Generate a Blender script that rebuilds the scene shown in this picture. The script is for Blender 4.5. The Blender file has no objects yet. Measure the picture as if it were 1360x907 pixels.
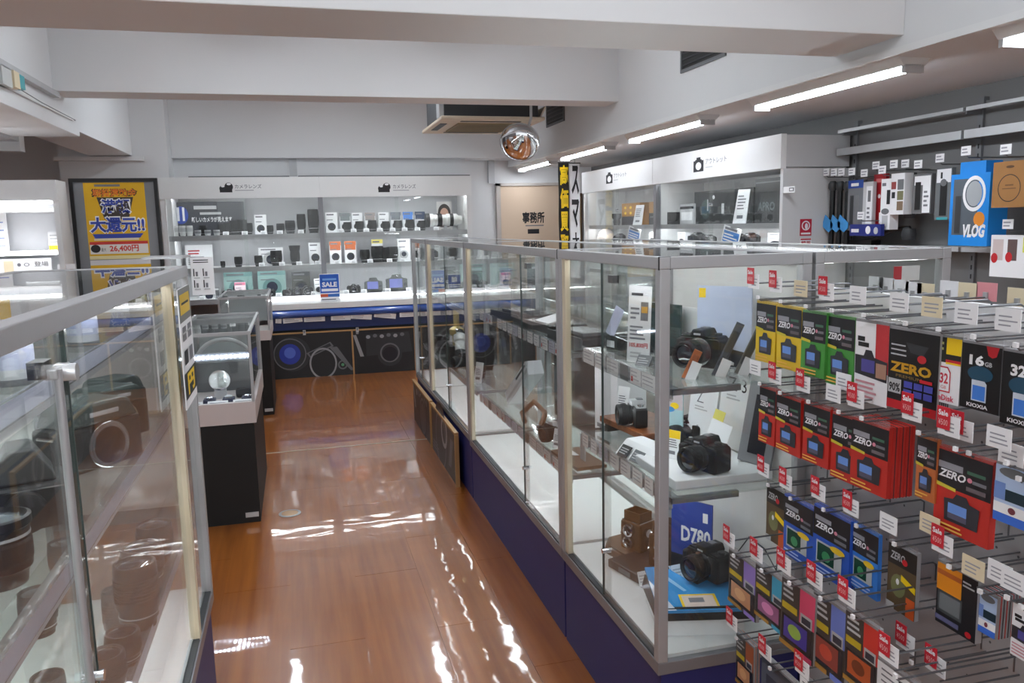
import bpy, math, random
from mathutils import Vector, Matrix

random.seed(7)
SC = bpy.context.scene
COL = SC.collection

# ------------------------------------------------------------------ camera
FPX = 1065.0
CAM = Vector((0.0, 0.0, 1.5))
AX = (Vector((0.9655, 0.0586, -0.2539)), Vector((-0.2596, 0.1334, -0.9565)), Vector((-0.0222, 0.9894, 0.1440)))
RM = Matrix((AX[0], AX[1], AX[2]))            # camera -> world
q_ = RM.to_quaternion(); q_.normalize(); RM = q_.to_matrix()
cd = bpy.data.cameras.new('camera')
cd.sensor_width = 36.0
cd.lens = FPX / 1360.0 * 36.0
cd.clip_start = 0.02
cam = bpy.data.objects.new('camera', cd)
COL.objects.link(cam)
cam.matrix_world = Matrix.Translation(CAM) @ RM.to_4x4()
SC.camera = cam

# ------------------------------------------------------------------ world (added even fill light, entering where the room is left open behind the camera)
W = bpy.data.worlds.new('world'); SC.world = W
W.use_nodes = True
bg = W.node_tree.nodes['Background']
bg.inputs[0].default_value = (0.93, 0.97, 1.0, 1)
bg.inputs[1].default_value = 0.8
# ------------------------------------------------------------------ exposure
vs = SC.view_settings
vs.view_transform = 'Standard'; vs.look = 'None'; vs.gamma = 1.0; vs.use_curve_mapping = False
vs.exposure = 0.58
LAMP = 40.0      # strength of the fluorescent tubes
LED = 15.0        # strength of the showcase light strips
SC.cycles.transparent_max_bounces = 40
SC.cycles.max_bounces = 10
SC.cycles.caustics_reflective = False
SC.cycles.caustics_refractive = False


# ------------------------------------------------------------------ measuring helpers: a sight line met with a real plane
def ray(px, py):
    return RM @ Vector(((px - 680.0) / FPX, -(py - 453.5) / FPX, -1.0))
def at_y(px, py, Y):
    d = ray(px, py); return CAM + d * (Y / d.y)
def at_x(px, py, X):
    d = ray(px, py); return CAM + d * (X / d.x)
def at_z(px, py, Z):
    d = ray(px, py); return CAM + d * ((Z - CAM.z) / d.z)

# ------------------------------------------------------------------ materials
def lin(c):
    c = c / 255.0
    return c / 12.92 if c <= 0.04045 else ((c + 0.055) / 1.055) ** 2.4
def rgb(c):
    return (lin(c[0]), lin(c[1]), lin(c[2]), 1.0)
MATS = {}
def pm(c, rough=0.5, metal=0.0, var=0.06, scale=14.0, coat=0.0, bump=0.0):
    """painted / plastic / metal surface with a little procedural variation"""
    key = (c, rough, metal, var, scale, coat, bump)
    if key in MATS: return MATS[key]
    m = bpy.data.materials.new('surface_%d_%d_%d' % c); m.use_nodes = True
    nt = m.node_tree; b = nt.nodes['Principled BSDF']
    b.inputs['Roughness'].default_value = rough
    b.inputs['Metallic'].default_value = metal
    b.inputs['Coat Weight'].default_value = coat
    tc = nt.nodes.new('ShaderNodeTexCoord'); nz = nt.nodes.new('ShaderNodeTexNoise')
    nz.inputs['Scale'].default_value = scale; nz.inputs['Detail'].default_value = 2.0
    nt.links.new(tc.outputs['Object'], nz.inputs['Vector'])
    mx = nt.nodes.new('ShaderNodeMix'); mx.data_type = 'RGBA'
    col = rgb(c)
    mx.inputs[6].default_value = tuple(v * (1 - var) for v in col[:3]) + (1,)
    mx.inputs[7].default_value = tuple(min(1, v * (1 + var)) for v in col[:3]) + (1,)
    nt.links.new(nz.outputs['Fac'], mx.inputs[0])
    nt.links.new(mx.outputs[2], b.inputs['Base Color'])
    if bump:
        bp = nt.nodes.new('ShaderNodeBump'); bp.inputs['Strength'].default_value = bump; bp.inputs['Distance'].default_value = 0.002
        n2 = nt.nodes.new('ShaderNodeTexNoise'); n2.inputs['Scale'].default_value = scale * 12
        nt.links.new(tc.outputs['Object'], n2.inputs['Vector'])
        nt.links.new(n2.outputs['Fac'], bp.inputs['Height']); nt.links.new(bp.outputs['Normal'], b.inputs['Normal'])
    MATS[key] = m
    return m
def em(c, strength):
    key = ('em', c, strength)
    if key in MATS: return MATS[key]
    m = bpy.data.materials.new('lit_surface'); m.use_nodes = True
    nt = m.node_tree; b = nt.nodes['Principled BSDF']
    b.inputs['Base Color'].default_value = (0.9, 0.9, 0.9, 1) if strength > 1 else (0.02, 0.02, 0.03, 1)
    b.inputs['Emission Color'].default_value = rgb(c)
    b.inputs['Emission Strength'].default_value = strength
    MATS[key] = m
    return m
def glass_mat(name, tint, refl_rough=0.0, ior=1.5, haze=0.0):
    m = bpy.data.materials.new(name); m.use_nodes = True
    nt = m.node_tree; nt.nodes.clear()
    out = nt.nodes.new('ShaderNodeOutputMaterial')
    tr = nt.nodes.new('ShaderNodeBsdfTransparent'); tr.inputs[0].default_value = tint + (1,)
    gl = nt.nodes.new('ShaderNodeBsdfGlossy'); gl.inputs['Roughness'].default_value = refl_rough
    ge = nt.nodes.new('ShaderNodeNewGeometry')
    mi = nt.nodes.new('ShaderNodeMix'); mi.data_type = 'FLOAT'
    mi.inputs[2].default_value = ior; mi.inputs[3].default_value = 1.0 / ior
    nt.links.new(ge.outputs['Backfacing'], mi.inputs[0])
    fr = nt.nodes.new('ShaderNodeFresnel'); nt.links.new(mi.outputs[0], fr.inputs['IOR'])
    mix = nt.nodes.new('ShaderNodeMixShader')
    nt.links.new(fr.outputs[0], mix.inputs[0]); nt.links.new(tr.outputs[0], mix.inputs[1]); nt.links.new(gl.outputs[0], mix.inputs[2])
    last = mix
    if haze:
        df = nt.nodes.new('ShaderNodeBsdfDiffuse'); df.inputs[0].default_value = (0.8, 0.82, 0.84, 1)
        m2 = nt.nodes.new('ShaderNodeMixShader')
        nz = nt.nodes.new('ShaderNodeTexNoise'); nz.inputs['Scale'].default_value = 3.0
        tc = nt.nodes.new('ShaderNodeTexCoord'); nt.links.new(tc.outputs['Object'], nz.inputs['Vector'])
        mu = nt.nodes.new('ShaderNodeMath'); mu.operation = 'MULTIPLY'; mu.inputs[1].default_value = haze * 2
        nt.links.new(nz.outputs['Fac'], mu.inputs[0]); nt.links.new(mu.outputs[0], m2.inputs[0])
        nt.links.new(mix.outputs[0], m2.inputs[1]); nt.links.new(df.outputs[0], m2.inputs[2]); last = m2
    nt.links.new(last.outputs[0], out.inputs['Surface'])
    return m
GLASS = glass_mat('showcase_glass', (0.972, 0.985, 0.978), ior=1.44, haze=0.010)
SHELFG = glass_mat('shelf_glass', (0.93, 0.965, 0.95), haze=0.03)
ACRYL = glass_mat('clear_acrylic', (0.95, 0.95, 0.96), refl_rough=0.05, haze=0.06)
JARG = glass_mat('jar_plastic', (0.9, 0.9, 0.92), refl_rough=0.1, haze=0.7)
TINK = pm((158, 158, 166), 0.6, var=0.05)
def wood_mat(name, c1, c2, sc=(40, 2.2, 40), rough=0.35, coat=0.0, rnd=0.12, wav=0.0):
    m = bpy.data.materials.new(name); m.use_nodes = True
    nt = m.node_tree; b = nt.nodes['Principled BSDF']
    tc = nt.nodes.new('ShaderNodeTexCoord'); mp = nt.nodes.new('ShaderNodeMapping')
    ge = nt.nodes.new('ShaderNodeNewGeometry')
    nt.links.new(ge.outputs['Position'], mp.inputs['Vector'])
    mp.inputs['Scale'].default_value = sc
    nz = nt.nodes.new('ShaderNodeTexNoise'); nz.inputs['Scale'].default_value = 1.0; nz.inputs['Detail'].default_value = 5.0
    nt.links.new(mp.outputs[0], nz.inputs['Vector'])
    cr = nt.nodes.new('ShaderNodeValToRGB')
    cr.color_ramp.elements[0].position = 0.3; cr.color_ramp.elements[0].color = rgb(c1)
    cr.color_ramp.elements[1].position = 0.7; cr.color_ramp.elements[1].color = rgb(c2)
    nt.links.new(nz.outputs['Fac'], cr.inputs[0])
    oi = nt.nodes.new('ShaderNodeObjectInfo')
    hs = nt.nodes.new('ShaderNodeHueSaturation')
    mr = nt.nodes.new('ShaderNodeMapRange'); mr.inputs[3].default_value = 1 - rnd; mr.inputs[4].default_value = 1 + rnd
    nt.links.new(oi.outputs['Random'], mr.inputs[0]); nt.links.new(mr.outputs[0], hs.inputs['Value'])
    nt.links.new(cr.outputs[0], hs.inputs['Color']); nt.links.new(hs.outputs[0], b.inputs['Base Color'])
    b.inputs['Roughness'].default_value = rough
    b.inputs['Coat Weight'].default_value = coat; b.inputs['Coat Roughness'].default_value = 0.04; b.inputs['Coat IOR'].default_value = 1.6
    if wav:
        n2 = nt.nodes.new('ShaderNodeTexNoise'); n2.inputs['Scale'].default_value = 8.0; n2.inputs['Detail'].default_value = 0.6
        mp2 = nt.nodes.new('ShaderNodeMapping'); mp2.inputs['Scale'].default_value = (0.7, 1.25, 1.0)
        nt.links.new(ge.outputs['Position'], mp2.inputs['Vector']); nt.links.new(mp2.outputs[0], n2.inputs['Vector'])
        bp = nt.nodes.new('ShaderNodeBump'); bp.inputs['Strength'].default_value = 1.0; bp.inputs['Distance'].default_value = wav
        nt.links.new(n2.outputs['Fac'], bp.inputs['Height'])
        nt.links.new(bp.outputs['Normal'], b.inputs['Coat Normal']); nt.links.new(bp.outputs['Normal'], b.inputs['Normal'])
    return m
FLOORM = wood_mat('floor_vinyl_wood', (138, 73, 18), (166, 97, 32), sc=(30, 1.6, 30), rough=0.3, coat=1.0, rnd=0.05, wav=0.0012)
WOOD = wood_mat('brown_wood', (112, 60, 28), (150, 86, 44), sc=(8, 60, 60), rough=0.35, coat=0.2)
PALEW = wood_mat('pale_wood_strip', (210, 196, 166), (230, 218, 194), sc=(60, 60, 4), rough=0.5)

WHITE = pm((226, 226, 226), 0.6, var=0.02, scale=3)
WALLW = pm((222, 222, 223), 0.75, var=0.02, scale=2)
GREYW = pm((120, 121, 124), 0.7, var=0.03, scale=2)
SLATG = pm((113, 113, 113), 0.55, var=0.03, scale=3)
ALU = pm((178, 178, 180), 0.4, 0.45, var=0.03, scale=30)
ALUD = pm((140, 140, 144), 0.4, 0.5, var=0.03, scale=30)
CHROME = pm((205, 205, 208), 0.12, 1.0, var=0.02)
BLACK = pm((16, 16, 18), 0.45, var=0.2)
BLACKG = pm((14, 15, 17), 0.15, var=0.2)
RUBBER = pm((22, 22, 24), 0.7, var=0.25, scale=60, bump=0.3)
DGREY = pm((52, 54, 57), 0.5, var=0.1)
MGREY = pm((110, 112, 115), 0.5, var=0.06)
LGREY = pm((186, 187, 189), 0.5, var=0.04)
PAPER = pm((238, 238, 240), 0.7, var=0.015)
CREAM = pm((226, 212, 180), 0.7, var=0.03)
RED = pm((196, 30, 40), 0.45, var=0.05)
NAVY = pm((38, 42, 104), 0.5, var=0.06)
BLUE = pm((36, 74, 160), 0.4, var=0.05)
SKYB = pm((66, 150, 214), 0.4, var=0.05)
YELL = pm((246, 206, 20), 0.5, var=0.04)
GOLD = pm((212, 160, 40), 0.35, 0.3, var=0.05)
KRAFT = pm((158, 112, 62), 0.75, var=0.06)
INK = pm((28, 28, 32), 0.6, var=0.05)
INKG = pm((120, 120, 126), 0.6, var=0.05)
LENSG = pm((10, 14, 30), 0.05, var=0.3, coat=1.0)
BEIGE = pm((214, 190, 166), 0.6, var=0.03, scale=3)
WIRE = pm((120, 122, 126), 0.3, 0.8, var=0.05)

# ------------------------------------------------------------------ mesh builder
class MB:
    def __init__(s):
        s.v = []; s.f = []; s.m = []; s.T = Matrix()
    def add(s, vs_, fs, m=0):
        b = len(s.v); T = s.T
        s.v += [tuple(T @ Vector(p)) for p in vs_]
        s.f += [tuple(b + i for i in f) for f in fs]
        s.m += [m] * len(fs)
        return s
    def box(s, x0, x1, y0, y1, z0, z1, m=0):
        if x1 < x0: x0, x1 = x1, x0
        if y1 < y0: y0, y1 = y1, y0
        if z1 < z0: z0, z1 = z1, z0
        return s.add([(x0, y0, z0), (x1, y0, z0), (x1, y1, z0), (x0, y1, z0), (x0, y0, z1), (x1, y0, z1), (x1, y1, z1), (x0, y1, z1)],
                     [(0, 3, 2, 1), (4, 5, 6, 7), (0, 1, 5, 4), (1, 2, 6, 5), (2, 3, 7, 6), (3, 0, 4, 7)], m)
    def cbox(s, cx, cy, cz, sx, sy, sz, m=0):
        return s.box(cx - sx / 2, cx + sx / 2, cy - sy / 2, cy + sy / 2, cz - sz / 2, cz + sz / 2, m)
    def prism(s, pts, axis, a, b, m=0):
        def P(u, v, t):
            return (t, u, v) if axis == 'x' else ((u, t, v) if axis == 'y' else (u, v, t))
        n = len(pts)
        vs_ = [P(u, v, a) for u, v in pts] + [P(u, v, b) for u, v in pts]
        ar = sum(pts[i][0] * pts[(i + 1) % n][1] - pts[(i + 1) % n][0] * pts[i][1] for i in range(n))
        fl = (ar > 0) ^ (b < a)
        if axis == 'y': fl = not fl
        lo = tuple(range(n)); hi = tuple(range(n, 2 * n))
        fs = [lo[::-1] if fl else lo, hi if fl else hi[::-1]]
        for i in range(n):
            j = (i + 1) % n
            q = (i, j, n + j, n + i)
            fs.append(q if fl else q[::-1])
        return s.add(vs_, fs, m)
    def frame(s, d):
        d = Vector(d).normalized()
        u = d.orthogonal().normalized(); w = d.cross(u)
        return u, w, d
    def cyl(s, p0, p1, r0, r1=None, n=12, m=0):
        r1 = r0 if r1 is None else r1
        p0 = Vector(p0); p1 = Vector(p1); u, w, d = s.frame(p1 - p0)
        vs_ = []
        for p, r in ((p0, r0), (p1, r1)):
            for i in range(n):
                a = 2 * math.pi * i / n
                vs_.append(p + u * (r * math.cos(a)) + w * (r * math.sin(a)))
        fs = [(i, (i + 1) % n, n + (i + 1) % n, n + i) for i in range(n)]
        fs += [tuple(range(n))[::-1], tuple(range(n, 2 * n))]
        return s.add(vs_, fs, m)
    def lathe(s, prof, o=(0, 0, 0), d=(0, 0, 1), n=18, m=0):
        o = Vector(o); u, w, d = s.frame(d)
        vs_ = []
        for r, t in prof:
            r = max(r, 1e-5)
            for i in range(n):
                a = 2 * math.pi * i / n
                vs_.append(o + d * t + u * (r * math.cos(a)) + w * (r * math.sin(a)))
        k = len(prof); fs = []
        for j in range(k - 1):
            for i in range(n):
                i2 = (i + 1) % n
                fs.append((j * n + i, j * n + i2, (j + 1) * n + i2, (j + 1) * n + i))
        if prof[0][0] > 1e-4: fs.append(tuple(range(n))[::-1])
        if prof[-1][0] > 1e-4: fs.append(tuple(range((k - 1) * n, k * n)))
        return s.add(vs_, fs, m)
    def tube(s, pts, r, n=6, m=0):
        P = [Vector(p) for p in pts]; vs_ = []; k = len(P)
        t0 = (P[1] - P[0]).normalized(); u = t0.orthogonal().normalized()
        for i in range(k):
            t = (P[min(i + 1, k - 1)] - P[max(i - 1, 0)]).normalized()
            u = (u - t * u.dot(t)).normalized(); w = t.cross(u)
            for j in range(n):
                a = 2 * math.pi * j / n
                vs_.append(P[i] + u * (r * math.cos(a)) + w * (r * math.sin(a)))
        fs = []
        for i in range(k - 1):
            for j in range(n):
                j2 = (j + 1) % n
                fs.append((i * n + j, i * n + j2, (i + 1) * n + j2, (i + 1) * n + j))
        fs += [tuple(range(n))[::-1], tuple(range((k - 1) * n, k * n))]
        return s.add(vs_, fs, m)
    def build(s, name, mats, parent=None, smooth=False, bevel=0.0, loc=None, rot=None):
        me = bpy.data.meshes.new(name)
        me.from_pydata(s.v, [], s.f)
        if not isinstance(mats, (list, tuple)): mats = [mats]
        for mt in mats: me.materials.append(mt)
        if len(mats) > 1: me.polygons.foreach_set('material_index', s.m)
        if smooth:
            me.polygons.foreach_set('use_smooth', [True] * len(me.polygons))
            me.set_sharp_from_angle(angle=math.radians(38))
        me.update()
        o = bpy.data.objects.new(name, me); COL.objects.link(o)
        if parent is not None: o.parent = parent
        if loc is not None: o.location = loc
        if rot is not None: o.rotation_euler = rot
        if bevel:
            bv = o.modifiers.new('bevel', 'BEVEL'); bv.width = bevel; bv.segments = 2; bv.limit_method = 'ANGLE'; bv.angle_limit = math.radians(40)
        return o

LABELS = {}
def tag(o, label, cat, group=None):
    if label in LABELS and group is None: print('DUP LABEL', label)
    LABELS[label] = 1
    o['label'] = label; o['category'] = cat
    if group: o['group'] = group
    return o
def thing(name, label, cat, loc=(0, 0, 0), rz=0.0, group=None, rot=None, sc=1.0):
    o = bpy.data.objects.new(name, None); COL.objects.link(o)
    o.empty_display_size = 0.02
    o.location = loc; o.rotation_euler = rot if rot else (0, 0, rz)
    if sc != 1.0: o.scale = (sc, sc, sc)
    return tag(o, label, cat, group)
def struct(o):
    o['kind'] = 'structure'; return o
def B(name, mat, *boxes, parent=None, bevel=0.0):
    m = MB()
    for b in boxes: m.box(*b)
    return m.build(name, mat, parent, bevel=bevel)
PROTO = {}
def copy_tree(o, parent=None):
    c = o.copy(); COL.objects.link(c); c.parent = parent
    for ch in o.children: copy_tree(ch, c)
    return c
def place(key, builder, name, label, cat, loc, rz=0.0, group=None, sc=1.0, rot=None):
    if key in PROTO:
        r = copy_tree(PROTO[key]); r.name = name
        if 'group' in r: del r['group']
    else:
        r = bpy.data.objects.new(name, None); COL.objects.link(r); r.empty_display_size = 0.02
        builder(r); PROTO[key] = r
    r.location = loc; r.rotation_euler = rot if rot else (0, 0, rz)
    r.scale = (sc, sc, sc) if not isinstance(sc, tuple) else sc
    return tag(r, label, cat, group)

# ------------------------------------------------------------------ flat print: rectangles, discs, polygons and lettering on a plane
TXT = {}
def text_geo(s_, bold=0.0, shear=0.0):
    k = (s_, bold, shear)
    if k in TXT: return TXT[k]
    c = bpy.data.curves.new('lettering', 'FONT'); c.body = s_; c.resolution_u = 2; c.offset = bold; c.shear = shear
    o = bpy.data.objects.new('lettering', c); COL.objects.link(o)
    bpy.context.view_layer.update()
    me = o.evaluated_get(bpy.context.evaluated_depsgraph_get()).to_mesh()
    vs_ = [tuple(v.co) for v in me.vertices]; fs = [tuple(p.vertices) for p in me.polygons]
    bpy.data.objects.remove(o); bpy.data.curves.remove(c)
    xs = [v[0] for v in vs_]; ys = [v[1] for v in vs_]
    x0, x1, y0, y1 = min(xs), max(xs), min(ys), max(ys)
    TXT[k] = ([((v[0] - x0) / (x1 - x0), (v[1] - y0) / (y1 - y0)) for v in vs_], fs, (x1 - x0) / (y1 - y0))
    return TXT[k]
class Print:
    """flat print on the plane o + u*U + v*V ; layer lifts by 0.15 mm each"""
    def __init__(s, o, U, V, lift=0.0002):
        s.o = Vector(o); s.U = Vector(U); s.V = Vector(V); s.N = s.U.cross(s.V).normalized()
        s.mb = MB(); s.mats = []; s.lift = lift; s.k = 1
    def mi(s, mat):
        if mat not in s.mats: s.mats.append(mat)
        return s.mats.index(mat)
    def P(s, u, v):
        return s.o + s.U * u + s.V * v + s.N * (s.lift * s.k)
    def poly(s, pts, mat):
        s.mb.add([s.P(*p) for p in pts], [tuple(range(len(pts)))], s.mi(mat)); s.k += 1; return s
    def rect(s, u0, v0, u1, v1, mat):
        return s.poly([(u0, v0), (u1, v0), (u1, v1), (u0, v1)], mat)
    def disc(s, u, v, ru, rv, mat, n=20, r_in=0.0):
        if r_in:
            a = [(u + ru * math.cos(t), v + rv * math.sin(t)) for t in [2 * math.pi * i / n for i in range(n)]]
            b = [(u + ru * r_in * math.cos(t), v + rv * r_in * math.sin(t)) for t in [2 * math.pi * i / n for i in range(n)]]
            s.mb.add([s.P(*p) for p in a + b], [(i, (i + 1) % n, n + (i + 1) % n, n + i) for i in range(n)], s.mi(mat)); s.k += 1; return s
        return s.poly([(u + ru * math.cos(2 * math.pi * i / n), v + rv * math.sin(2 * math.pi * i / n)) for i in range(n)], mat)
    def lines(s, u0, v0, u1, v1, n, mat, seed=0, fill=0.45):
        rr = random.Random(seed); mi = s.mi(mat)
        h = (v1 - v0) / n
        for i in range(n):
            e = u0 + (u1 - u0) * rr.uniform(0.6, 1.0)
            a = v1 - h * (i + 0.5) - h * fill / 2
            s.mb.add([s.P(u0, a), s.P(e, a), s.P(e, a + h * fill), s.P(u0, a + h * fill)], [(0, 1, 2, 3)], mi)
        s.k += 1; return s
    def text(s, t, u0, v0, u1, v1, mat, bold=0.0, shear=0.0, fit=False):
        pts, fs, asp = text_geo(t, bold, shear)
        if fit:
            w = (v1 - v0) * s.V.length * asp / s.U.length
            if w < (u1 - u0):
                c = (u0 + u1) / 2; u0, u1 = c - w / 2, c + w / 2
        s.mb.add([s.P(u0 + p[0] * (u1 - u0), v0 + p[1] * (v1 - v0)) for p in pts], fs, s.mi(mat)); s.k += 1; return s
    def build(s, name, parent=None):
        return s.mb.build(name, s.mats, parent)
# ================================================================== THE SETTING
struct(B('floor', FLOORM, (-4.6, 4.3, -3.2, 9.7, -0.08, -0.003)))
floor = bpy.data.objects['floor']
# planks of the aisle, each its own piece
PWID, PLEN = 0.27, 0.92
pk = MB(); pk.box(0.0008, PWID - 0.0008, 0.0008, PLEN - 0.0008, -0.002, 0.0)
first = None
for i in range(7):
    for j in range(9):
        x = -0.914 + i * PWID; y = 0.62 + j * PLEN + (0.37 if i % 2 else 0.0) * 0.999
        if y > 8.3: continue
        if first is None:
            o = pk.build('plank', FLOORM, floor); first = o
        else:
            o = first.copy(); COL.objects.link(o)
        o.parent = floor; o.location = (x, y, 0)
o = B('floor_joint_strip', pm((190, 176, 156), 0.3, 0.3), (-0.5, 0.93, 5.53, 5.545, 0.0, 0.0025), parent=floor)
# small round floor outlet
fo = thing('floor_outlet', 'small round metal outlet cover set in the wooden floor', 'outlet', (at_z(385, 682, 0.0).x, at_z(385, 682, 0.0).y, 0))
mb = MB(); mb.lathe([(0.058, 0), (0.058, 0.003), (0.046, 0.005), (0.044, 0.003)], n=24); mb.build('rim', ALU, fo, smooth=True)
mb = MB(); mb.lathe([(0.043, 0.0), (0.043, 0.004), (0.0, 0.0045)], n=24); mb.build('lid', pm((190, 150, 110), 0.3, 0.3), fo, smooth=True)

struct(B('ceiling', WALLW, (-4.6, 4.3, -3.2, 9.75, 3.0, 3.1)))
struct(B('wall_back', WALLW, (-4.6, 4.3, 9.6, 9.75, -0.05, 3.0)))
struct(B('wall_left', GREYW, (-4.6, -4.5, -3.2, 9.6, -0.05, 3.0)))
wr = struct(B('wall_right', SLATG, (3.62, 3.75, -3.2, 9.6, -0.05, 2.19)))
# soffit along the right with its low ceiling
so = struct(B('soffit_right', WALLW, (2.55, 4.3, -3.2, 9.6, 2.19, 3.0)))
struct(B('trim_1', WHITE, (2.535, 2.55, -3.2, 9.58, 2.185, 2.215), parent=so))
# cross beams
struct(B('beam_front', WALLW, (-4.5, 2.55, 3.0, 3.45, 2.26, 3.0), bevel=0.004))
struct(B('beam_middle', WALLW, (-1.52, 2.55, 6.13, 6.42, 2.45, 3.0), bevel=0.004))
struct(B('beam_back', WALLW, (-1.2, 2.55, 9.22, 9.6, 2.27, 3.0), bevel=0.004))
struct(B('bulkhead_back', WALLW, (-1.2, 1.95, 9.3, 9.6, 2.055, 2.27)))
# left beam: two lengths
struct(B('beam_left', WALLW, (-1.95, -1.5, 3.45, 6.75, 2.22, 3.0), bevel=0.004))
struct(B('beam_left_rear', WALLW, (-1.93, -1.53, 6.75, 8.95, 2.27, 3.0), bevel=0.004))
struct(B('trim_2', LGREY, (-1.5, -1.46, 4.6, 6.13, 2.405, 2.44)))
struct(B('column_left', WALLW, (-2.2, -1.2, 8.95, 9.6, -0.05, 3.0)))
struct(B('trim_3', WHITE, (-2.24, -1.42, 8.91, 8.95, 2.22, 2.26)))
struct(B('duct_left', LGREY, (-2.45, -1.95, 6.3, 6.9, 2.2, 2.36)))
# cable cover with junction box on the left beam
cc = thing('cable_cover', 'white cable trunking with a small junction box on the left ceiling beam', 'cable trunking', (-1.5, 5.0, 2.28))
B('trunk', WHITE, (0.0, 0.014, -0.1, 1.55, 0.03, 0.06), parent=cc)
B('junction_box', pm((196, 198, 196), 0.5), (0.0, 0.04, 0.0, 0.16, 0.03, 0.13), parent=cc)
B('cream_plug', CREAM, (0.0, 0.05, 0.165, 0.26, 0.04, 0.13), parent=cc)
B('teal_plug', pm((72, 160, 168), 0.5), (0.0, 0.05, 0.262, 0.35, 0.05, 0.125), parent=cc)
mb = MB(); mb.tube([(0.012, 0.35, 0.06), (0.012, 0.8, 0.045), (0.012, 1.6, 0.04)], 0.004); mb.build('cable', MGREY, cc)
# vertical pipe on the back beam
pp = thing('wall_pipe', 'short white pipe hanging on the far white wall beside the column', 'pipe', (at_y(218, 150, 9.2).x, 9.18, 2.5))
mb = MB(); mb.cyl((0, 0, 0), (0, 0, 0.3), 0.03, n=14); mb.build('pipe', WHITE, pp, smooth=True)
mb = MB(); mb.cyl((0, 0, -0.02), (0, 0, 0.0), 0.02, 0.034, n=14); mb.build('end_cap', LGREY, pp, smooth=True)
mb = MB(); mb.tube([(0, 0, -0.02), (0.004, 0, -0.25), (0.0, 0, -0.45)], 0.004); mb.build('cable', LGREY, pp)

# grey recessed vents in the soffit face
for k, (ya, yb) in enumerate(((4.47, 5.05), (7.46, 8.02))):
    v = thing('air_vent', ('dark air vent in the soffit face just behind the front beam', 'dark air vent in the soffit face beside the ceiling air conditioner')[k], 'vent', (2.55, ya, 2.47))
    B('vent_frame', MGREY, (-0.012, 0.0, 0, yb - ya, 0, 0.02), (-0.012, 0.0, 0, yb - ya, 0.26, 0.28), (-0.012, 0, 0, 0.02, 0.02, 0.26), (-0.012, 0, yb - ya - 0.02, yb - ya, 0.02, 0.26), parent=v)
    B('vent_back', pm((40, 40, 40), 0.7), (-0.004, 0.0, 0.02, yb - ya - 0.02, 0.02, 0.26), parent=v)
    for q in range(6):
        mb = MB(); mb.box(-0.010, -0.004, 0.02, yb - ya - 0.02, 0.04 + q * 0.038, 0.05 + q * 0.038); mb.build('slat', DGREY, v)

# ------------------------------------------------------------------ fluorescent lamps along the soffit edge
TUBE = em((238, 247, 255), LAMP)
TUBES = em((240, 247, 255), LAMP * 0.5)
def build_lamp(L, tube=None):
    def f(r):
        mb = MB(); mb.prism([(-0.085, 0.0), (0.085, 0.0), (0.055, -0.035), (-0.055, -0.035)], 'y', 0, L); mb.build('housing', WHITE, r)
        for ya, yb in ((0, 0.02), (L - 0.02, L)):
            B('end_cap', LGREY, (-0.05, 0.05, ya, yb, -0.065, -0.03), parent=r)
        mb = MB()
        mb.prism([(0.034 * math.cos(a), -0.036 - 0.022 * math.sin(a)) for a in [math.pi * i / 8 for i in range(9)]], 'y', 0.02, L - 0.02)
        mb.build('tube', tube or TUBE, r, smooth=True)
    return f
rows = [(-2.2, 'fluorescent lamp at the soffit edge furthest behind the viewer'), (-0.5, 'fluorescent lamp at the soffit edge behind the pegboard rack'), (1.37, 'nearest fluorescent lamp at the soffit edge, cut off by the upper right corner'),
        (3.08, 'long lit fluorescent lamp at the soffit edge below the front beam'), (4.92, 'lit fluorescent lamp at the soffit edge, second behind the front beam'),
        (6.64, 'lit fluorescent lamp at the soffit edge near the hanging banners'), (8.24, 'furthest lit fluorescent lamp at the soffit edge near the office door')]
for y, lb in rows:
    place('lamp_s', build_lamp(1.22, TUBES), 'fluorescent_lamp', lb, 'ceiling lamp', (2.68, y, 2.19), group='fluorescent lamps along the soffit')
bays = [('behind the viewer', -1.6), ('over the near end of the aisle', 1.0), ('between the front and middle beams', 4.2), ('between the middle and back beams', 6.9)]
for nm, y in bays:
    for side, x in (('left', -0.25), ('right', 1.2)):
        place('lamp', build_lamp(1.22), 'fluorescent_lamp', '%s lamp on the high ceiling %s' % (side, nm), 'ceiling lamp', (x, y, 3.0), group='fluorescent lamps on the high ceiling')
for y, lb in ((-1.0, 'fluorescent lamp over the left aisle, nearest of the three'), (1.4, 'fluorescent lamp over the left aisle, second of the three'), (4.2, 'fluorescent lamp over the left aisle behind the front beam')):
    place('lamp', build_lamp(1.22), 'fluorescent_lamp', lb, 'ceiling lamp', (-3.1, y, 3.0))

# ------------------------------------------------------------------ ceiling air conditioner
ac = thing('air_conditioner', 'square beige ceiling cassette air conditioner hanging behind the middle beam', 'air conditioner', (1.72, 7.45, 2.40))
B('body', DGREY, (-0.42, 0.42, -0.46, 0.46, 0.03, 0.6), parent=ac)
B('bracket', LGREY, (-0.46, -0.42, -0.44, -0.3, 0.03, 0.6), parent=ac)
B('panel', pm((214, 198, 176), 0.5), (-0.46, 0.46, -0.54, 0.54, -0.0, 0.03), parent=ac, bevel=0.008)
gr = B('intake_grille', pm((150, 136, 104), 0.6), (-0.27, 0.27, -0.3, 0.3, -0.012, 0.0), parent=ac)
for q in range(9):
    B('grille_slat', pm((120, 108, 84), 0.6), (-0.26, 0.26, -0.27 + q * 0.065, -0.255 + q * 0.065, -0.016, -0.012), parent=gr)
for (a, b, c, d) in ((-0.27, 0.27, -0.44, -0.39), (-0.27, 0.27, 0.39, 0.44), (-0.42, -0.36, -0.25, 0.25), (0.36, 0.42, -0.25, 0.25)):
    B('air_outlet', BLACK, (a, b, c, d, -0.004, 0.002), parent=ac)
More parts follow.
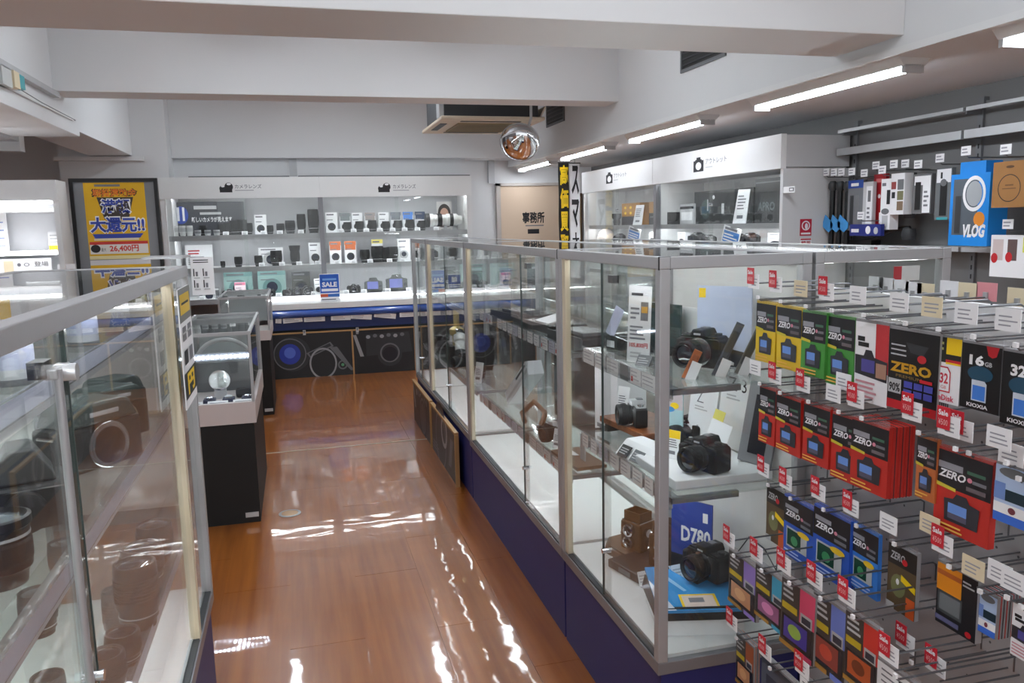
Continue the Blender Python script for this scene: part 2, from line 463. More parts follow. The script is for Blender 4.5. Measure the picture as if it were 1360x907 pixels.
mb = MB(); mb.T = Matrix.Translation((0.42, 0, -0.005)) @ Matrix.Rotation(math.radians(-62), 4, 'Y'); mb.box(0.0, 0.15, -0.46, 0.36, -0.006, 0.006); mb.build('louvre', pm((222, 208, 190), 0.5), ac)
# convex mirror
mc = at_y(690, 190, 6.95)
mr_ = thing('convex_mirror', 'round convex safety mirror hanging under the air conditioner', 'mirror', mc)
mb = MB(); d = Vector((-0.35, -1, -0.55))
mb.lathe([(0.17 * math.sin(t), 0.17 * 0.5 * (math.cos(t)) - 0.02) for t in [math.pi / 2 * (1 - i / 10) for i in range(11)]], d=d, n=28); mb.build('dome', pm((230, 230, 232), 0.03, 1.0, var=0.0), mr_, smooth=True)
mb = MB(); mb.lathe([(0.17, -0.03), (0.177, -0.02), (0.17, -0.01)], d=d, n=28); mb.build('rim', LGREY, mr_, smooth=True)
mb = MB(); mb.tube([tuple(-d.normalized() * 0.03), (0.06, -0.04, 0.1), (0.08, -0.1, 0.2), (0.08, -0.11, 2.99 - mc.z)], 0.012); mb.build('arm', LGREY, mr_)

# grey ledges on the wall above the lens cabinet
for k, (xa, xb, lb) in enumerate(((250, 384, 'grey ledge bar on the wall above the left half of the lens cabinet'), (396, 624, 'grey ledge bar on the wall above the right half of the lens cabinet'))):
    a = at_y(xa, 233, 9.28).x; b = at_y(xb, 232, 9.28).x
    tag(B('wall_ledge', MGREY, (a, b, 9.275, 9.3, 2.06, 2.085)), lb, 'ledge')
tag(B('wall_strut', LGREY, (at_y(384, 220, 9.28).x, at_y(394, 220, 9.28).x, 9.275, 9.3, 2.085, 2.27)), 'short grey strut between the two ledge bars on the far wall', 'strut')
tag(B('wall_strut', LGREY, (at_y(650, 225, 9.5).x, at_y(658, 225, 9.5).x, 9.55, 9.6, 2.0, 2.27)), 'short grey strut on the far wall above the office door frame', 'strut')

# ------------------------------------------------------------------ office door
d1 = B('door_1', BEIGE, (2.43, 3.2, 9.555, 9.6, 0.0, 1.965)); struct(d1)
struct(B('trim_4', pm((186, 178, 172), 0.5), (2.38, 2.43, 9.54, 9.6, 0, 2.0), (3.2, 3.25, 9.54, 9.6, 0, 2.0), (2.38, 3.25, 9.54, 9.6, 1.965, 2.0)))
p = Print((0, 0, 0), (1, 0, 0), (0, 0, 1))
def dp(px, py): v = at_y(px, py, 9.553); return v.x, v.z
p.o = Vector((0, 9.553, 0))
a = dp(694, 297); b = dp(723, 281)
p.text('事務所', a[0], a[1], b[0], b[1], INK, bold=0.03)
a = dp(698, 300.5); b = dp(722, 298.5); p.rect(a[0], a[1], b[0], b[1], INKG)
a = dp(701, 310.5); b = dp(716, 304); p.rect(a[0], a[1], b[0], b[1], INK)
p.build('door_lettering', d1)
mb = MB(); mb.cyl((2.5, 9.555, 0.95), (2.5, 9.52, 0.95), 0.02); mb.tube([(2.5, 9.515, 0.95), (2.6, 9.51, 0.95)], 0.009); mb.build('door_handle', CHROME, d1, smooth=True)
# ================================================================== GLASS SHOWCASES
LEDM = em((248, 251, 255), LED)
DECK = pm((236, 236, 236), 0.35, var=0.02)
LILAC = pm((206, 208, 226), 0.4, var=0.03)
def label_rail(par, x, y0, y1, z, face=-1, n=6, seed=0, h=0.052, plain=False):
    """clear price rail along a shelf edge holding paper slips"""
    r = B('label_rail', ACRYL, (x - 0.002, x + 0.002, y0, y1, z - h, z), parent=par)
    rr = random.Random(seed)
    p = Print((x + face * 0.0021, 0, 0), (0, -1 if face < 0 else 1, 0), (0, 0, 1))
    y = y0 + 0.02
    FINT = pm((176, 176, 184), 0.6)
    if plain:
        q0, q1 = (y0, y1) if face > 0 else (-y1, -y0)
        p.rect(q0, z - h + 0.003, q1, z - 0.003, pm((196, 200, 220), 0.35)); p.build('price_slips', r); return r
    while y < y1 - 0.05:
        w = rr.uniform(0.05, 0.1); w = min(w, y1 - y)
        m_ = rr.choice([PAPER, PAPER, PAPER, LILAC, MGREY])
        sg = -1 if face < 0 else 1
        u0, u1 = (sg * y, sg * (y + w)) if sg > 0 else (-(y + w), -y)
        p.rect(u0, z - h + 0.003, u1, z - 0.003, m_)
        if m_ is not MGREY:
            p.lines(u0 + 0.006, z - h + 0.012, u1 - 0.006, z - 0.008, 3, FINT, seed=int(y * 1000), fill=0.3)
            if rr.random() < 0.3: p.rect(u0 + 0.006, z - h + 0.01, u0 + 0.02, z - h + 0.025, RED)
        y += w + rr.uniform(0.002, 0.03)
    p.build('price_slips', r)
    return r

def showcase(name, label, x0, x1, y0, y1, face, ztop=1.413, zb=0.33, shelves=(1.075, 0.78), base=NAVY, end_near=True, end_far=False,
             back=True, lamps=True, wood='near', slide=None, rails=True, seed=1, backmat=None, deckmat=None, lockz=None, basez=0.0):
    """aluminium framed glass showcase; face=-1 -> sliding doors on the low-x side, +1 on the high-x side"""
    t = thing(name, label, 'showcase', (0, 0, 0))
    xf, xb = (x0, x1) if face < 0 else (x1, x0)
    s = 1 if face < 0 else -1                        # direction from the front glass inward
    B('base', base, (xf + s * 0.012, xb, y0 + 0.008, y1 - 0.002, 0.0, zb), parent=t)
    B('base_rail', ALUD, (x0, x1, y0, y1, zb, zb + 0.035), parent=t, bevel=0.002)
    for nm, (ya, yb) in (('near', (y0, y0 + 0.028)), ('far', (y1 - 0.028, y1))):
        for xx in (xf, xb - s * 0.028):
            m_ = ALU
            B('post', m_, (xx, xx + s * 0.028, ya, yb, zb + 0.035, ztop - 0.03), parent=t, bevel=0.002)
        if wood == nm or wood == 'both':
            yy = yb if nm == 'near' else ya - 0.03
            B('sealing_strip', PALEW, (xf + s * 0.004, xf + s * 0.022, yy, yy + 0.03, zb + 0.035, ztop - 0.03), parent=t)
    B('top_rail', ALU, (xf, xf + s * 0.028, y0, y1, ztop - 0.03, ztop), parent=t, bevel=0.002)
    B('top_rail', ALU, (xb - s * 0.028, xb, y0, y1, ztop - 0.03, ztop), parent=t, bevel=0.002)
    B('top_rail', ALU, (x0 + 0.028, x1 - 0.028, y0, y0 + 0.028, ztop - 0.03, ztop), parent=t, bevel=0.002)
    if end_far: B('top_rail', ALU, (x0 + 0.028, x1 - 0.028, y1 - 0.028, y1, ztop - 0.03, ztop), parent=t, bevel=0.002)
    for yc in (y0 + 0.003, ):
        B('joint_cap', BLACK, (xf - s * 0.001, xf + s * 0.03, yc, yc + 0.006, ztop - 0.032, ztop + 0.001), parent=t)
    B('top_glass', GLASS, (x0 + 0.028, x1 - 0.028, y0 + 0.028, y1 - 0.028 if end_far else y1, ztop - 0.008, ztop - 0.002), parent=t)
    ym = slide if slide else (y0 + y1) / 2
    za, zc = zb + 0.037, ztop - 0.031
    B('sliding_glass', GLASS, (xf + s * 0.006, xf + s * 0.010, y0 + 0.03, ym + 0.03, za, zc), parent=t)
    B('sliding_glass', GLASS, (xf + s * 0.015, xf + s * 0.019, ym - 0.01, y1 - 0.03, za, zc), parent=t)
    B('door_track', DGREY, (xf + s * 0.004, xf + s * 0.021, y0 + 0.03, y1 - 0.03, zb + 0.035, zb + 0.040), parent=t)
    B('glass_edge_seal', pm((60, 74, 72), 0.4), (xf + s * 0.005, xf + s * 0.011, ym + 0.028, ym + 0.0315, za, zc), parent=t)
    B('deck', deckmat or DECK, (x0 + 0.02, x1 - 0.02, y0 + 0.02, y1, zb + 0.035, zb + 0.045) if face > 0 else (x0 + 0.024, x1 - 0.02, y0 + 0.02, y1, zb + 0.035, zb + 0.045), parent=t)
    if back: B('back_panel', backmat or pm((224, 223, 220), 0.55, var=0.02), (xb - s * 0.016, xb - s * 0.006, y0 + 0.03, y1, zb + 0.045, ztop - 0.03), parent=t)
    else: B('back_glass', GLASS, (xb - s * 0.016, xb - s * 0.012, y0 + 0.03, y1 - 0.03, zb + 0.037, ztop - 0.031), parent=t)
    if end_near: B('end_glass', GLASS, (x0 + 0.03, x1 - 0.03, y0 + 0.010, y0 + 0.016, za, zc), parent=t)
    if end_far: B('end_glass', GLASS, (x0 + 0.03, x1 - 0.03, y1 - 0.016, y1 - 0.010, za, zc), parent=t)
    for k, z in enumerate(shelves):
        xs = xf + s * 0.065
        a, b = sorted((xs, xb - s * 0.02))
        B('shelf', SHELFG, (a, b, y0 + 0.045, y1 - 0.03, z - 0.008, z), parent=t)
        B('shelf_bracket', ALUD, (min(xs, xs + s * 0.2), max(xs, xs + s * 0.2), y0 + 0.06, y0 + 0.075, z - 0.025, z - 0.008), parent=t)
        if rails: label_rail(t, xs - s * 0.003, y0 + 0.06, y1 - 0.05, z + 0.012, face=-s, seed=seed * 7 + k, plain=(rails == 'plain'), h=0.034 if rails == 'plain' else 0.052)
        B('shelf_lip', pm((206, 208, 214), 0.4), (min(xs, xs + s * 0.003), max(xs, xs + s * 0.003), y0 + 0.06, y1 - 0.05, z - 0.036, z - 0.009), parent=t)
        if lamps: B('light_channel', ALUD, (min(xs + s * 0.003, xs + s * 0.026), max(xs + s * 0.003, xs + s * 0.026), y0 + 0.06, y1 - 0.05, z - 0.0125, z - 0.0085), parent=t)
        if lamps: B('light_strip', LEDM, (min(xs + s * 0.008, xs + s * 0.02), max(xs + s * 0.008, xs + s * 0.02), y0 + 0.1, y1 - 0.06, z - 0.02, z - 0.0127), parent=t)
    if lamps: B('light_strip', LEDM, (min(xf + s * 0.029, xf + s * 0.04), max(xf + s * 0.029, xf + s * 0.04), y0 + 0.06, y1 - 0.04, ztop - 0.026, ztop - 0.014), parent=t)
    lz = lockz or (zb + 0.2)
    mb = MB(); mb.cyl((xf - s * 0.012, ym - 0.01, lz), (xf + s * 0.015, ym - 0.01, lz), 0.008); mb.build('lock', CHROME, t, smooth=True)
    mb = MB(); mb.cbox(xf + s * 0.024, ym - 0.02, ztop - 0.075, 0.02, 0.035, 0.022); mb.build('glass_clip', BLACK, t)
    return t

RC1 = showcase('showcase', 'nearest unit of the right glass showcase row, its corner post facing the aisle', 0.86, 1.29, 1.81, 2.605, -1, shelves=(1.075, 0.78), wood='far', slide=2.19, seed=1, zb=0.31)
RC2 = showcase('showcase', 'long second unit of the right glass showcase row with a white empty deck', 0.86, 1.29, 2.61, 4.195, -1, shelves=(1.05, 0.60), wood='far', slide=3.08, seed=2, end_near=False, back=False, zb=0.31, lamps=True)
RC3 = showcase('showcase', 'third unit of the right glass showcase row above the leaning picture boards', 0.86, 1.29, 4.2, 5.5, -1, shelves=(1.02, 0.60), wood='far', slide=4.8, seed=3, end_near=False, back=False, rails=False)
RC4 = showcase('showcase', 'furthest short unit of the right glass showcase row', 0.86, 1.29, 5.505, 6.22, -1, shelves=(1.02, 0.60), wood='none', slide=5.9, seed=4, end_near=False, end_far=True, back=False, rails=False)
RC5 = showcase('showcase', 'glass showcase standing back to back with the nearest right unit', 1.30, 1.725, 1.81, 4.195, 1, shelves=(1.05, 0.7), wood='none', slide=3.0, seed=5, base=NAVY, back=False, rails=False)
LC1 = showcase('showcase', 'left glass showcase beside the viewer, holding old film cameras and lenses', -0.74, -0.30, 0.3, 2.45, 1, ztop=1.406, zb=0.40, shelves=(1.285, 1.0, 0.62), lamps=True, wood='none', slide=1.15, seed=6, base=NAVY, back=True, end_far=True, lockz=0.9, rails='plain')  # light strips added in this unit to brighten the cameras behind its glass
# stile of the left sliding door with its cylinder lock
mb = MB(); mb.cyl((-0.304, 1.13, 0.44), (-0.304, 1.13, 1.33), 0.0055, n=12); mb.build('door_stile', ALU, LC1, smooth=True)
mb = MB(); mb.cyl((-0.31, 1.15, 1.322), (-0.286, 1.15, 1.322), 0.0115, n=20); mb.build('lock_body', pm((228, 228, 230), 0.25, 0.6), LC1, smooth=True)
mb = MB(); mb.box(-0.318, -0.302, 1.12, 1.185, 1.317, 1.331); mb.build('lock_bar', ALU, LC1, bevel=0.002)
B('sealing_strip', PALEW, (-0.325, -0.303, 2.13, 2.165, 0.436, 1.376), parent=LC1)

# picture boards leaning on the base of the far right units
def board(label, loc, rz, w, h, kind, tilt=0.0, name='picture_board'):
    t = thing(name, label, 'picture board', loc, rot=(tilt, 0, rz))
    B('panel', pm((24, 25, 28), 0.35, var=0.25, scale=5), (0, w, -0.012, 0, 0, h), parent=t)
    B('frame', pm((176, 138, 92), 0.5), (0, w, -0.02, 0.004, h, h + 0.014), (w - 0.012, w + 0.004, -0.02, 0.004, 0, h), parent=t)
    p = Print((0, -0.0125, 0), (w, 0, 0), (0, 0, h))
    a = h / w
    g1 = pm((44, 46, 50), 0.4); g2 = pm((104, 106, 110), 0.4); g3 = pm((150, 152, 156), 0.4)
    if kind == 0:
        p.disc(0.25, 0.55, 0.22 * 1, 0.22 / a, g1, 28).disc(0.22, 0.55, 0.2, 0.2 / a, g2, 28, 0.93).disc(0.22, 0.55, 0.13, 0.13 / a, pm((40, 60, 160), 0.3), 24).disc(0.22, 0.58, 0.07, 0.07 / a, pm((84, 108, 200), 0.3), 20)
        p.poly([(0.42, 0.55), (0.72, 0.78), (0.76, 0.68), (0.46, 0.45)], g2).poly([(0.45, 0.55), (0.71, 0.75), (0.73, 0.69), (0.47, 0.48)], g1)
        p.disc(0.62, 0.3, 0.17, 0.2 / a, g3, 28, 0.88).disc(0.86, 0.24, 0.06, 0.06 / a, g2, 18, 0.7).disc(0.86, 0.24, 0.02, 0.02 / a, pm((90, 150, 110), 0.4), 12)
        p.poly([(0.7, 0.66), (0.8, 0.66), (1.0, 0.1), (0.96, 0.1)], g2)
    elif kind == 1:
        p.poly([(0.0, 0.9), (0.05, 0.9), (0.16, 0.4), (0.1, 0.4)], g3)
        p.poly([(0.2, 0.9), (0.9, 0.92), (0.95, 0.45), (0.2, 0.4)], g1)
        for k in range(6): p.disc(0.24 + k * 0.11, 0.84 + 0.02 * (k % 2), 0.035, 0.03 / a, g2 if k % 2 else g3, 12)
        p.disc(0.58, 0.42, 0.2, 0.2 / a, g1, 26).disc(0.58, 0.45, 0.16, 0.16 / a, g2, 26, 0.85).disc(0.58, 0.42, 0.12, 0.12 / a, pm((18, 20, 30), 0.3), 24)
        p.rect(0.05, 0.92, 0.09, 0.98, g3)
    else:
        p.disc(0.4, 0.5, 0.28, 0.28 / a, g1, 26).disc(0.4, 0.5, 0.22, 0.22 / a, g2, 26, 0.9)
        p.disc(0.55, 0.75, 0.12, 0.12 / a, g3, 20, 0.7).poly([(0.7, 0.2), (0.8, 0.2), (0.9, 0.8), (0.8, 0.8)], g2)
        p.lines(0.05, 0.1, 0.35, 0.3, 3, g2, 3)
    p.build('picture', t)
    return t
board('dark camera picture board leaning on the base of the third right showcase', (0.838, 5.28, 0.0), -math.pi / 2, 0.86, 0.31, 2)
board('dark camera picture board leaning on the base of the furthest right showcase', (0.838, 6.16, 0.0), -math.pi / 2, 0.84, 0.31, 1)

# ------------------------------------------------------------------ black pedestal cases
def pedestal(label, x0, x1, y0, y1, zt0=0.545, zt1=0.665, ztop=1.0, led=True):
    t = thing('pedestal_case', label, 'pedestal case', ((x0 + x1) / 2, y0, 0))
    hx = (x1 - x0) / 2; L = y1 - y0
    B('pedestal', pm((7, 7, 8), 0.6, var=0.2), (-hx + 0.015, hx - 0.012, 0.012, L - 0.012, 0, zt0), parent=t)
    B('tray', pm((206, 196, 194), 0.4, var=0.02), (-hx, hx, 0, 0.03, zt0, zt1), (-hx, hx, L - 0.03, L, zt0, zt1), (-hx, -hx + 0.02, 0.03, L - 0.03, zt0, zt1), (hx - 0.02, hx, 0.03, L - 0.03, zt0, zt1), (-hx + 0.02, hx - 0.02, 0.03, L - 0.03, zt0, zt1 - 0.04), parent=t)
    B('label_plate', LGREY, (hx - 0.085, hx - 0.02, 0.008, 0.012, 0.03, 0.055), parent=t)
    B('front_glass', GLASS, (-hx + 0.01, hx - 0.01, 0.012, 0.017, zt1, ztop - 0.015), parent=t)
    B('side_glass', GLASS, (hx - 0.017, hx - 0.012, 0.02, L - 0.02, zt1, ztop - 0.015), parent=t)
    B('side_glass', GLASS, (-hx + 0.012, -hx + 0.017, 0.02, L - 0.02, zt1, ztop - 0.015), parent=t)
    B('back_board', pm((168, 174, 176), 0.5), (-hx + 0.02, hx - 0.02, L - 0.03, L - 0.02, zt1 - 0.04, ztop - 0.02), parent=t)
    B('top_glass', GLASS, (-hx + 0.015, hx - 0.015, 0.015, L - 0.015, ztop - 0.012, ztop - 0.006), parent=t)
    B('top_frame', ALU, (-hx, hx, 0, 0.014, ztop - 0.016, ztop), (-hx, hx, L - 0.014, L, ztop - 0.016, ztop), (-hx, -hx + 0.014, 0.014, L - 0.014, ztop - 0.016, ztop), (hx - 0.014, hx, 0.014, L - 0.014, ztop - 0.016, ztop), parent=t)
    for xx in (-hx, hx - 0.014):
        for yy in (0, L - 0.014):
            B('corner_post', ALU, (xx, xx + 0.014, yy, yy + 0.014, zt1, ztop - 0.016), parent=t)
    if led:
        sb = B('led_bar', MGREY, (-hx + 0.02, hx - 0.02, 0.34, 0.37, ztop - 0.19, ztop - 0.15), parent=t)
        for k in range(14):
            B('led', em((225, 235, 255), LED * 2), (-hx + 0.03 + k * (2 * hx - 0.07) / 13, -hx + 0.042 + k * (2 * hx - 0.07) / 13, 0.332, 0.34, ztop - 0.177, ztop - 0.165), parent=sb)
    return t
PED1 = pedestal('nearest black pedestal display case with glass hood standing in the aisle', -0.62, -0.245, 4.2, 5.2, zt0=0.53, zt1=0.64)
PED2 = pedestal('black pedestal display case behind the nearer one, before the lens counter', -0.62, -0.235, 6.72, 7.5, zt0=0.62, zt1=0.7, ztop=0.98, led=False)
# contents of the nearest pedestal
DB = pm((40, 44, 70), 0.5)
spots = [(-0.12, 0.1, 0.1, 0.07), (0.03, 0.1, 0.1, 0.07), (-0.09, 0.24, 0.07, 0.06), (0.03, 0.24, 0.06, 0.06)]
def slot_card(r):
    mb = MB(); mb.prism([(0, 0), (0.075, 0.0), (0.075, 0.03)], 'x', -0.05, 0.05); mb.build('block', PAPER, r)
    p = Print((-0.05, 0, 0), (0.1, 0, 0), (0, 0.075, 0.03)); p.lines(0.1, 0.15, 0.9, 0.85, 4, INKG, 2); p.build('price_print', r)
names = ['leftmost', 'second', 'third', 'fourth']
for k in range(3):
    place('slot_card', slot_card, 'price_card', 'white sloped price card at the front of the nearest pedestal case, %s from the left' % names[k], 'price card', (-0.56 + k * 0.125, 4.26, 0.6), group='price cards in the pedestal case')
for k in range(4):
    o = MB(); o.box(-0.03, 0.03, -0.03, 0.03, 0, 0.035)
    t = thing('display_block', 'dark blue watch display block in the nearest pedestal case, %s from the left' % names[k], 'display block', (-0.575 + k * 0.095, 4.38, 0.6), group='dark blocks in the pedestal case')
    o.build('block', DB, t, bevel=0.004)
    mb = MB(); mb.lathe([(0.018, 0.03), (0.02, 0.042), (0.014, 0.046), (0, 0.046)], n=14); mb.build('dial', CHROME if k % 2 else LGREY, t, smooth=True)
t = thing('silver_emblem', 'round silver emblem on a small stand in the nearest pedestal case', 'emblem', (-0.44, 4.55, 0.6))
mb = MB(); mb.lathe([(0.055, -0.006), (0.055, 0.006), (0.04, 0.008), (0.0, 0.008)], o=(0, 0, 0.1), d=(0, -1, 0.15), n=24); mb.build('disc', CHROME, t, smooth=True)
B('stand', LGREY, (-0.03, 0.03, -0.01, 0.03, 0, 0.05), parent=t)
t = thing('black_pouch', 'small black pouch at the right rear of the nearest pedestal case', 'pouch', (-0.32, 4.55, 0.6))
mb = MB(); mb.box(-0.04, 0.04, -0.03, 0.03, 0, 0.05); mb.build('pouch', BLACK, t, bevel=0.012)
B('flap', DGREY, (-0.038, 0.038, -0.033, -0.03, 0.02, 0.048), parent=t)
t = thing('arched_holder', 'dark arched stand under the hood of the nearest pedestal case', 'display stand', (-0.43, 4.8, 0.6))
mb = MB(); mb.tube([(0.15 * math.cos(a), 0, 0.16 + 0.13 * math.sin(a)) for a in [math.pi * i / 14 for i in range(15)]], 0.012, 8); mb.build('arch', LGREY, t, smooth=True)
B('foot', MGREY, (-0.165, 0.165, -0.04, 0.04, 0, 0.165), parent=t)
# ================================================================== PRODUCT BUILDERS
ORD = ['first', 'second', 'third', 'fourth', 'fifth', 'sixth', 'seventh', 'eighth', 'ninth', 'tenth', 'eleventh', 'twelfth', 'thirteenth', 'fourteenth', 'fifteenth', 'sixteenth', 'seventeenth', 'eighteenth', 'nineteenth', 'twentieth']
def b_lens(r, h, body=None, ring=None, hood=0.0, n=18):
    body = body or BLACK; ring = ring or RUBBER
    def f(t):
        pr = [(r * 0.78, 0), (r * 0.8, h * 0.1), (r * 0.9, h * 0.14), (r * 0.9, h * 0.3), (r, h * 0.36), (r, h * 0.9), (r * 0.96, h)]
        if hood: pr += [(r * 1.08, h), (r * 1.22, h * (1 + hood)), (r * 1.16, h * (1 + hood)), (r * 0.98, h * 1.01)]
        pr += [(r * 0.86, h), (r * 0.8, h * 0.97)]
        mb = MB(); mb.lathe(pr, n=n); mb.build('barrel', body, t, smooth=True)
        mb = MB()
        rib = []
        k = 7
        for i in range(k):
            z0 = h * 0.45 + h * 0.36 * i / k
            rib += [(r * 1.03, z0), (r * 1.03, z0 + h * 0.03), (r * 1.0, z0 + h * 0.034), (r * 1.0, z0 + h * 0.048)]
        mb.lathe([(r * 0.99, h * 0.44)] + rib + [(r * 0.99, h * 0.82)], n=n); mb.build('grip_ring', ring, t, smooth=False)
        mb = MB(); mb.lathe([(r * 0.82, h * 0.965), (r * 0.6, h * 0.985), (r * 0.3, h * 0.995), (0, h)], n=n); mb.build('front_glass', LENSG, t, smooth=True)
        mb = MB(); mb.lathe([(r * 1.005, h * 0.2), (r * 0.915, h * 0.2), (r * 0.915, h * 0.22), (r * 0.9, h * 0.22)][1:], n=n); mb.build('index_ring', LGREY, t, smooth=True)
    return f
def b_lensbox(w, d, h, body, accent, pic=BLACK, two=None):
    """product carton with a lens picture on its front (front faces -y)"""
    def f(t):
        B('carton', body, (-w / 2, w / 2, -d / 2, d / 2, 0, h), parent=t)
        p = Print((-w / 2, -d / 2, 0), (w, 0, 0), (0, 0, h))
        a = h / w
        p.rect(0, 0.82, 1, 1, accent)
        if two: p.rect(0.04, 0.6, 0.96, 0.96, two)
        p.rect(0.1, 0.86, 0.7, 0.93, INKG)
        p.disc(0.5, 0.3, 0.34, 0.34 / a, pic, 20).disc(0.5, 0.32, 0.2, 0.2 / a, pm((40, 44, 60), 0.2), 16)
        p.rect(0.1, 0.62, 0.6, 0.66, INKG)
        p.build('carton_print', t)
    return f
def b_camera(w=0.13, h=0.085, d=0.045, lr=0.031, ll=0.05, body=BLACK, top=None, hump=True, grip=True, n=18, silver=False):
    """camera standing on its base, lens pointing to -y"""
    top = top or body
    def f(t):
        mb = MB()
        mb.prism([(-w / 2, 0.0), (w / 2 - 0.008, 0.0), (w / 2, 0.008), (w / 2, h * 0.72), (w / 2 - 0.008, h * 0.78), (-w / 2 + 0.006, h * 0.78), (-w / 2, h * 0.7)], 'y', -d / 2, d / 2)
        mb.build('body', body, t, bevel=0.004)
        mb = MB(); mb.prism([(-w / 2 + 0.004, h * 0.775), (w / 2 - 0.006, h * 0.775), (w / 2 - 0.012, h * 0.83), (-w / 2 + 0.01, h * 0.83)], 'y', -d / 2 + 0.004, d / 2 - 0.004); mb.build('top_plate', top, t, bevel=0.003)
        if hump:
            mb = MB(); mb.prism([(-w * 0.2, h * 0.8), (w * 0.2, h * 0.8), (w * 0.12, h), (-w * 0.12, h)], 'y', -d / 2 - 0.008, d / 2 + 0.004); mb.build('prism_housing', top, t, bevel=0.004)
            B('hot_shoe', ALUD, (-0.011, 0.011, -0.004, 0.016, h, h + 0.003), parent=t)
        if grip:
            mb = MB(); mb.prism([(-w / 2, -d / 2), (-w / 2 + w * 0.22, -d / 2), (-w / 2 + w * 0.18, -d / 2 - 0.022), (-w / 2 + 0.006, -d / 2 - 0.022)], 'z', 0.004, h * 0.74); mb.build('grip', RUBBER, t, bevel=0.006)
        mb = MB(); mb.cyl((-w / 2 + w * 0.12, -d * 0.2, h * 0.82), (-w / 2 + w * 0.12, -d * 0.2, h * 0.87), 0.006); mb.build('shutter_button', CHROME, t, smooth=True)
        mb = MB(); mb.cyl((w * 0.34, 0, h * 0.82), (w * 0.34, 0, h * 0.9), 0.011, n=14); mb.build('mode_dial', CHROME if silver else DGREY, t, smooth=True)
        c = (w * 0.02, -d / 2, h * 0.42)
        mb = MB(); mb.lathe([(lr * 1.12, 0), (lr * 1.12, 0.004), (lr * 0.95, 0.005)], o=c, d=(0, -1, 0), n=n); mb.build('lens_mount', CHROME, t, smooth=True)
        mb = MB()
        mb.lathe([(lr * 0.95, 0.004), (lr * 0.95, ll * 0.3), (lr * 1.03, ll * 0.36), (lr * 1.03, ll * 0.92), (lr, ll), (lr * 0.85, ll), (lr * 0.78, ll * 0.9)], o=c, d=(0, -1, 0), n=n)
        ln = mb.build('lens', BLACK, t, smooth=True)
        mb = MB(); mb.lathe([(lr * 0.8, ll * 0.9), (lr * 0.5, ll * 0.95), (0, ll * 0.98)], o=c, d=(0, -1, 0), n=n); mb.build('front_glass', LENSG, ln, smooth=True)
        mb = MB(); mb.lathe([(lr * 1.02, ll * 0.45), (lr * 1.07, ll * 0.47), (lr * 1.07, ll * 0.74), (lr * 1.02, ll * 0.76)], o=c, d=(0, -1, 0), n=n); mb.build('focus_ring', RUBBER, ln)
        B('rear_screen', LENSG, (-w * 0.3, w * 0.22, d / 2, d / 2 + 0.002, h * 0.14, h * 0.66), parent=t)
        B('name_plate', LGREY, (-w * 0.08, w * 0.08, -d / 2 - 0.0088, -d / 2 - 0.008, h * 0.85, h * 0.9), parent=t) if hump else None
    return f
def b_card(w, h, mat=PAPER, ink=INKG, head=None, lean=0.25, seed=1, red=False, big=None, pic=None):
    """upright price card on a small foot, facing -y and leaning back"""
    def f(t):
        mb = MB(); mb.T = Matrix.Rotation(-lean, 4, 'X'); mb.box(-w / 2, w / 2, 0, 0.0015, 0, h); mb.build('card', mat, t)
        B('foot', ACRYL, (-w / 2, w / 2, 0.0, 0.03, 0, 0.002), parent=t)
        U = Vector((w, 0, 0)); V = Vector((0, math.sin(lean) * h, math.cos(lean) * h))
        p = Print((-w / 2, 0, 0), U, V)
        if head: p.rect(0, 0.72, 1, 1, head)
        p.lines(0.12, 0.38, 0.88, 0.7, 4, ink, seed)
        if pic: p.rect(0.55, 0.5, 0.92, 0.85, pic)
        if big: p.text(big, 0.15, 0.18, 0.85, 0.3, RED if red else INK, bold=0.03)
        else: p.rect(0.15, 0.16, 0.75, 0.28, RED if red else ink)
        p.build('card_print', t)
    return f

# ================================================================== LENS CABINET ON THE FAR WALL
CX0, CX1, CDIV, CY0, CY1 = -1.30, 1.93, 0.285, 8.9, 9.5
lc = thing('lens_cabinet', 'white wall cabinet for lenses with a lens logo on its header', 'cabinet', (0, 0, 0))
CABW = pm((226, 226, 226), 0.5, var=0.02, scale=3)
B('side_panel', CABW, (CX0, CX0 + 0.05, CY0, CY1, 0, 2.05), parent=lc)
B('side_panel', CABW, (CX1 - 0.05, CX1, CY0, CY1, 0, 2.05), parent=lc)
B('divider', ALUD, (CDIV - 0.025, CDIV + 0.025, CY0, CY0 + 0.05, 0.76, 1.835), parent=lc)
B('divider', CABW, (CDIV - 0.012, CDIV + 0.012, CY0 + 0.05, CY1 - 0.02, 0.76, 1.835), parent=lc)
B('back_panel', pm((186, 187, 190), 0.6, var=0.03), (CX0 + 0.05, CX1 - 0.05, CY1 - 0.02, CY1, 0.0, 1.87), parent=lc)
B('top_board', CABW, (CX0 + 0.05, CX1 - 0.05, CY0 + 0.02, CY1, 1.862, 1.875), parent=lc)
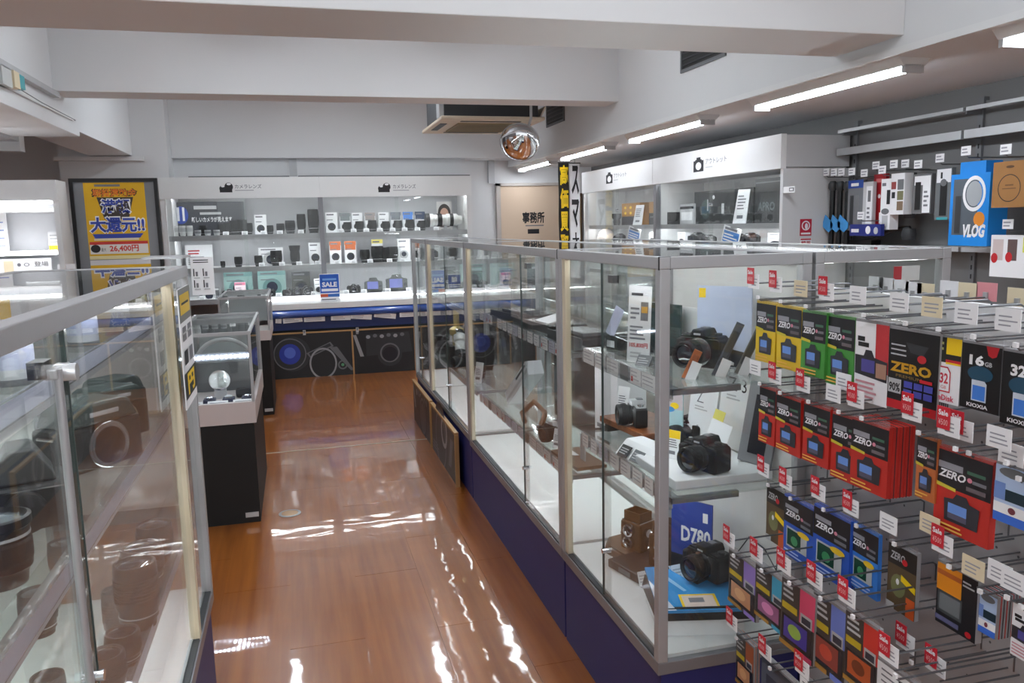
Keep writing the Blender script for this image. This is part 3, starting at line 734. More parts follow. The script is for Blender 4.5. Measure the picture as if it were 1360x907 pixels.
for k, (a, b) in enumerate(((CX0, CDIV - 0.001), (CDIV + 0.001, CX1))):
    hd = B('header_sign', pm((232, 232, 231), 0.45, var=0.01), (a, b, CY0 - 0.02, CY0, 1.835, 2.05), parent=lc)
    c = (292, 347, 240, 255) if k == 0 else (502, 552, 240, 255)
    y_ = CY0 - 0.02
    p = Print((0, y_, 0), (1, 0, 0), (0, 0, 1))
    def wp(px, py): v = at_y(px, py, y_); return v.x, v.z
    ix, iz = wp(c[0] + 8, 249)
    p.disc(ix - 0.03, iz - 0.012, 0.035, 0.034, INK, 18).disc(ix + 0.028, iz + 0.006, 0.042, 0.044, INK, 18)
    p.rect(ix - 0.062, iz - 0.05, ix + 0.06, iz - 0.02, INK)
    p.disc(ix + 0.03, iz + 0.034, 0.022, 0.012, PAPER, 14).disc(ix - 0.03, iz + 0.012, 0.018, 0.01, PAPER, 14)
    u, v = wp(c[0] + 20, 250.5); u2, v2 = wp(c[1], 244.5)
    p.text('カメラレンズ', u, v, u2, v2, INKG, bold=0.01)
    p.rect(u, v - 0.022, u + (u2 - u) * 0.7, v - 0.014, pm((170, 170, 174), 0.6))
    p.build('header_print', hd)
for z in (1.456, 1.119, 0.79):
    for a, b in ((CX0 + 0.05, CDIV - 0.015), (CDIV + 0.015, CX1 - 0.05)):
        sh = B('shelf', pm((224, 225, 226), 0.35), (a, b, CY0 + 0.06, CY1 - 0.02, z - 0.02, z), parent=lc)
        if z > 1: B('light_strip', LEDM, (a + 0.03, b - 0.03, CY0 + 0.065, CY0 + 0.085, z - 0.034, z - 0.02), parent=lc)
        B('shelf_edge', ALU, (a, b, CY0 + 0.045, CY0 + 0.06, z - 0.05, z + 0.004), parent=lc)
for a, b in ((CX0 + 0.05, CDIV - 0.03), (CDIV + 0.03, CX1 - 0.05)):
    B('light_strip', LEDM, (a + 0.03, b - 0.03, CY0 + 0.065, CY0 + 0.085, 1.847, 1.860), parent=lc)
    m_ = (a + b) / 2
    B('sliding_glass', GLASS, (a, m_ + 0.02, CY0 + 0.012, CY0 + 0.017, 0.80, 1.83), parent=lc)
    B('sliding_glass', GLASS, (m_ - 0.02, b, CY0 + 0.026, CY0 + 0.031, 0.80, 1.83), parent=lc)

# counter below
ct = thing('display_counter', 'low counter with a rounded blue front edge running below the lens cabinet', 'counter', (0, 0, 0))
B('counter_top', pm((230, 230, 228), 0.3), (-0.75, 2.5, 8.36, 8.9, 0.70, 0.755), parent=ct)
mb = MB(); mb.prism([(8.38 - 0.05 * math.sin(t), 0.652 + 0.042 * math.cos(t)) for t in [math.pi * i / 10 for i in range(11)]], 'x', -0.75, 2.38); mb.build('blue_edge', pm((28, 78, 168), 0.2, var=0.05, coat=0.5), ct, smooth=True)
B('fascia', pm((22, 40, 92), 0.4), (-0.75, 2.5, 8.38, 8.42, 0.49, 0.70), parent=ct)
B('plinth', DGREY, (-0.75, 2.5, 8.42, 8.9, 0, 0.70), parent=ct)
B('light_strip', LEDM, (-0.7, 2.3, 8.87, 8.885, 0.757, 0.764), parent=ct)
for k, (a, b, z, tl) in enumerate(((366, 374, 429, 0.1), (376, 402, 429, -0.06), (404, 432, 430, 0.0), (440, 466, 428, 0.03), (466, 494, 425, 0.1), (497, 526, 421, 0.14), (531, 560, 421, 0.0), (565, 600, 420, 0.05))):
    xa = at_y(a, z, 8.35).x; xb = at_y(b, z, 8.35).x
    t = thing('paper_slip', 'white paper slip tucked under the blue counter edge, %s from the left' % ORD[k], 'paper slip', ((xa + xb) / 2, 8.36, 0.592), group='paper slips on the counter edge')
    mb = MB(); mb.T = Matrix.Rotation(tl, 4, 'Y'); mb.box(-(xb - xa) / 2, (xb - xa) / 2, 0.0, 0.0015, -0.022, 0.03); mb.build('paper', PAPER, t)
    p = Print((0, -0.0001, 0), (1, 0, 0), (0, 0, 1)); p.lines(-(xb - xa) / 2 + 0.02, -0.015, (xb - xa) / 2 - 0.03, 0.02, 2, pm((190, 190, 195), 0.6), k); p.build('print', t)
bx = [(-0.66, -0.30, 2, 'dark camera picture board on the counter front behind the pedestals'), (-0.295, 0.515, 0, 'picture board of a blue lens and camera parts on the counter front'), (0.52, 1.16, 1, 'picture board of a black camera on the counter front'), (1.165, 2.2, 2, 'picture board on the counter front behind the right showcases')]
for a, b, k, lb in bx:
    board(lb, (a, 8.36, 0.0), 0.0, b - a, 0.455, k)
for k, px in enumerate((404, 475)):
    v = at_y(px, 438 if k == 0 else 440, 8.3)
    t = thing('clip_tag', ('small white clip on the blue lens picture board', 'small white clip on the black camera picture board')[k], 'clip', (v.x, 8.33, 0.44))
    B('clip', LGREY, (-0.014, 0.014, 0, 0.012, 0, 0.05), parent=t); B('lever', MGREY, (-0.006, 0.006, -0.004, 0.0, 0.02, 0.045), parent=t)

# ---- goods in the lens cabinet ------------------------------------------------
YS = 9.12
def xat(px, py=310, Y=YS): return at_y(px, py, Y).x
cnt = {}
def shelf_put(kind, builder, name, desc, px, z, Y=YS, rz=0.0, sc=1.0, cat='lens', where='top shelf of the lens cabinet', group=None):
    k = cnt.get((desc, where), 0); cnt[(desc, where)] = k + 1
    if kind == 'lm': sc = sc * 1.2
    return place(kind, builder, name, '%s on the %s, %s from left' % (desc, where, ORD[k]), cat, (xat(px, 310, Y), Y, z), rz, group or ('%ss on the %s' % (cat, where)), sc)
T1, T2, T3 = 'top lens cabinet shelf', 'middle lens cabinet shelf', 'bottom lens cabinet shelf'
WL = pm((222, 222, 220), 0.35)
Z1, Z2, Z3 = 1.456, 1.119, 0.79
# dark display board with white lettering at the top left
t = thing('lens_display_board', 'dark display board with white lettering on the top lens cabinet shelf', 'sign board', (0, 9.3, Z1))
xa, xb = xat(229, 290, 9.3), xat(325, 290, 9.3)
B('board', pm((62, 64, 70), 0.5), (xa, xb, 0, 0.02, 0, 0.36), parent=t)
p = Print((xa, 0, 0), (xb - xa, 0, 0), (0, 0, 0.36))
p.lines(0.3, 0.72, 0.78, 0.95, 1, LGREY, 1).lines(0.38, 0.58, 0.68, 0.74, 1, LGREY, 2)
p.text('新しいカメラが見えます', 0.26, 0.4, 0.82, 0.56, PAPER, bold=0.02)
p.disc(0.12, 0.62, 0.1, 0.26, pm((58, 82, 170), 0.4), 20).rect(0.06, 0.45, 0.1, 0.85, PAPER).rect(0.14, 0.45, 0.17, 0.85, PAPER)
p.build('board_print', t)
for px in (233, 243, 252): shelf_put('lw', b_lens(0.034, 0.11, WL, LGREY), 'camera_lens', 'short white lens', px, Z1, where=T1, Y=9.05)
for px in (263, 276, 288): shelf_put('lg', b_lens(0.032, 0.06, LGREY, MGREY), 'camera_lens', 'tiny grey lens', px, Z1, where=T1, Y=9.05)
for px, s in ((270, 0.9), (296, 1.0), (304, 1.1), (313, 1.3), (321, 1.35), (330, 1.05), (359, 0.8)): shelf_put('lm', b_lens(0.038, 0.1), 'camera_lens', 'black mid-sized lens', px, Z1, sc=s, where=T1)
shelf_put('bx1', b_lensbox(0.12, 0.07, 0.21, PAPER, PAPER), 'lens_carton', 'white lens carton with lens picture', 347, Z1, cat='carton', where=T1)
for px, s in ((373, 0.95), (386, 1.2)): shelf_put('lsq', b_lens(0.044, 0.12, DGREY), 'camera_lens', 'stubby dark grey lens', px, Z1, sc=s, where=T1)
shelf_put('lt', b_lens(0.045, 0.2), 'camera_lens', 'tall black telephoto lens', 401, Z1, sc=1.05, where=T1)
shelf_put('lt', None, 'camera_lens', 'tall black telephoto lens', 417, Z1, sc=1.3, where=T1)
shelf_put('bx1', None, 'lens_carton', 'white lens carton with lens picture', 441, Z1, cat='carton', where=T1, sc=1.05)
cols = [(pm((120, 128, 130), 0.5), PAPER), (PAPER, PAPER), (pm((150, 140, 136), 0.5), DGREY), (PAPER, pm((190, 206, 226), 0.5)), (pm((110, 116, 124), 0.5), DGREY), (pm((70, 130, 210), 0.5), PAPER), (pm((40, 60, 90), 0.5), PAPER)]
for k, px in enumerate((459, 475, 492, 510, 526, 542, 558)):
    c = cols[k]
    shelf_put('bc%d' % k, b_lensbox(0.115, 0.06, 0.215, PAPER, c[0], two=c[0]), 'lens_carton', ('grey green', 'plain white', 'brown grey', 'pale blue', 'slate grey', 'bright blue', 'navy blue')[k] + ' topped lens carton', px, Z1, Y=9.25, cat='carton', where=T1)
    shelf_put('lm', None, 'camera_lens', 'black mid-sized lens', px + 3, Z1, sc=0.95 + 0.06 * (k % 3), where=T1, Y=9.08)
# big white telephoto lying on its foot
t = thing('telephoto_lens', 'large white telephoto lens lying on its foot on the top lens cabinet shelf', 'lens', (xat(590, 300, 9.1), 9.1, Z1 + 0.005))
mb = MB(); mb.lathe([(0.05, -0.21), (0.075, -0.2), (0.075, -0.13), (0.062, -0.12), (0.062, 0.02), (0.07, 0.03), (0.07, 0.14), (0.05, 0.16), (0.045, 0.2)], o=(0, 0, 0.11), d=(1, 0, 0), n=20); mb.build('barrel', WL, t, smooth=True)
for a, b in ((-0.215, -0.17), (-0.08, -0.03), (0.06, 0.1)):
    mb = MB(); mb.lathe([(0.0785 if a < -0.1 else 0.073, a), (0.0785 if a < -0.1 else 0.073, b)], o=(0, 0, 0.11), d=(1, 0, 0), n=20); mb.build('grip_ring', BLACK, t, smooth=True)
B('tripod_foot', LGREY, (-0.03, 0.07, -0.02, 0.02, 0.0, 0.012), (0.0, 0.03, -0.01, 0.01, 0.01, 0.05), parent=t)
t = thing('portrait_poster', 'small portrait photograph standing behind the white telephoto lens', 'photograph', (xat(590, 280, 9.4), 9.4, Z1))
B('photo_panel', pm((216, 214, 212), 0.5), (-0.09, 0.09, 0, 0.01, 0, 0.33), parent=t)
p = Print((-0.09, 0, 0), (0.18, 0, 0), (0, 0, 0.33)); p.disc(0.5, 0.6, 0.42, 0.32, pm((58, 48, 44), 0.6)).disc(0.5, 0.56, 0.28, 0.22, pm((214, 172, 150), 0.6)).rect(0.2, 0.1, 0.8, 0.3, pm((120, 110, 110), 0.6)); p.build('photo_print', t)
# middle shelf
t = thing('poster_sheet', 'white printed sheet standing on the middle lens cabinet shelf behind the showcase', 'poster', (xat(264, 330, 9.35), 9.35, Z2))
B('sheet', PAPER, (-0.14, 0.14, 0, 0.004, 0, 0.24), parent=t)
p = Print((-0.14, 0, 0), (0.28, 0, 0), (0, 0, 0.24)); p.lines(0.08, 0.1, 0.92, 0.5, 5, INKG, 3).lines(0.1, 0.55, 0.7, 0.8, 2, RED, 4); p.build('sheet_print', t)
for k, (px, s) in enumerate(((293, 0.55), (314, 0.9), (341, 0.95), (365, 1.35), (418, 0.5), (483, 1.2), (500, 1.5), (512, 1.35), (520, 1.4))):
    shelf_put('lm', None, 'camera_lens', 'black mid-sized lens', px, Z2, sc=s, where=T2, Y=9.08)
shelf_put('lh', b_lens(0.042, 0.13, hood=0.35), 'camera_lens', 'black zoom lens with a flared hood', 390, Z2, where=T2, sc=1.2, Y=9.08)
shelf_put('wb', b_lensbox(0.26, 0.03, 0.19, PAPER, PAPER, LGREY), 'lens_carton', 'wide white lens carton', 358, Z2, where=T2, cat='carton', Y=9.3)
shelf_put('bx1', None, 'lens_carton', 'white lens carton with lens picture', 417, Z2, where=T2, cat='carton', Y=9.25, sc=1.1)
for px in (444, 464): shelf_put('bo', b_lensbox(0.125, 0.06, 0.24, PAPER, pm((206, 110, 50), 0.5), two=pm((190, 96, 44), 0.5)), 'lens_carton', 'white lens carton with an orange photo', px, Z2, where=T2, cat='carton', Y=9.2)
shelf_put('by', b_lensbox(0.125, 0.05, 0.25, PAPER, pm((236, 222, 110), 0.5), pic=LGREY), 'lens_carton', 'white lens carton with a yellow top', 500, Z2, where=T2, cat='carton', Y=9.3)
shelf_put('bw2', b_lensbox(0.14, 0.06, 0.25, PAPER, PAPER, LGREY), 'lens_carton', 'tall plain white lens carton', 535, Z2, where=T2, cat='carton', Y=9.2)
for k, px in enumerate((556, 575, 600)): shelf_put('lm', None, 'camera_lens', 'black mid-sized lens', px, Z2, sc=1.1, where=T2, Y=9.08)
# bottom shelf
for px, s, rz in ((299, 1.0, 0.1), (352, 0.9, 0.3), (378, 0.8, -0.2), (390, 0.9, 0), (402, 1.0, 0.2), (466, 1.0, -0.1), (583, 0.9, 0.2)):
    shelf_put('cfar', b_camera(n=14), 'digital_camera', 'small black camera', px, Z3, rz=rz, sc=s * 1.15, cat='camera', where=T3, Y=9.06)
SCR = em((140, 150, 235), 0.5)
def b_camscreen(t):
    b_camera(0.16, 0.12, 0.05, n=12)(t)
    B('lit_screen', SCR, (-0.055, 0.045, -0.027 - 0.001, -0.026, 0.03, 0.085), parent=t)
def b_back(t):
    mb = MB(); mb.prism([(-0.08, 0), (0.08, 0), (0.08, 0.085), (0.04, 0.095), (0.03, 0.12), (-0.03, 0.12), (-0.04, 0.095), (-0.08, 0.085)], 'y', -0.02, 0.02); mb.build('body', pm((84, 86, 84), 0.5), t, bevel=0.005)
    B('lit_screen', SCR, (-0.055, 0.04, -0.0225, -0.0205, 0.02, 0.085), parent=t)
    mb = MB(); mb.cyl((0.06, -0.02, 0.045), (0.06, -0.026, 0.045), 0.012); mb.build('control_dial', DGREY, t, smooth=True)
    B('stand', BLACK, (-0.07, 0.07, -0.03, 0.03, -0.012, 0), parent=t)
for k, px in enumerate((496, 527)):
    place('cback', b_back, 'digital_camera', ('camera with a lit screen beside the blue sale card, seen from behind', 'larger camera with a lit violet screen, seen from behind on the bottom cabinet shelf')[k], 'camera', (xat(px, 380, 9.05), 9.05, Z3 + 0.012), sc=1.25 + 0.25 * k)
shelf_put('bgrey', b_lensbox(0.2, 0.06, 0.11, MGREY, LGREY, LGREY), 'camera_carton', 'flat grey camera carton', 272, Z3, where=T3, cat='carton')
shelf_put('bpink', b_lensbox(0.11, 0.07, 0.16, pm((226, 206, 212), 0.5), pm((206, 110, 140), 0.5)), 'camera_carton', 'pink and white camera carton', 314, Z3, where=T3, cat='carton')
shelf_put('bteal', b_lensbox(0.3, 0.03, 0.26, pm((150, 182, 178), 0.3), pm((120, 160, 158), 0.3), pm((104, 140, 138), 0.3)), 'camera_carton', 'pale teal camera panel', 357, Z3, where=T3, cat='carton', Y=9.35)
shelf_put('bteal', None, 'camera_carton', 'pale teal camera panel', 312, Z3, where=T3, cat='carton', Y=9.35)
shelf_put('bwh', b_lensbox(0.09, 0.06, 0.17, PAPER, PAPER, INK), 'camera_carton', 'small white camera carton', 419, Z3, where=T3, cat='carton')
shelf_put('bdk', b_lensbox(0.2, 0.05, 0.24, pm((70, 72, 66), 0.5), DGREY, BLACK), 'camera_carton', 'dark olive camera panel', 396, Z3, where=T3, cat='carton', Y=9.3)
for k, px in enumerate((262, 290, 325, 345, 365, 412, 432, 456, 480, 512, 540)):
    shelf_put('pc', b_card(0.06, 0.045, lean=0.5), 'price_card', 'small white price card', px, Z3, where=T3, cat='price card', Y=8.985)
for k, px in enumerate((345, 372, 395, 420, 446, 468, 490, 516, 534, 552)):
    shelf_put('pc', None, 'price_card', 'small white price card', px, Z2, where=T2, cat='price card', Y=8.985)
for k, px in enumerate((300, 325, 350, 372, 400, 453, 470, 487, 505, 522, 538, 555, 580)):
    shelf_put('pc', None, 'price_card', 'small white price card', px, Z1, where=T1, cat='price card', Y=8.985)
# blue sale card hanging in front of the counter
v = at_y(437, 366, 8.5)
t = thing('sale_card', 'tall blue SALE card hanging at the front of the lens cabinet', 'sale card', (v.x, 8.5, 0.7))
h = v.z - 0.7
B('card', PAPER, (-0.1, 0.1, 0, 0.004, 0.0, h + 0.02), parent=t)
p = Print((-0.1, 0, 0.0), (0.2, 0, 0), (0, 0, h + 0.02))
p.rect(0.02, 0.42, 0.98, 0.98, pm((34, 92, 190), 0.4)).text('SALE', 0.12, 0.6, 0.88, 0.75, PAPER, bold=0.04).rect(0.15, 0.8, 0.85, 0.86, pm((120, 170, 230), 0.5)).rect(0.08, 0.47, 0.92, 0.55, PAPER)
p.rect(0.02, 0.3, 0.4, 0.39, pm((206, 90, 60), 0.5)).rect(0.4, 0.3, 0.98, 0.39, pm((60, 110, 190), 0.5)).lines(0.08, 0.04, 0.92, 0.26, 3, INKG, 5)
p.build('card_print', t)
B('stand', ACRYL, (-0.06, 0.06, 0.0, 0.06, 0.055, 0.058), (-0.1, 0.1, 0.004, 0.007, 0.055, h), parent=t)

# posters standing on the counter to the right of the cabinet
for k, (xa, xb, yt, yb, lb) in enumerate(((622, 646, 352, 388, 'dark product poster standing on the counter behind the second right showcase'), (660, 676, 345, 392, 'narrow grey product poster standing on the counter between two dark ones'), (700, 714, 350, 390, 'dark product poster with a pale stripe at the right end of the counter'), (594, 613, 364, 396, 'blue and white sale poster standing on the counter behind the third showcase'))):
    a = at_y(xa, yt, 8.7); b = at_y(xb, yb, 8.7)
    t = thing('product_poster', lb, 'poster', ((a.x + b.x) / 2, 8.7, 0.757), 0.0)
    w = b.x - a.x; h = a.z - 0.757
    B('panel', (pm((34, 38, 38), 0.4), pm((150, 150, 152), 0.4), pm((46, 44, 48), 0.4), PAPER)[k], (-w / 2, w / 2, 0, 0.012, 0, h), parent=t)
    p = Print((-w / 2, 0, 0), (w, 0, 0), (0, 0, h))
    if k == 3: p.rect(0.05, 0.5, 0.95, 0.95, BLUE).lines(0.1, 0.1, 0.9, 0.45, 4, BLUE, 2).rect(0.3, 0.6, 0.7, 0.85, PAPER)
    else: p.rect(0.2, 0.8, 0.8, 0.88, LGREY).disc(0.5, 0.45, 0.3, 0.2, DGREY).lines(0.1, 0.08, 0.9, 0.2, 2, LGREY, k)
    p.build('poster_print', t)
    B('foot', BLACK, (-w / 2, w / 2, 0.012, 0.08, 0, 0.01), parent=t)
# white side cabinet between lens cabinet and office door, seen through the showcases
# ================================================================== OUTLET CABINET ALONG THE RIGHT WALL
OX, OXB, OY0, OY1 = 3.1, 3.6, 4.72, 8.46
oc = thing('outlet_cabinet', 'tall white wall cabinet with a camera bag logo on its header at the right', 'cabinet', (0, 0, 0))
B('end_panel', pm((210, 211, 212), 0.55, var=0.02), (OX + 0.0, OXB, OY0 - 0.03, OY0, 0, 1.825), parent=oc)
B('end_panel', CABW, (OX, OXB, OY1 - 0.03, OY1, 0, 1.835), parent=oc)
B('header_box', pm((196, 197, 199), 0.55, var=0.02), (OX + 0.02, OXB, OY0 - 0.03, OY1, 1.835, 2.04), parent=oc)
B('back_panel', pm((206, 206, 206), 0.6), (OXB - 0.02, OXB, OY0, OY1 - 0.03, 0.1, 1.835), parent=oc)
B('divider', ALUD, (OX + 0.002, OX + 0.05, 6.62, 6.67, 0.1, 1.83), parent=oc)
B('divider', CABW, (OX + 0.05, OXB - 0.02, 6.635, 6.655, 0.1, 1.83), parent=oc)
B('plinth', LGREY, (OX + 0.01, OXB - 0.02, OY0, OY1 - 0.03, 0, 0.5), parent=oc)
for k, (a, b) in enumerate(((OY0 - 0.03, 6.64), (6.645, OY1))):
    hd = B('header_sign', pm((226, 226, 226), 0.45, var=0.01), (OX - 0.02, OX + 0.02, a, b, 1.825, 2.045), parent=oc)
    p = Print((OX - 0.0201, 0, 0), (0, -1, 0), (0, 0, 1))
    def wp(px, py): v = at_x(px, py, OX - 0.0201); return -v.y, v.z
    if k == 0: a0, b0, c0, d0 = wp(921, 228), wp(934.5, 209), wp(937, 219), wp(965, 208)
    else: a0, b0, c0, d0 = wp(805, 243), wp(813.5, 229.5), wp(815, 236), wp(832, 229)
    w = b0[0] - a0[0]; h = b0[1] - a0[1]
    zc = (a0[1] + b0[1]) / 2
    p.rect(a0[0], zc - 0.055, b0[0], zc + 0.03, INK).rect(a0[0] + w * 0.3, zc + 0.03, b0[0] - w * 0.3, zc + 0.055, INK).rect(a0[0] + w * 0.18, zc + 0.02, a0[0] + w * 0.82, zc + 0.038, INK)
    p.disc((a0[0] + b0[0]) / 2, zc - 0.012, w * 0.28, 0.03, PAPER, 18)
    p.build('header_logo', hd); p = Print((OX - 0.0201, 0, 0), (0, -1, 0), (0, 0, 1))
    p.text('アウトレット', c0[0], zc - 0.008, d0[0], zc + 0.035, INKG, bold=0.01)
    p.rect(c0[0], zc - 0.034, c0[0] + (d0[0] - c0[0]) * 0.35, zc - 0.026, LGREY)
    p.build('header_print', hd)
for z in (1.47, 1.30, 1.0):
    for a, b in ((OY0 + 0.02, 6.63), (6.66, OY1 - 0.04)):
        B('shelf', pm((222, 223, 224), 0.35), (OX + 0.06, OXB - 0.02, a, b, z - 0.02, z), parent=oc)
        B('shelf_edge', ALU, (OX + 0.045, OX + 0.06, a, b, z - 0.035, z + 0.003), parent=oc)
        B('light_strip', LEDM, (OX + 0.065, OX + 0.08, a + 0.04, b - 0.04, z - 0.034, z - 0.02), parent=oc)
for a, b in ((OY0 + 0.0, 6.62), (6.67, OY1 - 0.03)):
    m_ = (a + b) / 2
    B('sliding_glass', GLASS, (OX + 0.012, OX + 0.017, a, m_ + 0.02, 0.5, 1.825), parent=oc)
    B('sliding_glass', GLASS, (OX + 0.026, OX + 0.031, m_ - 0.02, b, 0.5, 1.825), parent=oc)
    B('light_strip', LEDM, (OX + 0.04, OX + 0.055, a + 0.04, b - 0.04, 1.8295, 1.8345), parent=oc)
    mb = MB(); mb.cyl((OX, m_, 1.62), (OX + 0.03, m_, 1.62), 0.012); mb.build('lock', CHROME, oc, smooth=True)

def outlet_box(name, label, cat, px0, px1, z0, ztop, Xp, mat, depth=0.12, prt=None, fr=None):
    """carton facing the aisle (-x): px0..px1 are its far and near edges"""
    pyy = 300
    y0 = at_x(px1, pyy, Xp).y; y1 = at_x(px0, pyy, Xp).y
    t = thing(name, label, cat, (Xp, (y0 + y1) / 2, z0))
    w = y1 - y0; h = ztop - z0
    B('carton', mat, (0, depth, -w / 2, w / 2, 0, h), parent=t)
    p = Print((-0.0002, w / 2, 0), (0, -w, 0), (0, 0, h))
    if prt: prt(p); p.build('carton_print', t)
    return t
def pr_text(s_, m_, u=(0.1, 0.4, 0.9, 0.6)):
    def f(p): p.text(s_, u[0], u[1], u[2], u[3], m_, bold=0.01)
    return f
SZ = 1.47
BKB = pm((18, 22, 24), 0.5, var=0.1)
outlet_box('camera_carton', 'amber carton with golden dots on the outlet cabinet shelf', 'carton', 826, 850, SZ, 1.69, 3.3, pm((168, 118, 48), 0.5), prt=lambda p: [p.disc(0.2 + 0.3 * (k % 3), 0.55 + 0.25 * (k // 3), 0.06, 0.06, YELL) for k in range(5)] + [p.rect(0, 0, 1, 0.4, pm((58, 54, 62), 0.5))])
outlet_box('camera_carton', 'brown carton behind the left white price sign in the outlet cabinet', 'carton', 862, 884, SZ, 1.69, 3.34, pm((176, 132, 78), 0.5), prt=lambda p: [p.rect(0, 0, 1, 0.42, DGREY), p.disc(0.5, 0.7, 0.15, 0.12, YELL)])
outlet_box('camera_carton', 'dark grey carton at the right of the left outlet cabinet bay', 'carton', 862, 872, SZ, 1.58, 3.22, DGREY, prt=lambda p: p.rect(0.1, 0.6, 0.9, 0.75, MGREY))
outlet_box('camera_carton', 'black carton beside the divider of the outlet cabinet', 'carton', 874, 887, SZ, 1.58, 3.22, BLACK, prt=lambda p: p.rect(0.1, 0.6, 0.9, 0.75, LGREY))
outlet_box('camera_carton', 'white printer carton beside the outlet cabinet divider, right bay', 'carton', 903, 921, SZ, 1.645, 3.3, LGREY, prt=lambda p: [p.rect(0, 0.75, 1, 0.88, INK), p.rect(0.1, 0.2, 0.9, 0.6, PAPER)])
outlet_box('camera_carton', 'wide black carton with a faint green picture in the outlet cabinet', 'carton', 922, 975, SZ, 1.74, 3.32, BKB, prt=lambda p: [p.disc(0.3, 0.45, 0.12, 0.3, pm((46, 66, 62), 0.4)), p.disc(0.5, 0.8, 0.03, 0.06, PAPER), p.rect(0.7, 0.3, 0.76, 0.6, LGREY), p.rect(0.34, 0.4, 0.37, 0.75, LGREY)])
outlet_box('camera_carton', 'large black carton with grey lettering at the near end of the outlet cabinet', 'carton', 1002, 1057, SZ, 1.79, 3.3, pm((26, 29, 31), 0.5, var=0.1), prt=lambda p: [p.text('APRO', 0.08, 0.28, 0.5, 0.48, pm((96, 104, 106), 0.5), bold=0.02), p.rect(0.02, 0.9, 0.98, 0.93, MGREY)])
outlet_box('camera_carton', 'black carton with a yellow edge behind the tilted white sign', 'carton', 974, 1000, SZ, 1.74, 3.36, BKB, prt=lambda p: p.rect(0.0, 0, 0.2, 1, pm((206, 196, 40), 0.5)))
outlet_box('tag_panel', 'small white code label on the glass of the outlet cabinet', 'label', 1038, 1054, 1.665, 1.705, 3.105, PAPER, depth=0.003, prt=lambda p: [p.rect(0.55, 0.2, 0.95, 0.8, INKG), p.rect(0.62, 0.35, 0.86, 0.65, PAPER)])
for k, (px, ztop, lb) in enumerate(((847, 1.66, 'tilted white price sign in the left bay of the outlet cabinet'), (983, 1.72, 'tilted white price sign in the right bay of the outlet cabinet'))):
    y = at_x(px, 290, 3.2).y
    t = thing('price_sign', lb, 'price sign', (3.2, y, SZ), rz=-1.2)
    hh = ztop - SZ
    mb = MB(); mb.prism([(-0.07, 0), (0.05, 0), (0.085, hh), (-0.02, hh)], 'y', 0, 0.006); mb.build('sign', PAPER, t)
    p = Print((-0.06, -0.0002, 0), (0.11, 0, 0), (0.03, 0, hh)); p.lines(0.15, 0.4, 0.85, 0.85, 5, INKG, k).rect(0.2, 0.15, 0.7, 0.25, INKG); p.build('sign_print', t)
for k, (px, z, lb) in enumerate(((840, 1.305, 'small blue and white stand card on the lower shelf, left outlet bay'), (968, 1.305, 'small blue and white stand card on the lower shelf, right outlet bay'))):
    y = at_x(px, 310, 3.14).y
    t = thing('stand_card', lb, 'stand card', (3.14, y, 1.30), rz=-1.25)
    mb = MB(); mb.T = Matrix.Rotation(0.25, 4, 'Y'); mb.box(-0.085, 0.085, 0, 0.004, 0.02, 0.15); mb.build('card', PAPER, t)
    p = Print((0, -0.0002, 0), Matrix.Rotation(0.25, 3, 'Y') @ Vector((1, 0, 0)), Matrix.Rotation(0.25, 3, 'Y') @ Vector((0, 0, 1)))
    p.rect(-0.075, 0.03, 0.075, 0.115, pm((72, 132, 206), 0.4)).lines(-0.07, 0.035, 0.07, 0.1, 3, PAPER, k).rect(-0.07, 0.122, 0.05, 0.14, INKG); p.build('card_print', t)
    B('foot', ACRYL, (-0.06, 0.06, 0, 0.05, 0, 0.02), parent=t)
# small goods on the lower shelf of the outlet cabinet
for k, (px, s, m_) in enumerate(((826, 1.0, 0), (872, 0.9, 1), (890, 0.9, 1), (912, 1.0, 1), (930, 1.2, 0), (945, 1.0, 0), (985, 1.1, 0), (1000, 1.2, 0), (1040, 1.3, 1))):
    y = at_x(px, 305, 3.3).y
    if m_ == 0: place('cfar', None, 'digital_camera', 'black camera on the lower outlet cabinet shelf, %s from the left' % ORD[k], 'camera', (3.28, y, 1.30), rz=-math.pi / 2 + 0.3, sc=s, group='cameras in the outlet cabinet')
    else: place('bwh', None, 'camera_carton', 'small white carton on the lower outlet cabinet shelf, %s from the left' % ORD[k], 'carton', (3.28, y, 1.30), rz=-math.pi / 2, sc=(1.6 * s, s, 0.6), group='cartons on the lower outlet shelf')
t = thing('small_lamp', 'little dark shaded lens hood beside the amber carton in the outlet cabinet', 'lens hood', (3.25, at_x(819, 290, 3.25).y, SZ))
mb = MB(); mb.lathe([(0.03, 0), (0.034, 0.02), (0.034, 0.06), (0.05, 0.08), (0.05, 0.12), (0.042, 0.12)], n=16); mb.build('barrel', DGREY, t, smooth=True)
mb = MB(); mb.lathe([(0.036, 0.025), (0.037, 0.05)], n=16); mb.build('grip_ring', BLACK, t)
t = thing('glass_dome', 'pale round dome ornament at the far left of the outlet cabinet', 'dome', (3.3, at_x(805, 305, 3.3).y, 1.30))
mb = MB(); mb.lathe([(0.1, 0), (0.1, 0.04), (0.075, 0.1), (0.03, 0.135), (0, 0.14)], n=20); mb.build('dome', pm((222, 210, 202), 0.3), t, smooth=True)
mb = MB(); mb.lathe([(0.03, 0.135), (0.025, 0.155), (0.0, 0.16)], n=14); mb.build('knob', CHROME, t, smooth=True)
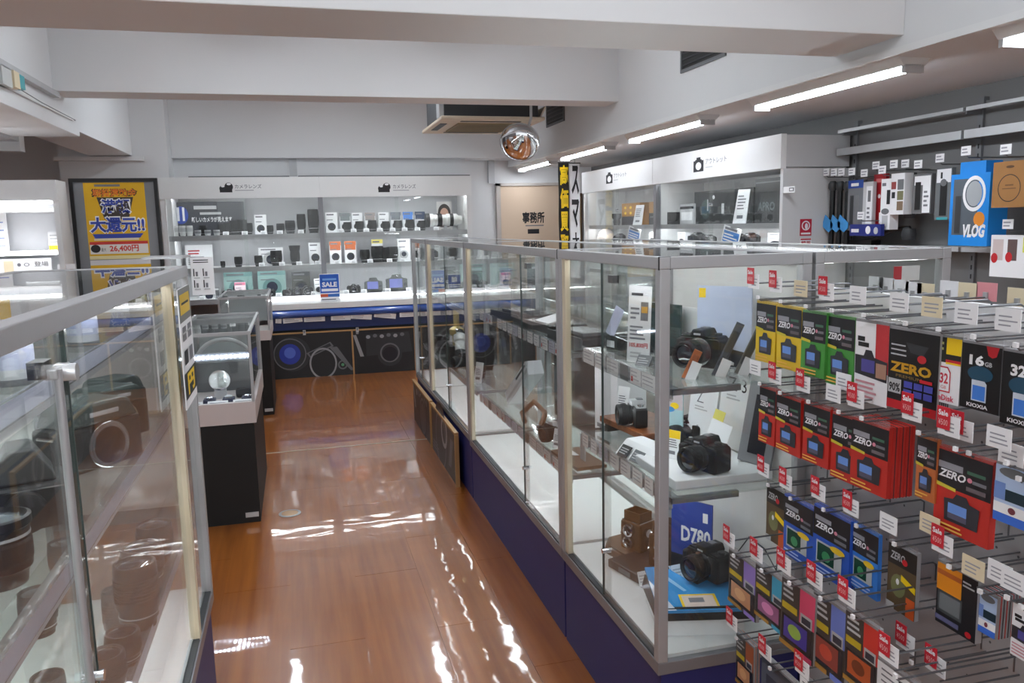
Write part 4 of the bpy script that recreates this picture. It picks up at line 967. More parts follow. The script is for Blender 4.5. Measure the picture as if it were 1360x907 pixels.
# red warning sticker on the end panel
v = at_y(1070, 302, OY0 - 0.0305); 
t = thing('camera_warning_sign', 'red and white surveillance notice stuck on the outlet cabinet end panel', 'sign', (v.x, OY0 - 0.031, v.z))
B('sticker', pm((190, 34, 58), 0.5), (-0.044, 0.044, -0.001, 0, -0.055, 0.055), parent=t)
p = Print((0, -0.001, 0), (1, 0, 0), (0, 0, 1)); p.disc(0, 0.012, 0.032, 0.032, PAPER, 22).disc(0, 0.012, 0.024, 0.024, pm((190, 34, 58), 0.5), 20).disc(0.004, 0.008, 0.012, 0.02, PAPER, 14).rect(-0.036, -0.046, 0.036, -0.034, PAPER); p.build('sticker_print', t)
v = at_y(1070, 322, OY0 - 0.031)
t = thing('notice_strip', 'white notice strip with red characters below the red surveillance sticker', 'sign', (v.x, OY0 - 0.031, v.z))
B('strip', PAPER, (-0.044, 0.044, -0.001, 0, -0.03, 0.03), parent=t)
p = Print((0, -0.001, 0), (1, 0, 0), (0, 0, 1)); p.text('録画', -0.036, -0.022, 0.036, 0.012, pm((190, 34, 58), 0.5), bold=0.03).rect(-0.04, 0.017, 0.04, 0.026, RED); p.build('strip_print', t)

# ================================================================== HANGING BANNERS
def banner(label, px0, px1, Y, ztop, z0, bgm, txt, ink, ch, name='hanging_banner'):
    a = at_y(px0, 270, Y).x; b = at_y(px1, 270, Y).x; w = b - a
    t = thing(name, label, 'banner', (a, Y, z0))
    mb = MB(); n = 14; H = ztop - z0
    for i in range(n):
        z_a, z_b = H * i / n, H * (i + 1) / n
        fa, fb = 0.008 * math.sin(i * 1.1), 0.008 * math.sin((i + 1) * 1.1)
        mb.add([(0, fa, z_a), (w, fa, z_a), (w, fb, z_b), (0, fb, z_b), (0, fa + 0.002, z_a), (w, fa + 0.002, z_a), (w, fb + 0.002, z_b), (0, fb + 0.002, z_b)],
               [(0, 1, 2, 3), (7, 6, 5, 4), (1, 5, 6, 2), (4, 0, 3, 7)])
    mb.build('cloth', bgm, t, smooth=True)
    p = Print((0, -0.011, 0), (w, 0, 0), (0, 0, H))
    for i, c in enumerate(txt):
        vt = 0.985 - i * ch
        p.text(c, 0.12, vt - ch * 0.86, 0.9, vt, ink, bold=0.035)
    p.build('lettering', t)
    mb = MB(); mb.cyl((-0.01, 0, H + 0.006), (w + 0.01, 0, H + 0.006), 0.006); mb.tube([(w / 2, 0, H + 0.01), (w / 2, 0, 2.19 - z0)], 0.002, 5); mb.build('hanger_rod', DGREY, t)
    return t
banner('narrow black hanging banner with large yellow characters', 742, 756, 8.45, 2.15, 0.9, pm((28, 26, 24), 0.7), '高価買取', YELL, 0.2)
banner('narrow white hanging banner with large black characters', 757.5, 770, 8.4, 2.14, 0.9, PAPER, 'スマホ', INK, 0.29)
t = thing('wall_picture', 'dark narrow frame on the wall behind the hanging banners', 'picture', (at_y(771.5, 300, 9.5).x, 9.56, 1.25))
B('frame', pm((90, 66, 44), 0.5), (-0.04, 0.04, 0, 0.03, 0, 0.62), parent=t); B('panel', pm((150, 130, 100), 0.5), (-0.025, 0.025, -0.002, 0.0, 0.04, 0.58), parent=t)

# ================================================================== GREY WALL RACK AT THE RIGHT
wrack = thing('wall_rack', 'grey slotted wall rack with two long metal rails at the right', 'wall rack', (0, 0, 0))
for y in (4.62, 3.62, 2.62):
    B('slotted_post', MGREY, (3.585, 3.62, y - 0.018, y + 0.018, 0.1, 2.12), parent=wrack)
    for s_ in (2.06, 1.93):
        mb = MB(); mb.prism([(0, 0), (-0.1, 0.0), (-0.1, 0.015), (0, 0.05)], 'y', y - 0.006, y + 0.006); mb.T = Matrix()
        o = mb.build('bracket', MGREY, wrack); o.location = (3.59, 0, s_ - 0.03)
    for q in range(20):
        B('slot', INK, (3.5835, 3.585, y - 0.004, y + 0.004, 1.0 + q * 0.05, 1.025 + q * 0.05), parent=wrack)
for q, (ya, yb) in enumerate(((3.63, 4.66), (2.0, 3.61))):
    B('rail', pm((176, 178, 180), 0.4, 0.3), (3.48, 3.5, ya, yb, 2.045, 2.065), parent=wrack)
    B('rail', pm((190, 192, 194), 0.4, 0.3), (3.475, 3.5, ya, yb, 1.90, 1.945), parent=wrack)
    B('back_sheet', SLATG, (3.60, 3.62, ya, yb, 0.2, 2.1), parent=wrack)
    B('shelf_strip', LGREY, (3.5, 3.6, ya, yb, 1.30, 1.325), parent=wrack)
def wall_item(name, label, cat, px0, px1, py0, py1, X, builder, depth=0.04):
    """hangs on a wall hook; size measured on the plane x = X"""
    a = at_x(px0, py0, X); b = at_x(px1, py0, X); c = at_x(px0, py1, X)
    w = a.y - b.y; h = a.z - c.z
    t = thing(name, label, cat, (X, (a.y + b.y) / 2, a.z))
    builder(t, w, h)
    mb = MB(); mb.tube([(3.6 - X, 0, 0.02), (-0.02, 0, 0.02), (-0.03, 0, 0.03)], 0.003, 6); mb.build('hook', WIRE, t)
    B('price_tag', PAPER, (-0.034, -0.032, -0.03, 0.03, 0.03, 0.075), parent=t)
    p = Print((-0.0342, 0.03, 0.03), (0, -0.06, 0), (0, 0, 0.045)); p.lines(0.1, 0.15, 0.9, 0.85, 2, TINK, int(px0)); p.build('tag_print', t)
    return t
def wi_stick(t, w, h):
    mb = MB(); mb.cyl((0.02, 0, -h), (0.02, 0, -0.06), 0.017, n=12); mb.build('folded_legs', BLACK, t, smooth=True)
    mb = MB(); mb.lathe([(0.016, -0.07), (0.028, -0.05), (0.028, -0.02), (0.016, -0.005)], o=(0.02, 0, 0), n=12); mb.build('head', DGREY, t, smooth=True)
    mb = MB(); mb.prism([(-0.05, -h * 0.62), (0.03, -h * 0.5), (0.05, -h * 0.6), (0.05, -h * 0.68), (-0.01, -h * 0.76), (-0.05, -h * 0.7)], 'x', -0.01, -0.006); mb.build('blue_card', SKYB, t)
def wi_pack(back, items, thick=0.025):
    def f(t, w, h):
        B('card', back, (0, thick, -w / 2, w / 2, -h, 0), parent=t)
        p = Print((-0.0002, w / 2, -h), (0, -w, 0), (0, 0, h))
        items(p); p.build('pack_print', t)
    return f
for k, px in enumerate((1103, 1113, 1123)):
    wall_item('mini_tripod', 'folded black mini tripod with a blue diamond card, %s from the left' % ORD[k], 'tripod', px - 5, px + 5, 240, 330, 3.42, wi_stick)
wall_item('accessory_pack', 'clear blister pack with a dark blue top on the wall rack', 'accessory pack', 1127, 1147, 240, 306, 3.42, wi_pack(pm((120, 122, 126), 0.25), lambda p: [p.rect(0, 0.84, 1, 1, BLUE), p.rect(0.15, 0.1, 0.4, 0.7, DGREY), p.rect(0.5, 0.1, 0.75, 0.7, MGREY), p.rect(0.2, 0.88, 0.7, 0.94, PAPER)]))
wall_item('accessory_pack', 'grey and white slim pack next to the red one on the wall rack', 'accessory pack', 1147, 1160, 242, 300, 3.42, wi_pack(pm((196, 196, 198), 0.4), lambda p: [p.rect(0.35, 0.05, 0.95, 0.9, PAPER), p.rect(0.5, 0.55, 0.8, 0.8, MGREY), p.lines(0.45, 0.15, 0.85, 0.45, 3, INKG, 4)]))
wall_item('accessory_pack', 'red slim accessory pack on the wall rack', 'accessory pack', 1161, 1177, 232, 304, 3.46, wi_pack(pm((172, 34, 42), 0.4), lambda p: [p.rect(0.55, 0.1, 0.7, 0.3, PAPER), p.disc(0.5, 0.6, 0.12, 0.04, PAPER), p.rect(0.2, 0.85, 0.8, 0.92, pm((214, 120, 120), 0.5))]))
wall_item('accessory_box', 'tall white box with black window on the wall rack', 'accessory box', 1171, 1184, 238, 305, 3.40, wi_pack(PAPER, lambda p: [p.rect(0.6, 0.5, 0.95, 0.78, INK), p.rect(0.1, 0.86, 0.5, 0.92, INKG), p.disc(0.5, 0.36, 0.4, 0.06, MGREY), p.rect(0.2, 0.05, 0.8, 0.28, LGREY)], 0.06))
wall_item('accessory_box', 'white box with three small photographs on the wall rack', 'accessory box', 1184, 1202, 231, 285, 3.40, wi_pack(PAPER, lambda p: [p.rect(0.5, 0.6, 0.95, 0.85, MGREY), p.rect(0.5, 0.35, 0.95, 0.57, pm((120, 118, 84), 0.5)), p.rect(0.5, 0.1, 0.95, 0.32, pm((126, 104, 84), 0.5)), p.rect(0.05, 0.62, 0.4, 0.8, pm((140, 60, 60), 0.5)), p.rect(0.1, 0.4, 0.35, 0.55, INK)], 0.06))
def wi_arm(t, w, h):
    mb = MB(); mb.tube([(0.0, w * 0.5, -h + 0.02), (0.0, w * 0.1, -h * 0.75), (0.0, -w * 0.2, -h * 0.45), (0.0, -w * 0.42, -h * 0.42), (0.0, -w * 0.47, -h * 0.7)], 0.014, 8); mb.build('arm', BLACK, t, smooth=True)
    mb = MB(); mb.lathe([(0.035, -0.03), (0.042, 0), (0.035, 0.035)], o=(0.0, -w * 0.42, -h * 0.6), d=(0, 0, 1), n=14); mb.build('motor_head', DGREY, t, smooth=True)
    B('base', BLACK, (-0.02, 0.05, w * 0.1, w * 0.5, -h, -h * 0.78), parent=t)
    B('hanger', DGREY, (0.0, 0.01, -0.012, 0.012, -h * 0.55, 0.0), parent=t)
wall_item('camera_gimbal', 'black camera gimbal with a bent arm on the wall rack', 'gimbal', 1130, 1216, 285, 328, 3.50, wi_arm)
wall_item('strap_pack', 'dark blue strap pack with white marks under the clear blister pack', 'accessory pack', 1129, 1170, 298, 313, 3.36, wi_pack(pm((36, 48, 128), 0.4), lambda p: [p.rect(0.05, 0.3, 0.3, 0.6, PAPER), p.disc(0.6, 0.5, 0.08, 0.35, PAPER), p.disc(0.85, 0.45, 0.07, 0.3, LGREY)]))
wall_item('accessory_pack', 'dark grey hanging pouch beside the photograph box on the wall rack', 'accessory pack', 1203, 1213, 230, 290, 3.46, wi_pack(pm((70, 70, 72), 0.5), lambda p: p.rect(0.2, 0.7, 0.8, 0.9, DGREY)))
wall_item('accessory_pack', 'clear pack with a white strip and black clamp on the wall rack', 'accessory pack', 1213, 1238, 232, 284, 3.42, wi_pack(pm((112, 112, 114), 0.2), lambda p: [p.rect(0.55, 0.02, 0.95, 0.9, PAPER), p.rect(0.1, 0.72, 0.95, 0.95, PAPER), p.rect(0.15, 0.1, 0.45, 0.8, BLACK), p.lines(0.62, 0.15, 0.88, 0.6, 4, INKG, 8)]))
wall_item('accessory_pack', 'clear pack holding a black grip with a white header on the wall rack', 'accessory pack', 1244, 1265, 224, 292, 3.42, wi_pack(pm((116, 120, 122), 0.2), lambda p: [p.rect(0.05, 0.72, 0.95, 0.98, PAPER), p.rect(0.3, 0.08, 0.75, 0.74, BLACK), p.disc(0.5, 0.72, 0.2, 0.07, MGREY), p.rect(0.15, 0.0, 0.85, 0.05, pm((60, 160, 170), 0.5)), p.rect(0.3, 0.8, 0.42, 0.92, INK)]))
def wi_vlog(t, w, h):
    sb = pm((24, 138, 226), 0.4)
    B('box_body', sb, (0.004, 0.12, -w / 2, w / 2, -h, -h * 0.14), (0.01, 0.11, -w * 0.35, w * 0.3, -h * 0.14, 0), parent=t)
    p = Print((0.0035, w / 2, -h), (0, -w, 0), (0, 0, h))
    p.rect(0.08, 0.13, 0.72, 0.8, pm((96, 104, 112), 0.2)).disc(0.62, 0.62, 0.29, 0.21, PAPER, 28, 0.78).disc(0.62, 0.62, 0.2, 0.15, pm((170, 174, 178), 0.3), 24)
    p.disc(0.78, 0.32, 0.14, 0.085, pm((226, 140, 40), 0.5), 20).text('VLOG', 0.38, 0.1, 0.95, 0.26, PAPER, bold=0.05, shear=0.2).rect(0.15, 0.15, 0.3, 0.6, DGREY)
    p.build('box_print', t)
wall_item('vlog_kit_box', 'large bright blue VLOG kit box with a window showing a ring light', 'box', 1264, 1316, 217, 326, 3.3, wi_vlog)
def wi_kraft(t, w, h):
    B('carton', KRAFT, (0, 0.16, -w / 2, w / 2, -h, 0), parent=t)
    p = Print((-0.0002, w / 2, -h), (0, -w, 0), (0, 0, h))
    p.disc(0.5, 0.42, 0.33, 0.3, INK, 32, 0.94).rect(0.38, 0.47, 0.62, 0.5, pm((110, 76, 40), 0.6)).rect(0.3, 0.4, 0.7, 0.42, pm((110, 76, 40), 0.6)).disc(0.5, 0.88, 0.12, 0.03, pm((90, 60, 30), 0.6))
    p.build('carton_print', t)
wall_item('kraft_box', 'brown cardboard box with a printed ring at the upper right of the wall rack', 'box', 1320, 1366, 216, 276, 3.2, wi_kraft)
wall_item('accessory_pack', 'white pack with pink and dark pictures at the right edge of the wall rack', 'accessory pack', 1317, 1375, 312, 367, 3.3, wi_pack(PAPER, lambda p: [p.rect(0.05, 0.4, 0.3, 0.9, pm((206, 190, 188), 0.5)), p.rect(0.4, 0.4, 0.62, 0.9, pm((100, 80, 78), 0.5)), p.disc(0.1, 0.45, 0.08, 0.12, RED), p.disc(0.44, 0.48, 0.08, 0.12, RED), p.rect(0.75, 0.6, 0.98, 0.95, pm((226, 226, 90), 0.5))]))
# white notice on the rear showcase
v = at_x(1211, 318, 3.5)
# ================================================================== LEFT BACKGROUND
# poster stand
ps = thing('poster_stand', 'black framed poster stand with a yellow cashback campaign poster', 'poster stand', (-1.255, 6.5, 0))
hw = 0.296
B('frame', BLACK, (-hw, hw, 0, 0.03, 1.875, 1.9), (-hw, hw, 0, 0.03, 0.5, 0.53), (-hw, -hw + 0.025, 0, 0.03, 0.53, 1.875), (hw - 0.025, hw, 0, 0.03, 0.53, 1.875), parent=ps)
B('back_board', pm((128, 130, 134), 0.5), (-hw + 0.025, hw - 0.025, 0.012, 0.022, 0.53, 1.875), parent=ps)
for s_ in (-1, 1):
    mb = MB(); mb.tube([(s_ * (hw - 0.02), 0.015, 0.5), (s_ * (hw - 0.02), 0.015, 0.03)], 0.012, 8); mb.tube([(s_ * (hw - 0.02), -0.2, 0.015), (s_ * (hw - 0.02), 0.25, 0.015)], 0.014, 8); mb.build('leg', BLACK, ps)
p = Print((-0.205, 0.0118, 1.34), (0.41, 0, 0), (0, 0, 0.53))
YP = pm((226, 176, 14), 0.5, var=0.04); BP = pm((44, 66, 160), 0.5); OR = pm((232, 122, 30), 0.5)
p.rect(0, 0, 1, 1, YP)
p.poly([(0.2, 0.8), (0.8, 0.8), (0.7, 0.5), (0.3, 0.5)], pm((60, 50, 46), 0.5))
p.lines(0.18, 0.93, 0.82, 0.99, 1, INKG, 1, 0.5)
p.text('期投還助金', 0.12, 0.80, 0.88, 0.92, INK, bold=0.06).text('期投還助金', 0.14, 0.805, 0.86, 0.915, OR, bold=0.02)
p.text('満額', 0.24, 0.565, 0.76, 0.79, PAPER, bold=0.08).text('満額', 0.265, 0.58, 0.735, 0.775, BP, bold=0.03)
p.poly([(0.08, 0.3), (0.92, 0.3), (0.86, 0.24), (0.12, 0.24)], BP)
p.text('大還元!!', 0.03, 0.3, 0.97, 0.55, PAPER, bold=0.08).text('大還元!!', 0.055, 0.315, 0.95, 0.53, BP, bold=0.035)
p.lines(0.1, 0.2, 0.85, 0.25, 1, CREAM, 2, 0.6)
p.rect(0.02, 0.155, 0.98, 0.195, pm((200, 50, 40), 0.5)).rect(0.02, 0.025, 0.98, 0.155, pm((226, 222, 216), 0.6))
p.disc(0.11, 0.1, 0.08, 0.055, INK, 20).text('最大', 0.2, 0.06, 0.28, 0.11, INK)
p.text('26,400円', 0.34, 0.045, 0.82, 0.145, pm((206, 60, 50), 0.5), bold=0.03)
p.rect(0.0, -0.05, 1.0, 0.0, pm((226, 214, 160), 0.6))
p.build('campaign_poster', ps)
p = Print((-0.205, 0.0118, 0.56), (0.41, 0, 0), (0, 0, 0.75)); p.rect(0, 0, 1, 1, pm((214, 212, 214), 0.6)).lines(0.1, 0.1, 0.9, 0.6, 8, pm((150, 150, 170), 0.6), 3); p.rect(0, 0.62, 1, 0.95, YP)
p.build('second_poster', ps)

# white shelving unit with yellow header signs
sh = thing('white_shelf_unit', 'white lit shelf unit with yellow header signs at the far left', 'shelf unit', (-2.075, 6.215, -0.195), sc=1.13)
W2 = 0.46
for xx in (W2 - 0.03, -W2): B('side_panel', CABW, (xx, xx + 0.03, 0.0, 0.2, 0.18, 1.83), parent=sh)
B('back_panel', pm((224, 225, 228), 0.5), (-W2 + 0.03, W2 - 0.03, 0.18, 0.2, 0.18, 1.83), parent=sh)
for z, hh in ((1.83, 0.12), (1.16, 0.1)):
    hd = B('header_board', pm((228, 228, 228), 0.5), (-W2, W2, -0.02, 0.0, z - hh, z), parent=sh)
    zz = z - hh
    p = Print((-W2, -0.02, zz), (2 * W2, 0, 0), (0, 0, hh))
    B('yellow_sign', pm((236, 188, 20), 0.5), (-W2 + 0.6 * W2 * 1.0, -W2 + 2 * W2 * (0.655 + (0.03 if z < 1.5 else 0)), -0.0215, -0.02, zz, zz + hh), parent=hd); p.o.y = -0.0216; p.text('SHOP' if z > 1.5 else 'to (Other)', 0.36, 0.32, 0.57 + (0.05 if z < 1.5 else 0), 0.6, pm((120, 84, 20), 0.5)); p.build('header_print', hd)
for z in (1.66, 1.40, 1.22):
    B('shelf', CABW, (-W2 + 0.03, W2 - 0.03, 0.03, 0.18, z - 0.02, z), parent=sh)
    B('light_strip', em((248, 251, 255), LED * 0.6), (-W2 + 0.04, W2 - 0.04, 0.0, 0.02, z - 0.005 if z != 1.66 else 1.69, z + 0.008 if z != 1.66 else 1.705), parent=sh)
B('plinth', LGREY, (-W2 + 0.03, W2 - 0.03, 0.02, 0.18, 0.18, 1.06), parent=sh)
t = thing('notice_sheet', 'white notice sheet with blue and pink bands on the far left shelf unit', 'notice', (-2.170, 6.328, 1.387), sc=1.13)
B('sheet', PAPER, (-0.16, 0.22, 0, 0.006, 0, 0.24), parent=t)
p = Print((-0.16, -0.0001, 0), (0.38, 0, 0), (0, 0, 0.24))
for q in range(4): p.rect(0.1, 0.75 - q * 0.2, 0.95, 0.78 - q * 0.2, pm((150, 160, 210), 0.5)); p.rect(0.15, 0.62 - q * 0.2, 0.85, 0.7 - q * 0.2, pm((226, 150, 170), 0.5))
p.build('sheet_print', t)
t = thing('grey_device', 'grey hair clipper shaped device picture on the far left shelf unit', 'picture', (-1.695, 6.441, 1.523), sc=1.13)
B('panel', pm((176, 178, 182), 0.4), (-0.1, 0.12, 0, 0.01, -0.01, 0.15), parent=t)
p = Print((-0.1, -0.0001, 0), (0.22, 0, 0), (0, 0, 0.15)); p.poly([(0.35, 0.9), (0.55, 0.9), (0.5, 0.6), (0.85, 0.2), (0.7, 0.1), (0.38, 0.55)], MGREY).poly([(0.55, 0.9), (0.95, 0.8), (0.98, 0.3), (0.85, 0.2), (0.5, 0.6)], LGREY); p.build('panel_print', t)
B('support_ledge', CABW, (-0.1, 0.12, 0.0, 0.08, -0.12, -0.01), parent=t)
t = thing('small_carton', 'small white carton with a yellow base on the far left shelf unit', 'carton', (-1.610, 6.283, 1.387), sc=1.13)
B('carton', PAPER, (-0.045, 0.045, 0, 0.06, 0, 0.12), parent=t); p = Print((-0.045, 0, 0), (0.09, 0, 0), (0, 0, 0.12)); p.rect(0, 0, 1, 0.3, pm((236, 188, 20), 0.5)).lines(0.1, 0.4, 0.9, 0.9, 3, LGREY, 1); p.build('carton_print', t)
t = thing('label_board', 'white label board with small black symbols on the far left shelf unit', 'label board', (-1.898, 6.249, 1.184), sc=1.13)
B('board', PAPER, (-0.3, 0.22, 0, 0.01, 0.02, 0.14), parent=t); p = Print((-0.3, 0, 0.02), (0.52, 0, 0), (0, 0, 0.12)); p.disc(0.66, 0.7, 0.02, 0.09, INKG).disc(0.74, 0.7, 0.03, 0.09, INKG, 16, 0.7).rect(0.1, 0.7, 0.45, 0.85, pm((150, 176, 214), 0.5)).rect(0.5, 0.3, 0.6, 0.9, CREAM); p.build('board_print', t); p = Print((-0.3, 0, 0.02), (0.52, 0, 0), (0, 0, 0.12)); p.text('登場', 0.82, 0.6, 0.97, 0.85, INK); p.build('board_lettering', t)
B('foot', CABW, (-0.3, 0.22, 0.0, 0.05, 0, 0.02), parent=t)
t = thing('red_label', 'small label with red characters at the right end of the far left shelf unit', 'label', (-1.554, 6.238, 1.184), sc=1.13)
B('label', PAPER, (-0.05, 0.05, 0, 0.008, 0, 0.1), parent=t); p = Print((-0.05, 0, 0), (0.1, 0, 0), (0, 0, 0.1)); p.text('特価品', 0.08, 0.35, 0.92, 0.7, RED, bold=0.04); p.build('label_print', t)
# low white box sign hanging at far left
t = thing('ceiling_sign_box', 'plain white box sign hanging at the far left under the beam', 'sign', (-2.75, 6.9, 2.13))
B('box', WHITE, (-0.8, 0.8, 0, 0.12, 0, 0.16), parent=t)
mb = MB(); mb.tube([(0.7, 0.06, 0.16), (0.7, 0.06, 0.87)], 0.006); mb.tube([(-0.7, 0.06, 0.16), (-0.7, 0.06, 0.87)], 0.006); mb.build('hanger', MGREY, t)

# ---- cards hung on the far end of the left showcase
def hang_card(label, px0, px1, py0, py1, Y, draw, name='hanging_card', rz=0.0, cat='card'):
    a = at_y(px0, py0, Y); b = at_y(px1, py1, Y)
    w = b.x - a.x; h = a.z - b.z
    t = thing(name, label, cat, ((a.x + b.x) / 2, Y, b.z), rz)
    B('card', PAPER, (-w / 2, w / 2, 0, 0.003, 0, h), parent=t)
    p = Print((-w / 2, 0, 0), (w, 0, 0), (0, 0, h)); draw(p); p.build('card_print', t)
    return t
def d4(p):
    p.lines(0.12, 0.84, 0.8, 0.95, 2, INK, 2)
    for q in range(4):
        u, v = 0.1 + 0.42 * (q % 2), 0.5 - 0.3 * (q // 2)
        p.rect(u, v, u + 0.05, v + 0.2, INK).rect(u + 0.1, v, u + 0.2, v + 0.12, INKG).rect(u + 0.02, v - 0.06, u + 0.28, v - 0.03, LGREY)
t = hang_card('white notice with four small camera drawings behind the left showcase', 252, 286, 342, 391, 2.62, d4)
B('hanger_clip', ALU, (-0.14, -0.03, -0.17, 0.0, 0.118, 0.124), parent=t)
def d5(p):
    p.rect(0.0, 0.72, 1, 1, pm((120, 122, 118), 0.5)).rect(0.1, 0.78, 0.9, 0.95, pm((226, 186, 30), 0.5)).rect(0.2, 0.86, 0.8, 0.88, INK)
    p.rect(0.12, 0.56, 0.42, 0.68, INKG).rect(0.55, 0.56, 0.85, 0.68, INKG).rect(0.12, 0.36, 0.42, 0.48, INK).rect(0.55, 0.36, 0.85, 0.48, INKG)
    p.rect(0.0, 0.08, 1, 0.3, INK).text('円', 0.2, 0.1, 0.8, 0.28, YELL, bold=0.05).rect(0.1, 0.62, 0.9, 0.635, LGREY)
a = at_x(234, 372, -0.286); b = at_x(254, 480, -0.286)
t = thing('yellow_price_card', 'tall white card with black and yellow blocks at the far end of the left showcase', 'card', (-0.286, 2.2, 1.06))
B('card', PAPER, (-0.0015, 0.0015, -0.1, 0.12, 0, 0.3), parent=t)
p = Print((0.0016, -0.1, 0), (0, 0.22, 0), (0, 0, 0.3)); d5(p); p.build('card_print', t)
p = Print((-0.0016, 0.12, 0), (0, -0.22, 0), (0, 0, 0.3)); d5(p); p.build('rear_print', t)
B('tape', ACRYL, (-0.014, 0.0, 0.0, 0.03, 0.27, 0.3), parent=t)

# white counter unit behind the left showcase
wc = thing('white_counter_unit', 'plain white counter unit standing beyond the left showcase', 'counter', (-1.42, 4.35, 0))
B('body', pm((222, 222, 222), 0.5, var=0.02), (-0.75, 0.75, 0.02, 0.5, 0.08, 1.14), parent=wc)
B('worktop', pm((232, 232, 232), 0.35), (-0.77, 0.77, 0, 0.52, 1.14, 1.17), parent=wc, bevel=0.003)
B('plinth', MGREY, (-0.74, 0.74, 0.05, 0.48, 0, 0.08), parent=wc)
for xx in (-0.75, 0.0): B('door_panel', pm((228, 228, 228), 0.45), (xx + 0.01, xx + 0.74, 0.004, 0.02, 0.1, 1.12), parent=wc, bevel=0.002)
B('blue_band', pm((60, 96, 176), 0.4), (-0.75, 0.75, 0.0, 0.004, 1.04, 1.1), parent=wc)
# ================================================================== PEGBOARD RACK WITH SCREEN PROTECTOR PACKS
PX = 1.30
peg = thing('pegboard_rack', 'grey pegboard rack with rows of hooks at the lower right', 'pegboard rack', (0, 0, 0))
PEGM = pm((176, 176, 178), 0.55, var=0.02, scale=5)
B('board', PEGM, (PX, PX + 0.012, 0.72, 1.80, 0.12, 1.26), parent=peg)
B('header_board', pm((224, 224, 226), 0.45, var=0.01), (PX - 0.006, PX + 0.016, 0.72, 1.798, 1.21, 1.325), parent=peg)
B('rear_board', PEGM, (PX + 0.03, PX + 0.042, 0.72, 1.80, 0.12, 1.29), parent=peg)
for y in (0.72, 1.78):
    B('upright', ALU, (PX - 0.012, PX + 0.05, y, y + 0.025, 0, 1.26), parent=peg)
B('foot_rail', MGREY, (PX - 0.2, PX + 0.25, 0.72, 0.76, 0, 0.06), (PX - 0.2, PX + 0.25, 1.74, 1.78, 0, 0.06), parent=peg)
# rows of peg holes (flat dark dots) and shallow groove lines
p = Print((PX - 0.0001, 0, 0), (0, -1, 0), (0, 0, 1))
HOLE = pm((96, 96, 98), 0.6)
for j in range(10):
    for i in range(21):
        p.disc(-(0.76 + i * 0.05), 0.25 + j * 0.1, 0.003, 0.003, HOLE, 6); p.k = 1
hh = p.build('peg_holes', peg); hh['kind'] = 'stuff'

